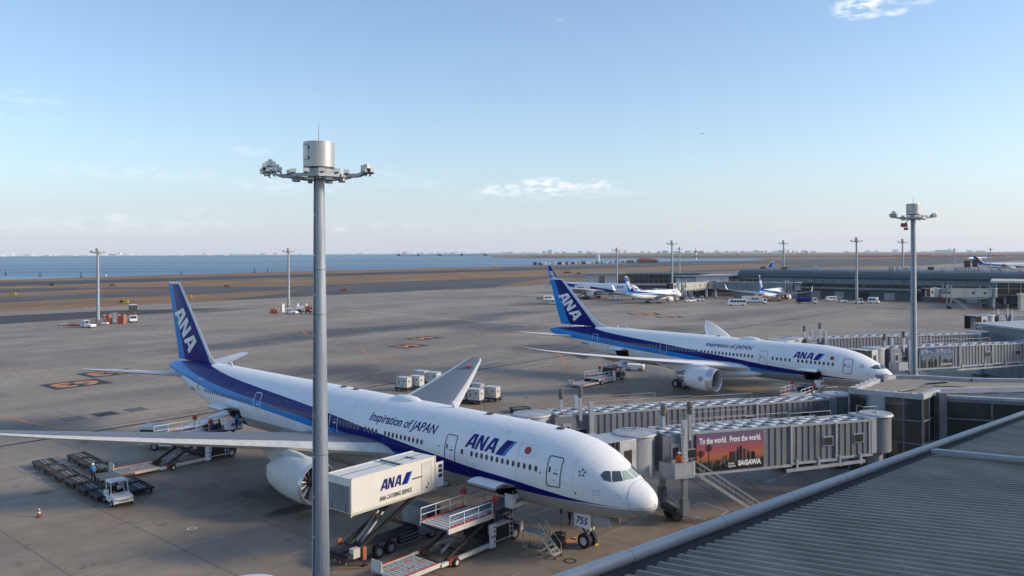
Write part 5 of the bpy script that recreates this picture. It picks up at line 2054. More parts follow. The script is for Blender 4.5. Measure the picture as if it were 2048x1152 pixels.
def van(name, label, cat, loc, rz, L_=6.2, W_=1.9, H_=2.4, m='white', windows=True, hood=.6):
    t_ = thing(name, label, cat, loc, rz)
    mb = MB()
    x0, x1 = -L_ / 2, L_ / 2
    shell(mb, [(x0, .35), (x1, .35), (x1 + .02, .95), (x1 - hood * .35, 1.25), (x1 - hood, H_ - .12), (x1 - hood - .25, H_), (x0 + .15, H_), (x0, H_ - .2)], -W_ / 2, W_ / 2, m)
    mb.build('body', t_, bev=.08)
    mb = MB()
    if windows:
        n = max(2, int((L_ - hood - .8) / 1.1))
        for q in range(n):
            a = x0 + .4 + q * (L_ - hood - .9) / n
            b_ = a + (L_ - hood - .9) / n - .14
            for s_ in (-1, 1):
                mb.b2(a, b_, s_ * W_ / 2 - .01, s_ * W_ / 2 + .012, H_ * .52, H_ * .82, 'glass')
    mb.quad((x1 - hood * .35 + .01, -W_ * .45, 1.27), (x1 - hood * .35 + .01, W_ * .45, 1.27), (x1 - hood + .012, W_ * .42, H_ - .2), (x1 - hood + .012, -W_ * .42, H_ - .2), 'glass')
    mb.quad((x0 - .01, -W_ * .42, H_ * .52), (x0 - .01, W_ * .42, H_ * .52), (x0 - .01, W_ * .4, H_ * .8), (x0 - .01, -W_ * .4, H_ * .8), 'glass')
    mb.build('windows', t_, smooth=False)
    for s_ in (-1, 1):
        mb = MB()
        mb.b2(x1 - .02, x1 + .04, s_ * W_ * .36 - .14, s_ * W_ * .36 + .14, .68, .88, 'bright_metal')
        mb.build('headlight', t_, smooth=False)
    for xx in (x0 + L_ * .2, x1 - L_ * .17):
        for s_ in (-1, 1):
            m_ = MB()
            wheel(m_, (0, 0, 0), .36, .24, n=14)
            m_.build('wheel', t_, loc=(xx, s_ * (W_ / 2 - .1), .36))
    return t_


def flat_tug(label, loc, rz, group=None, m='white', cabx=-.9, L_=4.2):
    """low pushback or belt tug with an open cab"""
    t_ = thing('pushback_tug', label, 'tug', loc, rz, group)
    mb = MB()
    shell(mb, [(-L_ / 2, .3), (L_ / 2, .3), (L_ / 2, .85), (L_ / 2 - .3, 1.0), (-L_ / 2 + .2, 1.05), (-L_ / 2, .9)], -1.0, 1.0, m)
    mb.build('body', t_, bev=.06)
    mb = MB()
    for dx in (-.6, .6):
        for s_ in (-1, 1):
            mb.bar((cabx + dx, s_ * .8, 1.0), (cabx + dx, s_ * .8, 2.05), .07, .07, m)
    mb.b2(cabx - .75, cabx + .75, -.9, .9, 2.05, 2.14, m)
    mb.b2(cabx - .3, cabx + .1, -.5, .5, 1.0, 1.5, 'black')
    mb.b2(cabx + .58, cabx + .6, -.75, .75, 1.1, 2.0, 'cab_glass')
    mb.build('cab', t_, smooth=False)
    for xx in (-L_ * .3, L_ * .3):
        for s_ in (-1, 1):
            m_ = MB()
            wheel(m_, (0, 0, 0), .36, .28, n=14)
            m_.build('wheel', t_, loc=(xx, s_ * .92, .36))
    return t_


def box_truck(label, loc, rz, L_=8.5, box='offwhite', cab='white', tank=False, lift=0.0):
    t_ = thing('box_truck' if not tank else 'fuel_truck', label, 'truck', loc, rz)
    mb = MB()
    mb.b2(-L_ / 2, L_ / 2, -.45, .45, .6, .9, 'dark_metal')
    mb.build('chassis', t_, smooth=False)
    z = 1.0 + lift
    mb = MB()
    if tank:
        mb.M = Matrix.Translation((-1.0, 0, 1.75)) @ Matrix.Diagonal((1, 1.2, .85, 1))
        mb.lathe([(-L_ / 2 + 1.3, .85), (-L_ / 2 + 1.4, .95), (L_ / 2 - 1.6, .95), (L_ / 2 - 1.5, .85)], 20, 'navy')
    else:
        mb.b2(-L_ / 2, L_ / 2 - 1.9, -1.22, 1.22, z, z + 2.3, box)
    bx = mb.build('tank' if tank else 'cargo_box', t_, bev=.04)
    if not tank:
        for sg in (-1, 1):
            small_logo(bx, (-1.6 * (1 if sg < 0 else -1), sg * 1.235, z + .9), (1 if sg < 0 else -1, 0, 0), (0, 0, 1), .8)
    if lift > .5:
        mb = MB()
        for s_ in (-1, 1):
            mb.bar((-L_ / 2 + .8, s_ * .7, 1.0), (L_ / 2 - 3, s_ * .7, z - .1), .2, .24, 'black')
            mb.bar((L_ / 2 - 3, s_ * .55, 1.0), (-L_ / 2 + .8, s_ * .55, z - .1), .2, .24, 'black')
        mb.build('scissor_lift', t_, smooth=False)
    mb = MB()
    x1 = L_ / 2
    shell(mb, [(x1 - 1.8, .5), (x1, .5), (x1 + .05, 1.3), (x1 - .15, 2.4), (x1 - 1.8, 2.5)], -1.15, 1.15, cab)
    cb = mb.build('cab', t_, bev=.06)
    mb = MB()
    mb.quad((x1 + .06, -1.0, 1.4), (x1 + .06, 1.0, 1.4), (x1 - .1, .95, 2.25), (x1 - .1, -.95, 2.25), 'glass')
    for s_ in (-1, 1):
        mb.b2(x1 - 1.3, x1 - .3, s_ * 1.15 - .01, s_ * 1.15 + .012, 1.45, 2.2, 'glass')
    mb.build('windows', cb, smooth=False)
    for xx in (-L_ / 2 + 1.6, L_ / 2 - 1.0):
        for s_ in (-1, 1):
            m_ = MB()
            wheel(m_, (0, 0, 0), .45, .3, n=14)
            m_.build('wheel', t_, loc=(xx, s_ * .98, .45))
    return t_


def traffic_cone(label, loc):
    t_ = thing('traffic_cone', label, 'cone', loc)
    mb = MB()
    mb.b2(-.22, .22, -.22, .22, 0, .05, 'dull_red')
    mb.build('base', t_, bev=.02)
    mb = MB()
    zs = [(.05, .17, 'dull_red'), (.33, .12, 'white'), (.47, .095, 'dull_red'), (.6, .072, 'white'), (.7, .055, 'dull_red'), (.86, .03, None)]
    for a, b_ in zip(zs[:-1], zs[1:]):
        mb.tube((0, 0, a[0]), (0, 0, b_[0]), a[1], b_[1], 16, a[2], cap=False)
    mb.tube((0, 0, .84), (0, 0, .94), .05, .045, 10, 'dull_red')
    mb.build('cone_body', t_)
    return t_


# ---- at the near airliner
def jet_point(x, y, z=0.0, X0=9.94, Y0=58.0, th=2.4046):
    c, s_ = math.cos(th), math.sin(th)
    return (X0 + x * c - y * s_, Y0 + x * s_ + y * c, z)


def beside(s_, dist, th=2.4046, **k):
    return jet_point(s_, dist, 0, th=th, **k)


NRM = R(47.8)      # heading from the apron straight at the near airliner's side
l1 = cargo_loader('white and red cargo loader raised at the front hold of the near airliner', (-8.55, 55.55, 0), R(49.5), 2.6, 2.55, .5)
catering_truck('white catering truck with its long box lifted against the near airliner', (-12.25, 58.45, 0), R(51))
x, y, _ = beside(52.2, 15.4)
l2 = cargo_loader('worn cream cargo loader serving the rear hold of the near airliner, half under its wing', (x, y, 0), NRM + R(2), 3.15, 3.05, .55, m='cream')
for k, (u_, w_, cl, lb) in enumerate([(9.9, .3, 'black', 'black'), (10.4, -.2, 'navy', 'dark blue'), (10.7, .55, 'dull_red', 'dark red'), (11.1, .1, 'grille_dark', 'dark grey')]):
    a_ = NRM + R(2)
    mb = MB()
    mb.b2(-.28, .28, -.18, .18, .03, .5, cl)
    mb.tube((-.1, 0, .5), (-.1, 0, .56), .02, n=5, m='black')
    mb.tube((.1, 0, .5), (.1, 0, .56), .02, n=5, m='black')
    mb.tube((-.1, 0, .56), (.1, 0, .56), .02, n=5, m='black')
    o = mb.build('suitcase', loc=(x + u_ * math.cos(a_) - w_ * math.sin(a_), y + u_ * math.sin(a_) + w_ * math.cos(a_), 3.05), rz=a_ + .5 * k)
    tag(o, lb + ' suitcase standing on the cargo loader at the rear hold', 'suitcase', 'suitcases on the rear cargo loader')
x, y, _ = beside(44.1, 16.0, th=2.4303, X0=54.03, Y0=118.02)
l3 = cargo_loader('cargo loader with lowered deck at the rear hold of the second airliner', (x, y, 0), R(49.2), .95, 2.3, .5)
x, y, _ = beside(10.6, 15.0, th=2.4303, X0=54.03, Y0=118.02)
l4 = cargo_loader('cargo loader at the front hold of the second airliner, mostly hidden behind the boarding bridges', (x, y, 0), R(49.2), 1.6, 2.1, .5)

# belt loader with white cover beside the rear hold
t_ = thing('belt_loader', 'white belt loader truck with a sloping covered conveyor, behind the near wing', 'belt loader', (-35.6, 93.6, 0), R(-4))
mb = MB()
shell(mb, [(-4.6, .5), (4.4, .5), (4.4, .95), (-2.6, .95), (-2.7, .95), (-4.6, .95)], -1.1, 1.1, 'white')
mb.b2(-.2, 2.6, -1.16, -1.1, .45, .95, 'white')
mb.build('chassis', t_, bev=.04)
mb = MB()
shell(mb, [(-6.4, .6), (-4.0, .6), (-3.7, 1.0), (-3.7, 2.5), (-4.2, 2.72), (-6.2, 2.7), (-6.45, 2.3)], -1.15, 1.15, 'offwhite')
cb = mb.build('cab', t_, bev=.08)
mb = MB()
mb.b2(-6.0, -4.2, -1.17, -1.15, 1.45, 2.35, 'glass')
mb.quad((-6.47, -1.0, 1.4), (-6.47, 1.0, 1.4), (-6.36, .95, 2.4), (-6.36, -.95, 2.4), 'glass')
mb.build('windows', cb, smooth=False)
mb = MB()
mb.tube((-6.5, -1.35, 1.5), (-6.5, -1.35, 2.2), .1, n=8, m='black')
mb.tube((-6.5, 1.35, 1.5), (-6.5, 1.35, 2.2), .1, n=8, m='black')
mb.build('mirrors', cb)
mb = MB()
p, q = Vector((-2.3, -.2, 1.5)), Vector((4.2, -.2, 4.1))
for k in range(9):
    a = R(k * 22.5)
    b_ = R((k + 1) * 22.5)
    if k == 8:
        break
    o1, o2 = Vector((0, .75 * math.cos(a), .7 * math.sin(a))), Vector((0, .75 * math.cos(b_), .7 * math.sin(b_)))
    mb.quad(p + o1, q + o1, q + o2, p + o2, 'white')
for e in (p, q, p.lerp(q, .55)):
    mb.add([e + Vector((.01, 0.78 * math.cos(R(k * 22.5)), .73 * math.sin(R(k * 22.5)))) for k in range(9)], [tuple(range(9))], 'white')
mb.build('conveyor_cover', t_)
mb = MB()
mb.bar(p, q, 1.0, .14, 'dark_metal')
mb.bar((0, 0, .9), p.lerp(q, .5), .16, .16, 'dark_metal')
mb.bar((3.4, 0, .9), p.lerp(q, .75), .16, .16, 'dark_metal')
rail(mb, [(0, -.85), (5.6, -.85)], [2.0, 3.6], [2.8, 4.5], 'offwhite', .025, posts=1.3)
mb.build('conveyor', t_, smooth=False)
for xx in (-4.4, 3.0, 1.0):
    for s_ in (-1, 1):
        wheel_part((xx, s_ * 1.02, .46), .46, .3, t_, n=16)

DG = 'baggage dollies standing in two rows left of the near wing'
d0 = dolly('dark flat dolly, farthest left of the front row', (-48.3, 85.8, 0), R(-45.5), DG)
labels = ['dark flat dolly, second from the left of the front row', 'dark flat dolly, third from the left of the front row', 'dark flat dolly, fourth from the left of the front row, before the man in blue', 'dark flat dolly, next to last of the front row behind the tow tractor', 'dark flat dolly hitched right behind the white tow tractor',
          'dark flat dolly, farthest of the back row', 'dark flat dolly, second of the back row', 'dark flat dolly just behind the man in blue', 'dark flat dolly of the back row between roller dolly and tow tractor', 'dark flat dolly at the near right end of the back row']
for (x, y), lb in zip([(-45.9, 83.5), (-43.6, 81.2), (-41.3, 79.0), (-39.0, 76.8), (-36.9, 74.9), (-46.1, 88.5), (-43.9, 86.2), (-41.6, 84.0), (-36.7, 78.9), (-34.6, 76.8)], labels):
    copy_tree(d0, loc=(x, y, 0), rz=R(-45.5 + random.uniform(-2.5, 2.5)), label=lb)
roller_dolly('pale roller dolly turned across between the man in blue and the cargo loader', (-38.9, 81.0, 0), R(42))
tt = tow_tractor('white tow tractor with a canopy at the head of the front row of dollies', (-34.9, 73.4, 0), R(-47))
person('person in a pale jacket sitting at the wheel of the white tow tractor', (-35.15, 73.75, .02), R(-47), dict(
    pelvis=(0, .2, .98), spine=(0, .2, 1.12), chest=(.02, .2, 1.34), neck=(.03, .2, 1.46), head=(.05, .2, 1.57), crown=(.05, .2, 1.66),
    lsh=(.02, .39, 1.38), lel=(.2, .42, 1.18), lwr=(.38, .33, 1.2), lha=(.43, .31, 1.21), rsh=(.02, .01, 1.38), rel=(.2, -.02, 1.18), rwr=(.38, .08, 1.2), rha=(.43, .1, 1.21),
    lhi=(.02, .3, .95), lkn=(.42, .3, .92), lan=(.48, .3, .5), lto=(.6, .3, .46), rhi=(.02, .1, .95), rkn=(.42, .1, .92), ran=(.48, .1, .5), rto=(.6, .1, .46)), 'offwhite', 'workwear_dark', 'white')
person('person in blue jacket and white helmet standing among the dollies', (-40.6, 80.4, 0), R(160), stand(.3, .06, .12), 'workwear_blue', 'workwear_dark', 'white')
x, y, z = jet_point(50.9, 3.2)
j_ = stand(.8, .3, .15)
person('person in blue jacket bending at the open rear hold of the near airliner', (x, y, 3.05), R(75), j_, 'workwear_blue', 'workwear_dark', None)
person('person in dark clothes standing under the nose of the near airliner', (4.6, 67.2, 0), R(-140), stand(.5, .0, .16), 'workwear_dark', 'workwear_dark', None)
traffic_cone('red and white traffic cone standing alone on the apron at the lower left', G(76, 1034))

CG = 'white cargo containers behind the near airliner'
DG2 = 'dollies carrying the white containers'
cpos = [(807, 781, 'leftmost'), (832, 778, 'second from the left'), (842, 767, 'behind the two leftmost'), (866, 770, 'left of the far wing, partly hidden'), (929, 794, 'just right of the wing, rear row'), (922, 805, 'peeping out right of the far wing'), (950, 807, 'nearest the camera right of the wing'), (953, 795, 'right behind the nearest one'), (983, 802, 'rightmost')]
c0 = k0 = None
for k, (px, py, lb) in enumerate(cpos):
    g_ = G(px, py)
    rz = R(-4 + random.uniform(-2, 2)) + R(-22)
    if c0 is None:
        c0 = container('white cargo container %s, group behind the near airliner' % lb, g_, rz, CG)
        k0 = dolly('small dark dolly under the white container %s' % lb, (g_[0], g_[1], 0), rz, DG2)
    else:
        copy_tree(c0, loc=(g_[0], g_[1], .56), rz=rz, label='white cargo container %s, group behind the near airliner' % lb)
        copy_tree(k0, loc=(g_[0], g_[1], 0), rz=rz, label='small dark dolly under the white container %s' % lb)
x, y, _ = G(1038, 824)
copy_tree(k0, loc=(x, y, 0), rz=R(20), label='empty dark dolly just behind the nose of the farther boarding bridge')

# maintenance steps, ground cart, chock by the nose gear
x, y, _ = G(1097, 1112)
t_ = thing('maintenance_steps', 'wheeled metal maintenance steps with a small platform by the nose gear', 'steps', (x - .7, y + .6, 0), R(-38))
mb = MB()
mb.b2(-1.3, .3, -.5, .5, 1.5, 1.58, 'galv')
mb.build('platform', t_, smooth=False)
mb = MB()
for x_ in (-1.25, .25):
    for y_ in (-.46, .46):
        mb.tube((x_, y_, .15), (x_, y_, 1.5), .03, n=6, m='galv')
for y_ in (-.46, .46):
    mb.tube((-1.25, y_, .3), (1.5, y_, .3), .025, n=6, m='galv')
for x_ in (-1.25, .25):
    mb.tube((x_, -.46, .3), (x_, .46, .3), .025, n=6, m='galv')
mb.build('frame', t_)
mb = MB()
for y_ in (-.42, .42):
    mb.bar((.3, y_, 1.5), (1.6, y_, .12), .05, .12, 'bridge_tan')
    mb.tube((.2, y_, 2.35), (1.6, y_, .95), .025, n=6, m='bridge_tan')
    mb.tube((.2, y_, 1.5), (.2, y_, 2.35), .025, n=6, m='bridge_tan')
    mb.tube((1.6, y_, .15), (1.6, y_, .95), .025, n=6, m='bridge_tan')
for q in range(5):
    f_ = (q + .5) / 5
    mb.b2(.3 + 1.3 * f_ - .12, .3 + 1.3 * f_ + .12, -.4, .4, 1.5 - 1.38 * f_, 1.54 - 1.38 * f_, 'bridge_tan')
mb.build('stairs', t_, smooth=False)
for x_ in (-1.25, .25, 1.6):
    for y_ in (-.42, .42):
        m_ = MB()
        wheel(m_, (0, 0, 0), .11, .06, n=10)
        m_.build('wheel', t_, loc=(x_, y_, .11))
x, y, _ = G(1112, 1096)
t_ = thing('service_cart', 'dark wire service cart with hoses between steps and nose gear', 'cart', (x, y, 0), R(-10))
mb = MB()
for x_ in (-.6, .6):
    for y_ in (-.4, .4):
        mb.tube((x_, y_, .15), (x_, y_, 1.15), .025, n=6, m='dark_metal')
mb.b2(-.62, .62, -.42, .42, .25, .32, 'dark_metal')
mb.b2(-.5, .5, -.35, .35, .32, .8, 'grille_dark')
for q in range(5):
    mb.tube((-.6 + q * .3, -.4, 1.15), (-.6 + q * .3, .4, 1.15), .015, n=5, m='dark_metal')
mb.build('frame', t_)
mb = MB()
for k in range(3):
    pts = [(.1 * k + .35 * math.cos(a), .35 * math.sin(a), 1.0 + .06 * k) for a in np.linspace(0, math.tau, 16)]
    mb.path(pts, .035, n=5, m='black')
mb.build('hose', t_)
mb = MB()
mb.tube((.3, 0, .3), (.3, 0, 2.9), .02, n=6, m='dark_metal')
mb.tube((.3, 0, 2.6), (.3, 0, 2.95), .08, n=8, m='black')
mb.build('headset_pole', t_)
x, y, _ = jet_point(5.2, -.2)
o = MB()
o.loft([[(-.35, -.15, .0), (.1, -.15, 0), (.05, -.15, .22)], [(-.35, .15, 0), (.1, .15, 0), (.05, .15, .22)]], 'yellow')
o.b2(.1, 1.5, -.02, .02, .03, .06, 'white')
oo = o.build('wheel_chock', loc=G(1187, 1090), rz=R(-150), smooth=False)
tag(oo, 'yellow wheel chock with white rod at the near nose wheel', 'chock')

# ---- far left: around the two light masts
flat_tug('white low tug with canopy parked left of the left light mast foot', G(176, 655), R(-20), 'tugs parked on the far apron', cabx=-1.2)
x, y, _ = G(228, 647)
for k, (dx, lb) in enumerate([(-2.2, 'stack of orange barriers left of the white cabinet'), (2.4, 'stack of orange barriers right of the white cabinet')]):
    mb = MB()
    for q in range(6):
        mb.b2(-1, 1, -.9, .9, .1 + q * .42, .4 + q * .42, 'orange')
    for a in (-.9, .9):
        mb.b2(a - .06, a + .06, -.95, .95, 0, 2.9, 'orange')
    o = mb.build('barrier_stack', loc=(x + dx, y, 0), smooth=False)
    tag(o, lb, 'barriers', 'orange barrier stacks')


def cabinet(label, px, py):
    x_, y_, _ = G(px, py)
    t__ = thing('power_cabinet', label, 'cabinet', (x_, y_, 0), R(-30))
    m_ = MB()
    m_.b2(-.6, .6, -.6, .6, 0, 2.9, 'offwhite')
    m_.build('housing', t__, bev=.03)
    m_ = MB()
    m_.b2(-.85, .85, -.8, .8, 2.9, 3.05, 'offwhite')
    m_.build('roof', t__, smooth=False)


cabinet('pale power cabinet between two stacks of orange barriers', 228, 645)
cabinet('pale power cabinet left of the middle light mast foot', 564, 624)
# truck mounted covered stairs
x, y, _ = G(265, 644)
t_ = thing('stair_truck', 'white boarding stair truck with dark covered top, right of the left light mast', 'stair truck', (x, y, 0), R(-62))
mb = MB()
shell(mb, [(1.4, .5), (3.3, .5), (3.35, 1.3), (3.1, 2.3), (1.4, 2.35)], -1.1, 1.1, 'white')
cb = mb.build('cab', t_, bev=.06)
mb = MB()
mb.quad((3.37, -.95, 1.35), (3.37, .95, 1.35), (3.16, .9, 2.15), (3.16, -.9, 2.15), 'glass')
mb.build('windscreen', cb)
mb = MB()
mb.b2(-3.2, 1.4, -1.0, 1.0, .6, 1.0, 'navy')
mb.build('chassis', t_, smooth=False)
mb = MB()
for s_ in (-1, 1):
    mb.loft([[(-3.6, s_ * 1.0 - .04, .8), (-3.2, s_ * 1.0 - .04, .8), (1.2, s_ * 1.0 - .04, 3.2), (1.2, s_ * 1.0 - .04, 4.3)], [(-3.6, s_ * 1.0 + .04, .8), (-3.2, s_ * 1.0 + .04, .8), (1.2, s_ * 1.0 + .04, 3.2), (1.2, s_ * 1.0 + .04, 4.3)]], 'white')
for q in range(12):
    mb.b2(-3.4 + q * .38, -3.0 + q * .38, -.95, .95, .85 + q * .2, .9 + q * .2, 'galv')
mb.build('stairs', t_, smooth=False)
mb = MB()
mb.b2(-.4, 3.0, -1.1, 1.1, 3.0, 3.35, 'dull_red')
for s_ in (-1, 1):
    mb.b2(-.4, 3.0, s_ * 1.1 - .04, s_ * 1.1 + .04, 3.35, 5.6, 'grille_dark')
mb.b2(2.9, 3.0, -1.1, 1.1, 3.35, 5.6, 'cab_glass')
mb.b2(-.5, 3.1, -1.2, 1.2, 5.6, 5.72, 'offwhite')
mb.build('covered_platform', t_, smooth=False)
for xx in (-2.2, 2.2):
    for s_ in (-1, 1):
        wheel_part((xx, s_ * .95, .42), .42, .3, t_, n=14)
# red tow bars and small kit by the mast
x, y, _ = G(155, 655)
t_ = thing('towbar_rack', 'row of dark red towbars lying on low stands left of the left light mast', 'towbars', (x, y, 0), R(0))
for k in range(4):
    mb = MB()
    mb.tube((-6 + k * .5, k * .9, .6), (5 + k * .4, k * .9, .5), .12, n=6, m='dull_red')
    for q in range(4):
        mb.tube((-5 + q * 3, k * .9, 0), (-5 + q * 3, k * .9, 1.2 + .4 * (q % 2)), .08, n=5, m='dull_red' if q % 2 else 'bridge_tan')
    mb.build('towbar', t_)
x, y, _ = G(203, 650)
t_ = thing('hand_cart', 'small white cart at the foot of the left light mast', 'cart', (x + 1, y, 0))
mb = MB()
mb.b2(-.9, .9, -.6, .6, .4, .8, 'white')
mb.tube((-.5, 0, .8), (-.2, 0, 2.6), .07, n=5, m='galv')
mb.tube((.5, 0, .8), (-.2, 0, 2.6), .07, n=5, m='galv')
mb.build('frame', t_, smooth=False)
# by the middle mast
flat_tug('white low tug in front of the middle light mast foot', G(583, 628), R(-12), 'tugs parked on the far apron', cabx=-1.3)
x, y, _ = G(548, 627)
mb = MB()
for q in range(3):
    mb.b2(-1.4 + q, -.6 + q, -.8, .8, 0, 1.6 + .4 * (q == 1), 'orange')
    mb.b2(-1.45 + q, -.55 + q, -.85, .85, .5, .62, 'dull_red')
o = mb.build('barrier_stack', loc=(x, y, 0), smooth=False)
tag(o, 'low cluster of orange barriers at the left of the middle light mast', 'barriers')
x, y, _ = G(617, 627)
t_ = thing('ground_power_trailer', 'pinkish ground power trailers between the middle mast and the big near mast', 'trailer', (x, y, 0), R(-5))
for q, (xx, m_) in enumerate(((-3.2, 'white'), (0, 'cream'), (3.2, 'dull_red'))):
    mb = MB()
    mb.b2(xx - 1.2, xx + 1.2, -.8, .8, .6, .9, 'dark_metal')
    mb.b2(xx - 1.1, xx + 1.1, -.75, .75, 1.6, 2.7, m_ if q != 1 else 'orange')
    mb.b2(xx - .9, xx + .2, -.7, .7, .9, 1.6, 'dark_metal')
    mb.tube((xx - .9, 0, 2.7), (xx - .9, 0, 3.6), .35, n=8, m='white')
    mb.build('power_unit', t_, smooth=False)
for xx in (-4, -2.5, -.8, .8, 2.5, 4):
    wheel_part((xx, -.85, .32), .32, .2, t_, n=12)

# ---- far apron traffic
van('minibus', 'white minibus with a row of dark windows on the far apron', 'bus', (*G(1473, 611)[:2], 0), R(172), 7.6, 2.1, 2.65)
box_truck('white box truck parked behind the minibus', (*G(1508, 608)[:2], 0), R(-5), 10, box='offwhite')
box_truck('dark blue fuel truck with white cab by the far small jet', (*G(1612, 607)[:2], 0), R(-8), 8.5, tank=True)
van('service_van', 'white crew van in front of the glass pier', 'van', (*G(1661, 602)[:2], 0), R(185), 4.6, 1.8, 2.1)
flat_tug('white tug with roofed cab, right of the crew van at the glass pier', G(1683, 605), R(-10), 'tugs parked on the far apron')
flat_tug('white tug nearest the light mast at the glass pier', G(1716, 607), R(175), 'tugs parked on the far apron')
van('service_van', 'tall white service van with dark windscreen right of the pier light mast', 'van', (*G(1747, 607)[:2], 0), R(-35), 4.2, 2.0, 2.6)
flat_tug('white pushback tug at the nose of the small jet', G(1380, 604), R(200), 'tugs parked on the far apron', L_=5)
flat_tug('low white tractor right of the pushback tug at the small jet', G(1399, 602), R(180), 'tugs parked on the far apron', L_=3.2)
van('service_van', 'white van with dark train of dollies behind, far left of the far jets', 'van', (*G(1097, 601)[:2], 0), R(5), 4.8, 1.9, 2.2)
van('service_van', 'white van half hidden behind the fin of the second airliner', 'van', (*G(1109, 609)[:2], 0), R(-60), 4.6, 1.8, 2.1)
for k, px in enumerate((1078, 1086)):
    copy_tree(k0, loc=G(px, 598), rz=R(3), label=['empty dark dolly, last behind the far white van', 'empty dark dolly, hitched right behind the far white van'][k])
box_truck('catering truck with lifted box at the tail of the far jet', (*G(1160, 598)[:2], 0), R(180), 9, lift=3.0)
van('service_van', 'white service cart by the landing gear of the second airliner', 'van', (*G(1268, 741)[:2], 0), R(-20), 3.6, 1.7, 1.2, windows=False)
x, y, _ = G(1230, 600)
flat_tug('pale tug parked under the wing of the far jet', (x, y, 0), R(-8), 'tugs parked on the far apron')

# ---------------------------------------------------------------- light masts
def light_mast(label, loc, top, scale=1.0, rz=0.0, r0=.46, r1=.27):
    t_ = thing('light_mast', label, 'light mast', loc, 0, 'tall apron light masts')
    zt = top - 1.08 * scale
    mb = MB()
    mb.tube((0, 0, 0), (0, 0, zt - .45 * scale), r0, r1, 28, 'pole_grey')
    mb.tube((0, 0, 0), (0, 0, .25), r0 * 1.6, r0 * 1.6, 20, 'concrete_dark')
    for f_ in (.2, .48, .715, .79):
        rf_ = r0 + (r1 - r0) * f_ * top / (zt - .45 * scale)
        mb.tube((0, 0, top * f_), (0, 0, top * f_ + .09), rf_ + .012, rf_ + .01, 28, 'galv')
        mb.tube((0, 0, top * f_ - .02), (0, 0, top * f_), rf_ + .008, rf_ + .008, 28, 'dark_metal')
    mb.build('pole', t_)
    mb = MB()
    for k in range(14):
        a0_, a1_ = k / 14, (k + 1) / 14 - .004
        L0_ = zt - .6 * scale
        ra, rb_ = r0 + (r1 - r0) * a0_ + .03, r0 + (r1 - r0) * a1_ + .03
        mb.tube((-.55 * ra, -.84 * ra, L0_ * a0_ + .3), (-.55 * rb_, -.84 * rb_, L0_ * a1_ + .3), .022, n=5, m='dark_metal')
    mb.build('cable', t_)
    mb = MB()
    mb.b2(-.22, .22, -r0 * 1.04, -r0 * .9, 1.0, 2.1, 'galv')
    mb.build('access_door', t_)
    mb = MB(Matrix.Scale(scale, 4) if False else None)
    r = .7 * scale
    mb.tube((0, 0, zt), (0, 0, top), r, r, 36, 'drum_grey')
    mb.tube((0, 0, top), (0, 0, top + .05), r * 1.01, r * .99, 36, 'drum_grey')
    mb.tube((0, 0, zt - .1 * scale), (0, 0, zt), r * .97, r * .97, 36, 'dark_metal')
    mb.tube((0, 0, zt - .42 * scale), (0, 0, zt - .1 * scale), r * .93, r * .97, 36, 'galv')
    dr = mb.build('drum', t_)
    mb = MB()
    rr = r + .012
    A0, A1, n_ = R(190), R(244), 10                         # the service hatch on the left of the drum
    for a, b_ in ((A0, A0 + R(1.4)), (A1 - R(1.4), A1)):
        mb.quad((rr * math.cos(a), rr * math.sin(a), zt + .3 * scale), (rr * math.cos(b_), rr * math.sin(b_), zt + .3 * scale), (rr * math.cos(b_), rr * math.sin(b_), zt + .98 * scale), (rr * math.cos(a), rr * math.sin(a), zt + .98 * scale), 'dark_metal')
    for k in range(n_):
        a, b_ = A0 + (A1 - A0) * k / n_, A0 + (A1 - A0) * (k + 1) / n_
        for z in (zt + .3 * scale, zt + .97 * scale):
            mb.quad((rr * math.cos(a), rr * math.sin(a), z), (rr * math.cos(b_), rr * math.sin(b_), z), (rr * math.cos(b_), rr * math.sin(b_), z + .02 * scale), (rr * math.cos(a), rr * math.sin(a), z + .02 * scale), 'dark_metal')
    for z in (.38, .85):
        mb.box((rr * math.cos(A1) * 1.01, rr * math.sin(A1) * 1.01, zt + z * scale), (.05, .05, .12 * scale), 'dark_metal', rz=A1)
    mb.build('hatch', dr, smooth=False)
    mb = MB()
    mb.tube((0, 0, top), (0, 0, top + .12), .07 * scale, .04 * scale, 8, 'galv')
    mb.tube((0, 0, top), (0, 0, top + .62 * scale), .028 * scale, .02 * scale, 6, 'galv')
    mb.tube((0, 0, top + .62 * scale), (0, 0, top + .98 * scale), .012 * scale, .008, 5, 'galv')
    mb.build('lightning_rod', t_)
    # ring frame carrying the lamps
    mb = MB(Matrix.Rotation(rz, 4, 'Z'))
    zr = zt - .42 * scale
    s_ = scale
    for k in range(8):
        a = math.tau * k / 8 + .2
        b_ = math.tau * (k + 1) / 8 + .2
        mb.bar((1.35 * s_ * math.cos(a), 1.35 * s_ * math.sin(a), zr), (1.35 * s_ * math.cos(b_), 1.35 * s_ * math.sin(b_), zr), .1 * s_, .14 * s_, 'galv')
        mb.bar((.5 * s_ * math.cos(a), .5 * s_ * math.sin(a), zr), (1.45 * s_ * math.cos(a), 1.45 * s_ * math.sin(a), zr), .08 * s_, .12 * s_, 'galv')
        mb.bar((.9 * s_ * math.cos(a), .9 * s_ * math.sin(a), zr - .1 * s_), (.9 * s_ * math.cos(b_), .9 * s_ * math.sin(b_), zr - .1 * s_), .12 * s_, .06 * s_, 'galv')
        mb.box((1.1 * s_ * math.cos(a + .4), 1.1 * s_ * math.sin(a + .4), zr - .16 * s_), (.3 * s_, .2 * s_, .1 * s_), 'galv', rz=a)
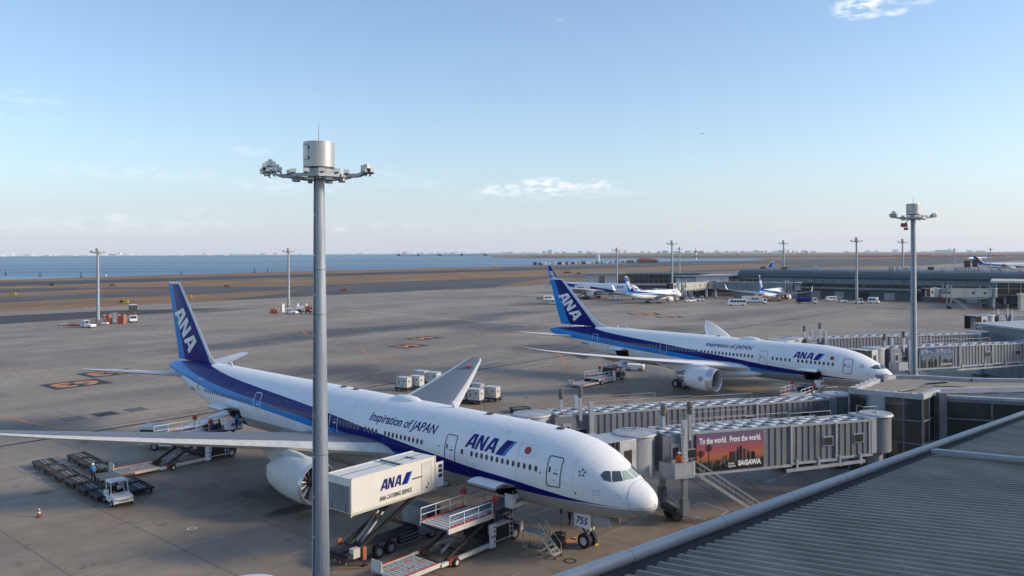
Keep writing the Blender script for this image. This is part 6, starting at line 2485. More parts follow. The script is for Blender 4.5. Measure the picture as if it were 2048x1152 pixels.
    for sg in (-1, 1):
        for off in (-.22, .22):
            mb.bar((sg * .5 * s_, off * s_, zr + .02), (sg * 1.75 * s_, off * 1.1 * s_, zr + .05 * s_), .1 * s_, .14 * s_, 'galv')
            mb.bar((sg * 1.75 * s_, off * 1.1 * s_, zr + .05 * s_), (sg * 2.25 * s_, off * s_, zr + .22 * s_), .08 * s_, .12 * s_, 'galv')
    mb.build('lamp_frame', t_, smooth=False)
    for sg, lst in ((-1, [(2.25, -.25, .32), (2.12, .1, .62), (2.05, -.2, .55), (2.3, -.1, .2), (1.85, .2, .38), (2.18, -.1, .7), (2.42, .05, .42), (1.95, -.25, .34), (2.38, -.3, .5), (2.0, .25, .5), (2.2, .25, .3), (2.5, -.1, .28), (2.28, -.2, .6)]), (1, [(2.1, -.2, .28), (2.25, .1, .4), (1.95, .15, .25), (2.4, -.1, .28), (2.2, -.15, .45), (2.05, -.1, .42), (2.32, .2, .28), (2.15, .25, .3)])):
        mb = MB(Matrix.Rotation(rz, 4, 'Z'))
        for (x_, y_, z_) in lst:
            c_ = Vector((sg * x_ * s_, y_ * s_, zr + z_ * s_))
            mb.box(c_, (.19 * s_, .22 * s_, .17 * s_), 'offwhite', rz=random.uniform(-.6, .6))
            mb.box(c_ + Vector((0, 0, -.13 * s_)), (.2 * s_, .2 * s_, .03 * s_), 'dark_metal')
            mb.tube(c_ + Vector((0, .05, -.12 * s_)), c_ + Vector((-sg * .1 * s_, .05, -.25 * s_)), .03 * s_, n=5, m='dark_metal')
        mb.build('floodlight', t_, smooth=False)
    for (x_, y_) in ((-.95, -.85), (-.3, -1.15), (1.0, -.85), (.4, -1.2), (.4, 1.1), (-.7, .9), (-1.25, -.3), (1.3, -.3)):
        mb = MB(Matrix.Rotation(rz, 4, 'Z'))
        mb.box((x_ * s_, y_ * s_, zr + .2 * s_), (.26 * s_, .22 * s_, .18 * s_), 'offwhite', rz=.2)
        mb.box((x_ * s_, y_ * s_ - .1 * s_, zr + .1 * s_), (.18 * s_, .05 * s_, .06 * s_), 'dark_metal')
        mb.build('floodlight', t_, smooth=False)
    return t_


lm = light_mast('huge light mast standing close to the camera, crossing the near airliner', (-8.72, 37.6, 0), 26.98, r0=.46, r1=.24)
lm2 = light_mast('tall dark light mast at the right, behind the flat gate building roof', (43.3, 89.6, 0), 27.0, r0=.40, r1=.25)
mb = MB()
mb.tube((-1.0, -.3, 24.95), (-.7, -.3, 25.3), .05, n=6, m='dark_metal')
mb.box((-1.15, -.35, 24.75), (.55, .4, .42), 'dull_red')
mb.box((-.95, -.35, 24.35), (.35, .3, .28), 'dull_red')
mb.build('hanging_lamp', lm2, smooth=False)
far_m = light_mast('light mast at the far left with a tug and towbars at its foot', (-136.8, 274.3, 0), 23.85, r0=.55, r1=.36)
for (x, y, top, lab) in [(-92.0, 341.9, 23.95, 'light mast between the tall tail fin and the near mast, power trailers at its foot'), (55.0, 436, 24.0, 'light mast behind the low far gallery, left of the small jet'), (73.8, 383.0, 27.0, 'light mast in front of the far gallery, right of the small jet tail'),
                         (121, 600, 25.0, 'farthest slim light mast just right of the small jet, beyond the gallery'), (140.6, 430, 27.4, 'light mast behind the roof of the glass pier, above the small jet nose'), (142.0, 342.3, 27.4, 'light mast on the apron in front of the glass pier with tugs at its foot'),
                         (193.3, 411, 27.6, 'light mast behind the glass pier roof, close left of the dark mast'), (374, 702, 23.4, 'light mast beyond the pier roof, left of the distant jets'), (461, 800, 23.9, 'light mast beyond the pier roof, at the tail of the distant right jet')]:
    c = copy_tree(far_m, loc=(x, y, 0), label=lab)
    c.scale = (1, 1, top / 23.85)

# ---------------------------------------------------------------- boarding bridges
def tunnel(name, mb, x0, x1, w2, z0, z1, m='bridge_side', pitch=.62, dep=.07):
    """corrugated box tunnel along x: side walls with upright ribs"""
    for s_ in (-1, 1):
        x = x0
        k = 0
        prof = []
        while x < x1 - 1e-6:
            a, b_ = x, min(x + pitch / 2, x1)
            y = w2 + (dep if k % 2 == 0 else 0)
            prof += [(a, y), (b_, y)]
            x += pitch / 2
            k += 1
        for (a, ya), (b_, yb) in zip(prof[:-1], prof[1:]):
            mb.quad((a, s_ * ya, z0), (b_, s_ * yb, z0), (b_, s_ * yb, z1), (a, s_ * ya, z1), m)
    mb.quad((x0, -w2 - dep, z0), (x1, -w2 - dep, z0), (x1, w2 + dep, z0), (x0, w2 + dep, z0), m)
    for x in (x0, x1):
        mb.quad((x, -w2, z0), (x, w2, z0), (x, w2, z1), (x, -w2, z1), m)


def roof_deck(mb, x0, x1, w2, z, mark=True):
    mb.b2(x0, x1, -w2 - .1, w2 + .1, z, z + .08, 'bridge_roof')
    n_ = max(2, int((x1 - x0) / .85))
    st_ = (x1 - x0) / n_
    for k in range(n_):
        a = x0 + k * st_
        mb.b2(a, a + .08, -w2 - .1, w2 + .1, z + .08, z + .15, 'bridge_roof')
        if mark:
            for q, y in enumerate((-.75, 0, .75)):
                if (k + q) % 2 == 0:
                    mb.b2(a + .25, a + .62, (y - .3) * w2 / 1.5, (y + .16) * w2 / 1.5, z + .08, z + .1, 'bellows')
                else:
                    mb.b2(a + .2, a + .7, (y - .22) * w2 / 1.5, (y + .22) * w2 / 1.5, z + .08, z + .13, 'white')
    mb.b2(x0, x1, -w2 - .12, -w2 - .02, z + .08, z + .17, 'bridge_roof')
    mb.b2(x0, x1, w2 + .02, w2 + .12, z + .08, z + .17, 'bridge_roof')


def boarding_bridge(label, rot, cab, z=4.55, hd=0.0, detail=True, tan=False, poster=None, door_dir=None, col_x=None, sections=(.30, .24), rails=True, stairs=True, masts=True):
    """rot: rotunda centre at the building (x, y); cab: rotunda centre at the aircraft; z: floor height"""
    dx, dy = cab[0] - rot[0], cab[1] - rot[1]
    L_ = math.hypot(dx, dy)
    th = math.atan2(dy, dx)
    t_ = thing('boarding_bridge', label, 'boarding bridge', (rot[0], rot[1], 0), th, 'passenger boarding bridges')
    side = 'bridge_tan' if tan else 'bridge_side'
    z0, z1 = z - .35, z + 2.45
    a0, a3 = 1.5, L_ - 2.0
    a1 = a0 + (a3 - a0) * sections[0]
    a2 = a1 + (a3 - a0) * sections[1]
    # rotunda at the building, with its column
    mb = MB()
    mb.tube((0, 0, z0 - .1), (0, 0, z1 + .25), 1.3, n=32, m='bridge_side')
    mb.b2(1.1, 1.9, -1.35, 1.35, z0, z1 + .3, 'bridge_grey')
    mb.build('rotunda', t_)
    mb = MB()
    mb.tube((0, 0, z1 + .25), (0, 0, z1 + .42), 1.5, 1.4, 32, 'bridge_roof')
    mb.tube((0, 0, z1 + .42), (0, 0, z1 + .5), .25, .2, 10, 'galv')
    mb.build('rotunda_cap', t_)
    mb = MB()
    mb.tube((0, 0, 0), (0, 0, z0), .55, n=18, m='bridge_grey')
    mb.b2(-.9, .9, -.9, .9, 0, .3, 'concrete_dark')
    mb.build('column', t_)
    for nm, xa, xb, w2, dz in (('inner_tunnel', a0, a1, 1.22, 0), ('middle_tunnel', a1, a2, 1.36, .14), ('outer_tunnel', a2, a3, 1.52, .3)):
        mb = MB()
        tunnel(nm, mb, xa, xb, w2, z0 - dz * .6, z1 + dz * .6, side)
        mb.b2(xa, xb, w2 - .05, w2 + .12, z0 - dz * .6 - .22, z0 - dz * .6, 'bridge_grey')
        mb.b2(xa, xb, -w2 - .12, -w2 + .05, z0 - dz * .6 - .22, z0 - dz * .6, 'bridge_grey')
        for x in (xa, xb - .12):
            mb.b2(x, x + .16, w2, w2 + .16, z0 - dz * .6, z1 + dz * .6 + .1, 'bridge_grey')
            mb.b2(x, x + .16, -w2 - .16, -w2, z0 - dz * .6, z1 + dz * .6 + .1, 'bridge_grey')
        o = mb.build(nm, t_, smooth=False, weld=False)
        mb = MB()
        roof_deck(mb, xa, xb, w2, z1 + dz * .6, detail)
        mb.build('roof', o, smooth=False)
    for xx, sg in ((a0 + (a1 - a0) * .38, 1), (a1 + .9, 1), (a3 - 2.2, 1), (a0 + (a1 - a0) * .38, -1)):
        w2 = 1.22 if xx < a1 else 1.36 if xx < a2 else 1.52
        mb = MB()
        mb.b2(xx - .5, xx + .5, sg * (w2 + .09) - .05, sg * (w2 + .09) + .05, z + .7, z + 1.5, 'bridge_grey')
        mb.b2(xx - .42, xx + .42, sg * (w2 + .15) - .02, sg * (w2 + .15) + .02, z + .78, z + 1.42, 'black')
        mb.build('window', t_, smooth=False)
    # side truss below the inner tunnels
    mb = MB()
    for s_ in (-1, 1):
        mb.bar((a0 + 1, s_ * 1.5, z0 - .55), (a2 + .5, s_ * 1.5, z0 - .75), .14, .26, 'bridge_grey')
        for q in range(4):
            x = a0 + 1.4 + q * (a2 - a0 - 2) / 3
            mb.b2(x - .1, x + .1, s_ * 1.45 - .1, s_ * 1.45 + .1, z0 - .8, z0 + .1, 'bridge_grey')
    mb.tube((a0 + 1.2, -1.2, z0 - .45), (a2, -1.2, z0 - .5), .08, n=6, m='dark_metal')
    mb.build('cable_tray', t_, smooth=False)
    if rails:
        for pts_, za, zb, r_, md in (([(a1 + .5, 1.25), (a2, 1.25)], .2, 1.2, .022, True), ([(a2 + .3, 1.45), (a3 - .5, 1.45)], .3, 1.35, .022, True),
                                     ([(a2 + 2.5, -1.4), (a3 - 3.2, -1.4)], .3, 1.3, .018, True), ([(1.0, 1.3), (2.4, 1.3), (2.4, .4)], .3, 1.3, .025, False)):
            mb = MB()
            rail(mb, pts_, z1 + za, z1 + zb, 'galv', r_, mid=md, posts=1.5 if md else None)
            mb.build('roof_railing', t_)
    # drive column
    cx = col_x if col_x is not None else a3 - 3.0
    mb = MB()
    for s_ in (-1, 1):
        mb.b2(cx - .2, cx + .2, s_ * 1.85 - .2, s_ * 1.85 + .2, 1.5, z1 + 1.4, 'bridge_grey')
    mb.b2(cx - .2, cx + .2, -1.9, 1.9, z0 - .6, z0 - .35, 'bridge_grey')
    for s_ in (-1, 1):
        mb.b2(cx - .28, cx + .28, s_ * 1.85 - .28, s_ * 1.85 + .28, .9, 2.2, 'bridge_side')
    mb.b2(cx - .22, cx + .22, -1.9, 1.9, .9, 1.25, 'bridge_side')
    mb.bar((cx, -1.7, 2.0), (cx, 1.7, 1.25), .08, .08, 'galv')
    mb.bar((cx, 1.7, 2.0), (cx, -1.7, 1.25), .08, .08, 'galv')
    mb.build('lift_column', t_, smooth=False)
    mb = MB()
    mb.b2(cx - .7, cx + .7, -.9, .9, .75, 1.15, 'dark_metal')
    mb.b2(cx - .9, cx - .6, -.6, .6, .3, .95, 'dark_metal')
    mb.build('bogie', t_, smooth=False)
    for s_ in (-1, 1):
        wheel_part((cx, s_ * .62, .52), .52, .36, t_, hub='dark_metal')
    # aircraft end: rotunda, service platform, cab and bellows
    ca = MB(Matrix.Translation((L_, 0, 0)))
    ca.tube((0, 0, z0 - .15), (0, 0, z1 + .25), 1.6, n=32, m='bridge_grey')
    for k in range(28):
        a = R(150 + k * 4.2)
        ca.box((1.61 * math.cos(a), 1.61 * math.sin(a), z + .3), (.03, .05, .42), 'dark_metal', rz=a)
    ca.build('cab_rotunda', t_)
    mb = MB(Matrix.Translation((L_, 0, 0)))
    mb.tube((0, 0, z1 + .25), (0, 0, z1 + .38), 1.78, 1.74, 36, 'bridge_roof')
    mb.tube((0, 0, z1 + .38), (0, 0, z1 + .62), 1.74, .4, 36, 'bridge_roof')
    mb.tube((0, 0, z1 + .6), (0, 0, z1 + .75), .12, n=8, m='galv')
    mb.bar((0, 0, z1 + .66), (.9, -.9, z1 + .5), .05, .05, 'galv')
    mb.build('cab_rotunda_cap', t_)
    if door_dir is None:
        door_dir = th
    M_ = Matrix.Translation((L_, 0, 0)) @ Matrix.Rotation(door_dir - th, 4, 'Z')
    mb = MB(M_)
    mb.b2(1.2, 3.1, -1.5, 1.5, z0 - .1, z1 + .25, 'bridge_tan' if tan else 'bridge_roof')
    cb = mb.build('cab', t_, bev=.05)
    for q in (1, -1):
        mb = MB(M_)
        mb.b2(1.7, 2.5, q * 1.505 - .015, q * 1.505 + .015, z + .8, z + 1.9, 'black')
        mb.build('cab_window', cb, smooth=False)
    mb = MB(M_)
    n_ = 7
    for k in range(n_):
        x = 3.1 + k * .2
        g_ = .0 if k % 2 else .1
        mb.b2(x, x + .2, -1.6 - g_, -1.45, z0 + .1, z1 + .2 + g_, 'bellows')
        mb.b2(x, x + .2, 1.45, 1.6 + g_, z0 + .1, z1 + .2 + g_, 'bellows')
        mb.b2(x, x + .2, -1.45, 1.45, z1, z1 + .2 + g_, 'bellows')
    mb.b2(3.0, 4.5, -1.7, 1.7, z1 + .31, z1 + .36, 'bridge_roof')
    mb.build('canopy_bellows', t_, smooth=False)
    # side cabin with door and walkway
    mb = MB()
    mb.b2(L_ - 3.6, L_ - 1.6, 1.5, 1.75, z0, z1 + .2, 'bridge_side')
    mb.b2(L_ - 3.1, L_ - 2.3, 1.75, 1.79, z, z + 2.05, 'bridge_grey')
    mb.b2(L_ - 2.95, L_ - 2.45, 1.78, 1.81, z + .9, z + 1.75, 'black')
    mb.build('service_door', t_, smooth=False)
    mb = MB()
    cs = [(L_ - 1.2, 1.8), (L_ - 1.3, 2.4), (L_ - 2.0, 2.95), (L_ - 3.7, 2.95), (L_ - 4.1, 2.4), (L_ - 4.1, 1.8)]
    mb.prism(cs, z0 - .1, z0 + .05, 'bridge_grey')
    for a, b_ in zip(cs[:-1], cs[1:]):
        if b_ == cs[-1]:
            break
        mb.quad((*a, z0), (*b_, z0), (*b_, z0 + 1.15), (*a, z0 + 1.15), 'bridge_grey')
    mb.build('service_platform', t_, smooth=False)
    if stairs:
        mb = MB()
        p, q = Vector((L_ - 4.2, 2.6, z0)), Vector((L_ - 10.4, 2.6, .15))
        for s_ in (-.42, .42):
            mb.bar(p + Vector((0, s_, 0)), q + Vector((0, s_, 0)), .06, .22, 'galv')
            mb.tube(p + Vector((0, s_, 1.0)), q + Vector((0, s_, 1.0)), .025, n=5, m='bright_metal')
            mb.tube(p + Vector((0, s_, .55)), q + Vector((0, s_, .55)), .018, n=5, m='bright_metal')
            for k in range(8):
                e = p.lerp(q, k / 7) + Vector((0, s_, 0))
                mb.tube(e, e + Vector((0, 0, 1.0)), .02, n=5, m='bright_metal')
        for k in range(18):
            e = p.lerp(q, (k + .5) / 18)
            mb.b2(e.x - .14, e.x + .14, 2.2, 3.0, e.z - .02, e.z + .02, 'galv')
        mb.build('stairs', t_, smooth=False)
    if masts:
        for (x, y, hh) in ((L_ - 3.4, -1.55, 1.9), (L_ - 4.0, 1.75, 2.6)):
            mb = MB()
            mb.b2(x - .13, x + .13, y - .13, y + .13, z1 - .2, z1 + hh - .6, 'bridge_grey')
            mb.lathe([(0, .12), (.1, .24), (.4, .26), (.52, .18), (.62, .26), (.95, .22), (1.05, .06)], 10, 'concrete_dark', M=Matrix.Translation((x, y, z1 + hh - .75)) @ Matrix.Rotation(R(-90), 4, 'Y'))
            mb.build('signal_mast', t_)
    if poster:
        poster(t_, a2, a3, z0, z1)
    return t_


def poster_sunset(t_, a2, a3, z0, z1):
    # runs along the camera-side wall (y = +1.6 in the bridge frame); u runs from cab to building
    x0, x1 = 19.2, 12.9
    W_, H_ = abs(x1 - x0), z1 - z0 + .25
    yb = 1.68
    m_, b, N, L, MT, noise, ramp, mix = nodemat('poster_dusk', .45)
    tcn = N("ShaderNodeTexCoord")
    sp = N("ShaderNodeSeparateXYZ")
    L(tcn.outputs['Object'], sp.inputs[0])
    k = MT('DIVIDE', MT('SUBTRACT', sp.outputs[2], z0 - .1), H_)
    r_ = N("ShaderNodeValToRGB")
    el = r_.color_ramp.elements
    el[0].position, el[0].color = .0, (.01, .01, .014, 1)
    el[1].position, el[1].color = .99, (.16, .11, .2, 1)
    for p_, c_ in ((.22, (.02, .017, .02)), (.3, (.33, .13, .05)), (.42, (.45, .14, .08)), (.58, (.38, .10, .11)), (.75, (.24, .10, .17))):
        e = el.new(p_)
        e.color = (*c_, 1)
    L(MT('ADD', k, MT('MULTIPLY_ADD', noise(tcn.outputs['Object'], 1.2, 6, .7), .22, -.11)), r_.inputs[0])
    L(r_.outputs[0], b.inputs['Base Color'])
    mb = MB()
    mb.b2(min(x0, x1), max(x0, x1), yb - .03, yb + .02, z0 - .12, z0 + H_ - .08, 'poster_dusk')
    pn = mb.build('poster', t_, smooth=False, weld=False)
    O = Vector((x0, yb + .03, z0 - .1))
    V, Fs, Ms = [], [], []

    def rect(a, b_, c, d, m2):
        o_ = len(V)
        V.extend([(a, c), (b_, c), (b_, d), (a, d)])
        Fs.append((o_, o_ + 1, o_ + 2, o_ + 3))
        Ms.append(m2)
    rnd = random.Random(3)
    rect(.0, W_, 0, .28, 'black')
    for q in range(46):
        a = rnd.uniform(0, W_ - .35)
        rect(a, a + rnd.uniform(.12, .3), .1, rnd.uniform(.4, .72), rnd.choice(['black', 'black', 'dark_metal', 'concrete_dark']))
    for q in range(22):
        a = W_ * (.36 + .5 * rnd.random())
        hh = 1.0 + .9 * math.exp(-((a / W_ - .62) / .2) ** 2) * rnd.uniform(.5, 1)
        rect(a, a + rnd.uniform(.14, .24), .3, hh, rnd.choice(['black', 'dark_metal', 'concrete_dark', 'grille_dark']))
    for q in range(90):
        a = rnd.uniform(.3, W_ - .3)
        c = rnd.uniform(.35, .8)
        rect(a, a + .035, c, c + .03, 'cream')
    sign(V, Fs, Ms, O, (-1, 0, 0), (0, 0, 1), 'skyline', pn)
    for a, hh in ((.38, 1.55), (1.12, 1.95)):
        Vp, Fp = [(a - .03, .2), (a + .03, .2), (a + .02, hh), (a - .02, hh)], [(0, 1, 2, 3)]
        for q in range(11):
            an = math.tau * q / 11
            o_ = len(Vp)
            Vp += [(a, hh), (a + .3 * math.cos(an - .16), hh + .26 * math.sin(an - .16) - .03), (a + .36 * math.cos(an), hh + .3 * math.sin(an) - .1), (a + .3 * math.cos(an + .16), hh + .26 * math.sin(an + .16) - .03)]
            Fp.append((o_, o_ + 1, o_ + 2, o_ + 3))
        sign(Vp, Fp, ['black'] * len(Fp), O + Vector((0, .012, 0)), (-1, 0, 0), (0, 0, 1), 'palm_print', pn)
    Vt, Ft, Mt = T2('To the world.  From the world.', 'white', size=.5, bold=.02)
    xm = max(p[0] for p in Vt)
    kx = (W_ - .5) / xm
    sign([(a * kx, c * kx * 1.45) for a, c in Vt], Ft, Mt, O + Vector((-.25, .015, H_ - .78)), (-1, 0, 0), (0, 0, 1), 'lettering', pn)
    Vt, Ft, Mt = T2('SAGAWA', 'white', size=.5, bold=.03)
    xm = max(p[0] for p in Vt)
    kx = 2.2 / xm
    sign([(a * kx, c * kx * 1.1) for a, c in Vt], Ft, Mt, O + Vector((-(W_ - 2.45), .015, .28)), (-1, 0, 0), (0, 0, 1), 'lettering', pn)
    for q, s in enumerate(('Global', 'logistics.')):
        Vt, Ft, Mt = T2(s, 'white', size=.22, bold=.006)
        sign(Vt, Ft, Mt, O + Vector((-(W_ - 3.4), .015, .42 - q * .2)), (-1, 0, 0), (0, 0, 1), 'lettering', pn)


def poster_blue(t_, a2, a3, z0, z1):
    x0, x1 = a3 - 5.0, a3 - 11.6
    W_, H_ = abs(x1 - x0), z1 - z0 + .25
    yb = 1.68
    m_, b, N, L, MT, noise, ramp, mix = nodemat('poster_city', .45)
    tcn = N("ShaderNodeTexCoord")
    sp = N("ShaderNodeSeparateXYZ")
    L(tcn.outputs['Object'], sp.inputs[0])
    k = MT('DIVIDE', MT('SUBTRACT', sp.outputs[2], z0 - .1), H_)
    L(ramp(MT('ADD', k, MT('MULTIPLY_ADD', noise(tcn.outputs['Object'], 1.0, 5), .2, -.1)), .3, (.12, .2, .24), .95, (.02, .06, .2)), b.inputs['Base Color'])
    mb = MB()
    mb.b2(min(x0, x1), max(x0, x1), yb - .03, yb + .02, z0 - .12, z0 + H_ - .08, 'poster_city')
    pn = mb.build('poster', t_, smooth=False, weld=False)
    O = Vector((x0, yb + .03, z0 - .1))
    V, Fs, Ms = [], [], []
    rnd = random.Random(5)
    for q in range(44):
        a = rnd.uniform(.05, W_ - .3)
        hh = rnd.uniform(.8, 1.35) + (.6 if rnd.random() < .12 else 0)
        o_ = len(V)
        V.extend([(a, .02), (a + .22, .02), (a + .22, hh), (a, hh)])
        Fs.append((o_, o_ + 1, o_ + 2, o_ + 3))
        Ms.append(rnd.choice(['black', 'glass_green', 'dark_metal', 'grille_dark']))
    sign(V, Fs, Ms, O, (-1, 0, 0), (0, 0, 1), 'skyline', pn)
    Vt, Ft, Mt = T2('世界へ、世界から。', 'bridge_roof', size=.62, bold=.006)
    xm = max(p[0] for p in Vt)
    kx = (W_ - .3) / xm
    sign([(a * kx, c * kx) for a, c in Vt], Ft, Mt, O + Vector((-.2, .015, H_ - .85)), (-1, 0, 0), (0, 0, 1), 'lettering', pn)
    Vt, Ft, Mt = T2('SAGAWA', 'bridge_roof', size=.42, bold=.02)
    xm = max(p[0] for p in Vt)
    sign([(a * 2.2 / xm, c * 2.2 / xm) for a, c in Vt], Ft, Mt, O + Vector((-(W_ - 2.5), .015, .25)), (-1, 0, 0), (0, 0, 1), 'lettering', pn)


TO_DOOR = R(137.8 + 90)      # from the port side towards the airliner
b1 = boarding_bridge('near boarding bridge with the red sunset poster, at the nose of the near airliner', (32.6, 74.6), (9.9, 67.3), z=4.6, poster=poster_sunset, door_dir=R(214), col_x=20.4, sections=(.19, .23))
b2_ = boarding_bridge('second boarding bridge behind the poster bridge, reaching to the near airliner', (33.2, 85.0), (1.75, 75.3), z=4.6, door_dir=R(214))
b3 = boarding_bridge('boarding bridge with the blue city poster at the nose of the second airliner', (85.5, 136.5), (55.2, 126.9), z=4.4, poster=poster_blue, door_dir=R(214))
b4 = boarding_bridge('long boarding bridge passing behind the nose of the second airliner', (82.0, 145.5), (45.6, 135.5), z=5.0, door_dir=R(214))
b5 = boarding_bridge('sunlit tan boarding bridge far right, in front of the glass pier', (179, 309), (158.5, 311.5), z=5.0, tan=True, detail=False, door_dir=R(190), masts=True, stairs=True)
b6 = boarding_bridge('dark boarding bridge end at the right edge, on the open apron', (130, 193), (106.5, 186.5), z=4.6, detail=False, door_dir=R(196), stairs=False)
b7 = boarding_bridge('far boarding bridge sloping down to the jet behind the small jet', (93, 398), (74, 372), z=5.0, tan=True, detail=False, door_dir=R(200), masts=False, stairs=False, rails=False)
b8 = boarding_bridge('long grey boarding bridge sloping right to the jet before the glass pier', (97, 396), (128, 372), z=5.0, detail=False, door_dir=R(250), masts=False, stairs=False, rails=False)
b9 = boarding_bridge('far boarding bridge on the right behind the tan one, cab turned to the camera', (196, 330), (178.5, 318), z=4.4, detail=False, door_dir=R(250), masts=False, stairs=True, rails=False)
# worker on the bridge's service platform
L1 = math.hypot(23.0, 7.3)
M_ = b1.matrix_basis
th1 = math.atan2(67.3 - 74.6, 9.6 - 32.6)
px_, py_ = L1 - 3.0, 2.3
person('person in orange workwear and white helmet on the service platform of the poster bridge', (32.6 + px_ * math.cos(th1) - py_ * math.sin(th1), 74.6 + px_ * math.sin(th1) + py_ * math.cos(th1), 4.3), R(60), stand(.8, .1, .1), 'workwear_orange', 'workwear_orange', 'white')
px_, py_ = L1 - 3.5, 2.65
t_ = thing('step_ladder', 'tall slim metal ladder leaning on the service platform of the poster bridge', 'ladder', (32.6 + px_ * math.cos(th1) - py_ * math.sin(th1), 74.6 + px_ * math.sin(th1) + py_ * math.cos(th1), 4.3), th1)
mb = MB()
for s_ in (-.25, .25):
    mb.tube((s_, 0, 0), (s_ * .8, -.5, 3.6), .03, n=6, m='bright_metal')
mb.build('rails', t_)
for q in range(11):
    mb = MB()
    mb.tube((-.25, -.05 * q, .3 * q + .2), (.25, -.05 * q, .3 * q + .2), .02, n=5, m='bright_metal')
    mb.build('rung', t_)

# ---------------------------------------------------------------- gate building and its glazed corridor
gb = thing('gate_building', 'low glazed gate building with a flat sandy roof where the bridges meet', 'building', (0, 0, 0))
ZT = 8.75
A_ = Vector((32.2, 79.4, 0))
B_ = Vector((37.4, 75.8, 0))
dU = Vector((CU, SU, 0))
dV = Vector((.822, -.569, 0))
fp = [A_, B_, Vector((40.6, 79.0, 0)), Vector((54.5, 80.5, 0)), Vector((53.5, 84.8, 0)), Vector((47.2, 85.6, 0)), Vector((43.6, 87.4, 0)), Vector((40.4, 88.1, 0)), Vector((38.6, 87.0, 0))]
roof_poly = [(p.x, p.y) for p in fp]


def glass_wall(mb, a, b_, z0, z1, n_, mg='glass_green', mf='bridge_side', hs=(), solid=()):
    a, b_ = Vector((a[0], a[1], 0)), Vector((b_[0], b_[1], 0))
    nn = Vector(((b_ - a).y, -(b_ - a).x, 0)).normalized()
    for k in range(n_):
        p, q = a.lerp(b_, k / n_), a.lerp(b_, (k + 1) / n_)
        mb.quad((p.x, p.y, z0), (q.x, q.y, z0), (q.x, q.y, z1), (p.x, p.y, z1), 'bridge_grey' if k in solid else mg)
    for k in range(n_ + 1):
        p = a.lerp(b_, k / n_) + nn * .05
        mb.bar((p.x, p.y, z0), (p.x, p.y, z1), .12, .12, mf)
    for z in hs:
        mb.bar((a + nn * .07) + ZR * z, (b_ + nn * .07) + ZR * z, .09, .1, mf)


mb = MB()
mb.add([(x, y, ZT - .25) for x, y in roof_poly], [tuple(range(len(roof_poly)))], 'gravel')
gr = mb.build('roof', gb, smooth=False, weld=False)
mb = MB()
cx_, cy_ = sum(p[0] for p in roof_poly) / len(roof_poly), sum(p[1] for p in roof_poly) / len(roof_poly)
for (a, b_) in zip(roof_poly, roof_poly[1:] + roof_poly[:1]):
    a, b_ = Vector((*a, 0)), Vector((*b_, 0))
    nn = Vector(((b_ - a).y, -(b_ - a).x, 0)).normalized()
    q = [a + nn * .1, b_ + nn * .1, b_ - nn * .45, a - nn * .45]
    mb.loft([[(v.x, v.y, ZT - .35) for v in q], [(v.x, v.y, ZT + .12) for v in q]], 'bridge_roof')
mb.build('parapet', gr, smooth=False)
mb = MB()
for a, b_, n_ in ((A_, B_, 4), (A_, fp[-1], 7)):
    for k in range(n_):
        p = a.lerp(b_, (k + .5) / n_)
        mb = MB()
        mb.box((p.x, p.y, ZT + .17), (.5, .16, .12), 'galv', rz=.5)
        mb.build('roof_hook', gr, smooth=False)
mb = MB()
mb.box((38.2, 86.0, ZT + .1), (1.1, .9, .7), 'bridge_side', rz=.8)
mb.build('roof_unit', gr, smooth=False)
mb = MB()
mb.path([(36.5, 78.4, ZT), (39, 79.8, ZT + .1), (41, 82.5, ZT), (43, 82.2, ZT + .2)], .09, m='dark_metal')
mb.build('roof_cable', gr, smooth=False)
mb = MB()
glass_wall(mb, A_, B_, 0, ZT - .35, 4, hs=(2.2, 4.3, 6.4), solid=(1,))
glass_wall(mb, B_, fp[2], 0, ZT - .35, 3, hs=(2.2, 4.3, 6.4))
glass_wall(mb, fp[-1], A_, 0, ZT - .35, 4, hs=(2.2, 4.3, 6.4))
for a, b_ in zip(fp[3:-1], fp[4:]):
    glass_wall(mb, a, b_, 0, ZT - .35, 2, hs=(4.3,))
mb.build('glass_wall', gb, smooth=False, weld=False)
# corridor towards the terminal on the right
co = thing('glazed_corridor', 'long dark glazed corridor running right from the gate building', 'building', (0, 0, 0))
c0_, c1_ = Vector((40.0, 77.5, 0)), Vector((59.5, 70.5, 0))
dirc = (c1_ - c0_).normalized()
nc = Vector((-dirc.y, dirc.x, 0))
mb = MB()
q = [c0_, c1_, c1_ + nc * 6, c0_ + nc * 6]
mb.loft([[(v.x, v.y, ZT - .8) for v in q], [(v.x, v.y, ZT - .5) for v in q]], 'bridge_side')
for o_, zz in ((.0, .25), (5.6, .25)):
    q = [c0_ + nc * (o_ - .1), c1_ + nc * (o_ - .1), c1_ + nc * (o_ + .5), c0_ + nc * (o_ + .5)]
    mb.loft([[(v.x, v.y, ZT - .5) for v in q], [(v.x, v.y, ZT - .5 + zz) for v in q]], 'bridge_roof')
for o_ in (1.6, 2.8, 4.2):
    mb.bar(c0_ + nc * o_ + ZR * (ZT - .4), c1_ + nc * o_ + ZR * (ZT - .4), .12, .14, 'bridge_grey')
mb.build('roof', co, smooth=False)
mb = MB()
glass_wall(mb, c0_, c1_, 0.0, ZT - .8, 5, hs=(1.4, 3.0, 4.7, 6.4))
mb.build('glass_wall', co, smooth=False, weld=False)
mb = MB()
mb.bar(c0_ + nc * -.02 + ZR * 0, c0_ + nc * -.02 + ZR * ZT, .7, .7, 'bridge_side')
mb.build('corner_column', co, smooth=False)
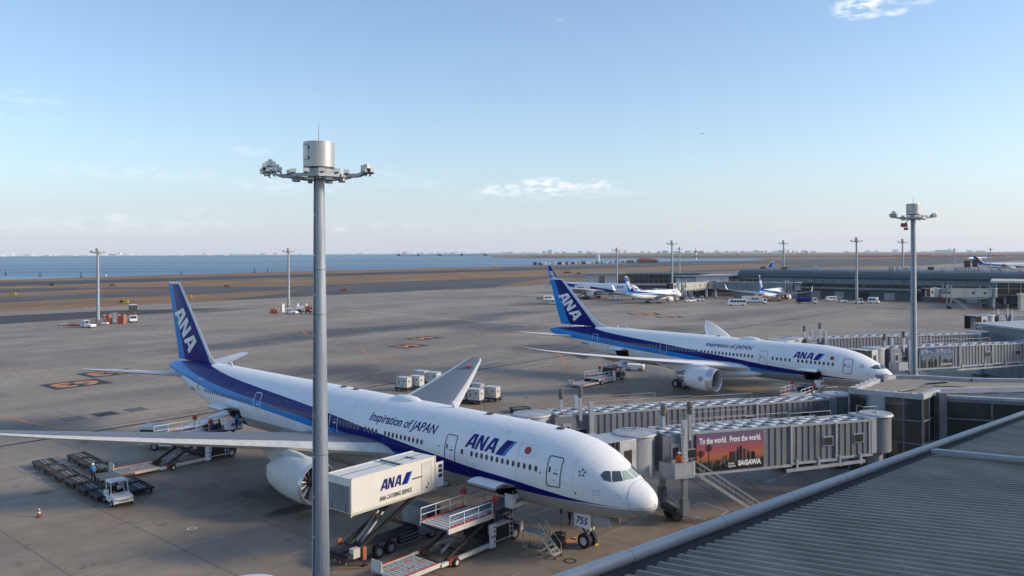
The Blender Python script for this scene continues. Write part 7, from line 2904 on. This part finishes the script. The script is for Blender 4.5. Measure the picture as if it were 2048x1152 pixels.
# a second gate block on the right, where the farther bridges end
g2 = thing('gate_building', 'grey gate block at the right edge behind the blue poster bridge', 'building', (0, 0, 0))
mb = MB()
mb.prism([(86, 134), (100, 128), (116, 140), (100, 156), (84, 150)], 0, 8.6, 'bridge_side')
mb.build('wall', g2, smooth=False)
mb = MB()
mb.prism([(85.7, 133.6), (100, 127.6), (116.5, 140), (100, 156.5), (83.6, 150.3)], 8.6, 8.9, 'bridge_roof')
mb.build('roof', g2, smooth=False)

# orange access stairs and carts below the poster bridge
for k, (px, py, rz, lb) in enumerate([(1610, 935, 30, 'orange red access steps standing under the poster bridge'), (1690, 910, 100, 'orange red steps half hidden behind the bridge column')]):
    x, y, _ = G(px, py)
    t_ = thing('access_steps', lb, 'steps', (x, y, 0), R(rz), 'orange red steps under the poster bridge')
    mb = MB()
    for s_ in (-.5, .5):
        mb.bar((-1.4, s_, .2), (1.2, s_, 2.6), .05, .12, 'dull_red')
        mb.tube((-1.4, s_, 1.2), (1.2, s_, 3.6), .035, n=5, m='dull_red')
        mb.tube((1.2, s_, .1), (1.2, s_, 3.6), .04, n=5, m='dull_red')
        mb.tube((2.0, s_, .1), (2.0, s_, 3.6), .04, n=5, m='dull_red')
        mb.tube((1.2, s_, 3.6), (2.0, s_, 3.6), .035, n=5, m='dull_red')
        for q in range(6):
            mb.tube((-1.4 + q * .5, s_, .2 + q * .46), (-1.4 + q * .5, s_, 1.2 + q * .46), .025, n=5, m='dull_red')
    mb.build('frame', t_)
    mb = MB()
    for q in range(9):
        mb.b2(-1.4 + q * .29 - .1, -1.4 + q * .29 + .1, -.5, .5, .25 + q * .27, .28 + q * .27, 'dull_red')
    mb.b2(1.1, 2.05, -.5, .5, 2.6, 2.65, 'dull_red')
    mb.build('stairs', t_, smooth=False)
x, y, _ = G(1570, 935)
flat_ = dolly('low dark cart with red rails under the poster bridge', (x, y, 0), R(10), 'carts under the poster bridge')
x, y, _ = G(1600, 925)
copy_tree(flat_, loc=(x, y, 0), rz=R(-6), label='low dark cart right of the first cart under the poster bridge')

# ---------------------------------------------------------------- the far glass pier and galleries
pier = thing('glass_pier', 'long grey pier building with a rounded glass front on the far apron', 'building', (0, 0, 0))
pa, pb = Vector((112, 413, 0)), Vector((262, 286, 0))       # front foot line
dp = (pb - pa).normalized()
npr = Vector((-dp.y, dp.x, 0))                              # away from the camera


def pier_pts(prof):
    return [[(p + npr * o_) + ZR * z for o_, z in prof] for p in (pa, pb)]


mb = MB()
prof = [(0, 5.2), (-.2, 7.0), (0, 8.8), (.6, 10.2)]
for (a, c) in zip(*[iter(pier_pts(prof)[0][:0])] * 2):
    pass
P0, P1 = pier_pts(prof)
NB = 46
for k in range(NB):
    f0, f1 = k / NB, (k + 1) / NB
    for i in range(len(prof) - 1):
        mb.quad(P0[i].lerp(P1[i], f0 + .0006), P0[i].lerp(P1[i], f1 - .0006), P0[i + 1].lerp(P1[i + 1], f1 - .0006), P0[i + 1].lerp(P1[i + 1], f0 + .0006), 'glass')
mb.build('glass_front', pier, smooth=False, weld=False)
mb = MB()
for k in range(NB + 1):
    f0 = k / NB
    for i in range(len(prof) - 1):
        mb.bar(P0[i].lerp(P1[i], f0) - npr * .05, P0[i + 1].lerp(P1[i + 1], f0) - npr * .05, .12, .16, 'pier_slate')
for i in range(len(prof)):
    mb.bar(P0[i] - npr * .08, P1[i] - npr * .08, .1, .16, 'bridge_side')
mb.build('glass_frame', pier, smooth=False)
mb = MB()
rp = [(.6, 10.2), (1.5, 11.4), (3.2, 12.4), (6, 13.0), (12, 13.3), (26, 13.3), (26, 0)]
P0, P1 = pier_pts(rp)
for i in range(len(rp) - 1):
    mb.quad(P0[i], P1[i], P1[i + 1], P0[i + 1], 'pier_slate')
for j, Pq in enumerate((P0, P1)):
    mb.add(Pq + [(pa, pb)[j] + npr * 0.0 + ZR * 5.2, (pa, pb)[j] + npr * 2], [tuple(range(len(Pq) + 2))], 'pier_slate')
for z_, o_ in ((11.4, 1.5), (12.0, 2.4), (12.4, 3.2)):
    mb.bar(pa + npr * (o_ - .1) + ZR * z_, pb + npr * (o_ - .1) + ZR * z_, .08, .1, 'galv')
mb.build('roof', pier, smooth=False, weld=False)
mb = MB()
P0, P1 = pier_pts([(2.2, 0), (2.2, 4.4), (-1.2, 4.4), (-1.2, 5.2), (0, 5.2)])
mats_ = ['pier_slate', 'pier_slate', 'bridge_side', 'pier_slate']
for i in range(4):
    mb.quad(P0[i], P1[i], P1[i + 1], P0[i + 1], mats_[i])
mb.build('ground_floor', pier, smooth=False, weld=False)
for k in range(18):
    f_ = (k + .5) / 18
    p = pa.lerp(pb, f_) + npr * 2.1
    mb = MB(Matrix.Translation(p) @ Matrix.Rotation(math.atan2(dp.y, dp.x), 4, 'Z'))
    mb.b2(-2.2, 2.2, -.08, .05, 0, 3.2, ['black', 'bridge_grey', 'black', 'dull_red', 'galv'][k % 5] if k > 4 else 'bridge_grey')
    mb.build('shutter_door', pier, smooth=False)
random.seed(11)
for k in range(26):
    f_ = random.uniform(.03, .8)
    p = pa.lerp(pb, f_) + npr * random.uniform(6, 22)
    mb = MB(Matrix.Translation(p + ZR * 13.3))
    mb.b2(-random.uniform(.4, 1.6), 1, -.8, .8, 0, random.uniform(.7, 1.6), random.choice(['bridge_roof', 'bridge_roof', 'galv', 'dark_metal']))
    mb.build('roof_unit', pier, smooth=False)
p = pa.lerp(pb, .515) + npr * 14
mb = MB(Matrix.Translation(p + ZR * 13.3))
mb.b2(-3.2, -.6, -.2, .2, 1.2, 4.2, 'bellows')
mb.b2(.3, 2.4, -.2, .2, 1.4, 4.6, 'bellows')
for x in (-2.5, -1.2, 1.3):
    mb.b2(x - .1, x + .1, -.1, .1, 0, 1.4, 'dark_metal')
mb.build('stand_sign', pier, smooth=False)

gal = thing('far_gallery', 'low far gallery with dark glass band left of the glass pier', 'building', (0, 0, 0))
ga, gb_ = Vector((54, 446, 0)), Vector((124, 438, 0))
mb = MB()
glass_wall(mb, ga, gb_, 5.0, 9.6, 26, mg='glass_green', hs=(7.3,))
mb.build('glass_wall', gal, smooth=False, weld=False)
mb = MB()
nn = Vector((-(gb_ - ga).y, (gb_ - ga).x, 0)).normalized()
for z0_, z1_, o0, o1, m_ in ((9.6, 10.3, -.4, 9, 'pier_slate'), (3.9, 5.0, -.3, 9, 'bridge_roof')):
    q = [ga + nn * o0, gb_ + nn * o0, gb_ + nn * o1, ga + nn * o1]
    mb.loft([[(v.x, v.y, z0_) for v in q], [(v.x, v.y, z1_) for v in q]], m_)
mb.build('roof', gal, smooth=False)
mb = MB()
q = [ga + nn * 1.5, gb_ + nn * 1.5, gb_ + nn * 9, ga + nn * 9]
mb.loft([[(v.x, v.y, 0) for v in q], [(v.x, v.y, 3.9) for v in q]], 'concrete_dark')
mb.build('ground_floor', gal, smooth=False)
# white head block of the gallery with the outside ramp
hb = thing('gallery_head', 'white block with outside stair at the left end of the far gallery', 'building', (0, 0, 0))
mb = MB()
mb.b2(40, 55, 440, 452, 4.2, 9.8, 'bridge_roof')
mb.b2(41, 54, 441, 451, 0, 4.2, 'concrete_dark')
mb.b2(46, 49, 439.8, 440, 5, 9, 'glass_green')
mb.build('wall', hb, smooth=False)
mb = MB()
mb.b2(39, 60, 439, 453, 9.8, 10.5, 'bridge_side')
mb.build('roof', hb, smooth=False)
mb = MB()
rail(mb, [(40, 441), (24, 441)], [7.4, 3.6], [9.4, 5.6], 'galv', .12, posts=2)
mb.bar((40, 441, 7.2), (24, 441, 3.4), 2.2, .5, 'bridge_roof')
mb.bar((26, 441, 0), (26, 441, 5.4), .6, .6, 'bridge_roof')
mb.bar((33, 441, 0), (33, 441, 5.6), .6, .6, 'bridge_roof')
mb.build('outside_stair', hb, smooth=False)
# grey node where the far bridges start, tan low roof and white cabin
nd = thing('bridge_node', 'blue grey block where the far boarding bridges start, sunlit cabin beside it', 'building', (0, 0, 0))
mb = MB()
mb.b2(88, 104, 399, 408, 4.0, 9.8, 'bridge_grey')
mb.b2(90, 96, 400, 406, 0, 4.0, 'bellows')
mb.b2(80, 88, 400, 406, 6.5, 9.2, 'bridge_grey')
mb.build('wall', nd, smooth=False)
mb = MB()
mb.b2(79, 106, 398.6, 409, 9.8, 10.2, 'bridge_side')
mb.build('roof', nd, smooth=False)
mb = MB()
mb.b2(104, 111.5, 383, 390, 0, 4.6, 'bridge_side')
mb.b2(111.5, 117, 383, 390, 0, 4.4, 'bridge_tan')
mb.build('cabin', nd, smooth=False)
tr = thing('pier_lounge', 'low glazed lounge with pale roof joining gallery and glass pier', 'building', (0, 0, 0))
mb = MB()
glass_wall(mb, (98, 417), (128, 402), 3, 8.4, 9, mg='glass_green', mf='bridge_tan', hs=(5.6,))
mb.build('glass_wall', tr, smooth=False, weld=False)
mb = MB()
mb.loft([[(94, 424, 9.6), (128, 407, 9.6), (140, 420, 9.9), (104, 436, 9.9)], [(96, 424, 10.0), (128, 408, 10.8), (138, 420, 10.8), (104, 434, 10.2)]], 'bridge_tan')
mb.build('roof', tr, smooth=False)
# stored equipment below the gallery: a crowded white mass
mb = MB()
random.seed(5)
for k in range(120):
    x, y = random.uniform(60, 92), random.uniform(410, 434)
    mb.box((x, y, 1.2), (random.uniform(1, 3), 1.6, random.uniform(1.6, 3.4)), random.choice(['white', 'offwhite', 'galv', 'dark_metal', 'white']), rz=random.uniform(-.3, .3))
tag(mb.build('stored_equipment', smooth=False, weld=False), 'crowded pale carts and containers stored below the far gallery', 'equipment', kind='stuff')

# right edge: tan roofed block, buff column
rb = thing('pier_block', 'sunlit tan roofed block with buff column at the right edge beyond the tan bridge', 'building', (0, 0, 0))
mb = MB()
mb.prism([(186, 318), (205, 308), (230, 330), (205, 350)], 4.6, 9.2, 'bridge_tan')
mb.build('wall', rb, smooth=False)
mb = MB()
mb.prism([(182, 316), (206, 303), (238, 330), (206, 356)], 9.6, 10.3, 'bridge_tan')
mb.build('roof', rb, smooth=False)
mb = MB()
glass_wall(mb, (184, 315.5), (205, 304.5), 5.2, 9.6, 6, mg='glass_green', mf='bridge_tan', hs=(7.4,))
mb.build('glass_wall', rb, smooth=False, weld=False)
for (x, y) in ((186.5, 304), (205, 306)):
    mb = MB()
    mb.b2(x - .9, x + .9, y - .9, y + .9, 0, 5.4, 'cream')
    mb.b2(x - 1.2, x + 1.2, y - 1.2, y + 1.2, 5.4, 6.1, 'cream')
    mb.build('column', rb, smooth=False)

# ---------------------------------------------------------------- the roof below the camera
rf = thing('metal_roof', 'dark ribbed sheet metal roof with a thick pale gutter pipe, lower right foreground', 'roof', (0, 0, 0))
O_ = Vector((1.037, 14.0, 16.57))
eU = Vector((1470, 1661, -167)).normalized()                # along the eaves
eV = -Vector((-1887, 1661, -242)).normalized()              # up the slope, away from the eaves
eN = eU.cross(eV).normalized()
if eN.z < 0:
    eN = -eN
mb = MB()
pitch = .36
n_ = 108
rows_ = [0.0, .25, .5, 1, 2, 4, 8, 16, 30]
prof = []
for k in range(-9, n_):
    b0 = k * pitch
    prof += [(b0, 0), (b0 + .08, 0), (b0 + .14, .10), (b0 + .24, .10), (b0 + .30, 0)]
pts = []
for rv in rows_:
    pts.append([O_ + eU * u + eV * (rv + .42) + eN * (h_ - .20) for u, h_ in prof])
K = len(prof)
vs = [p for r in pts for p in r]
fs = [(j * K + i, j * K + i + 1, (j + 1) * K + i + 1, (j + 1) * K + i) for j in range(len(pts) - 1) for i in range(K - 1)]
mb.add(vs, fs, 'roof_sheet')
mb.build('sheeting', rf, ang=25, weld=False)
mb = MB()
mb.tube(O_ + eU * -4, O_ + eU * 45, .13, n=24, m='roof_pipe')
for k in range(12):
    c_ = O_ + eU * (k * 3.6 - 2)
    mb.tube(c_, c_ + eU * .05, .135, n=24, m='galv')
mb.build('gutter_pipe', rf)
mb = MB()
mb.quad(O_ + eU * -4 + eV * .08 - eN * .1, O_ + eU * 45 + eV * .08 - eN * .1, O_ + eU * 45 + eV * .6 - eN * .26, O_ + eU * -4 + eV * .6 - eN * .26, 'bellows')
mb.quad(O_ + eU * -4 + eV * .02 - eN * .1, O_ + eU * 45 + eV * .02 - eN * .1, O_ + eU * 45 + eV * .02 - eN * .9, O_ + eU * -4 + eV * .02 - eN * .9, 'bellows')
mb.build('eaves_trough', rf, smooth=False)
mb = MB()
mb.bar(O_ + eU * 19.6 + eV * .5 + eN * .06, O_ + eU * 14.2 + eV * 16 + eN * .06, .28, .12, 'galv')
mb.build('ridge_flashing', rf, smooth=False)

# white round bridge roof at the lower edge, and the corner of another at the far left
for k, (x, y, zt, r_, lb) in enumerate([(-13.4, 42.0, 5.42, 1.6, 'white round rotunda cap at the bottom edge, left of the near light mast')]):
    t_ = thing('bridge_rotunda', lb, 'rotunda', (x, y, 0))
    mb = MB()
    mb.tube((0, 0, zt - .5), (0, 0, zt - .22), r_, r_, 40, 'white')
    mb.tube((0, 0, zt - .22), (0, 0, zt), r_, r_ * .35, 40, 'white')
    mb.bar((0, -r_, zt - .2), (0, 0, zt + .01), .03, .02, 'dark_metal')
    mb.build('cap', t_)
    mb = MB()
    mb.tube((0, 0, 2.6), (0, 0, zt - .5), r_ * .94, r_ * .94, 36, 'bridge_grey')
    mb.build('drum', t_)
    mb = MB()
    mb.tube((0, 0, 0), (0, 0, 2.6), .5, n=16, m='bridge_grey')
    mb.build('column', t_)

# ---------------------------------------------------------------- the terminal behind and to the right of the camera (out of view, its blocks sized to cast the near shade)
tb = thing('terminal_building', 'tall pale terminal block behind the camera', 'building', (0, 0, 0))
mb = MB()
mb.prism([(12, 6), (37, 42), (150, 54), (150, -80), (-20, -40)], 0, 24, 'bridge_tan')
mb.build('high_wall', tb, smooth=False)
mb = MB()
mb.prism([(44, 46.0), (66, 76), (150, 86), (150, 54.3)], 0, 12.5, 'bridge_tan')
mb.build('wall', tb, smooth=False)

# ---------------------------------------------------------------- the moist air over the bay
hz = bpy.data.materials.new('haze_air')
hz.use_nodes = True
n = hz.node_tree
n.nodes.remove(n.nodes["Principled BSDF"])
pv = n.nodes.new("ShaderNodeVolumePrincipled")
pv.inputs['Color'].default_value = (.75, .86, 1.0, 1)
pv.inputs['Density'].default_value = HAZE if 'HAZE' in globals() else 4.5e-5
pv.inputs['Anisotropy'].default_value = .2
n.links.new(pv.outputs[0], n.nodes["Material Output"].inputs['Volume'])
MATS['haze_air'] = hz
mb = MB()
mb.b2(-13000, 13000, -700, 10400, -3, 620, 'haze_air')
o = mb.build('haze', smooth=False)
o['kind'] = 'stuff'
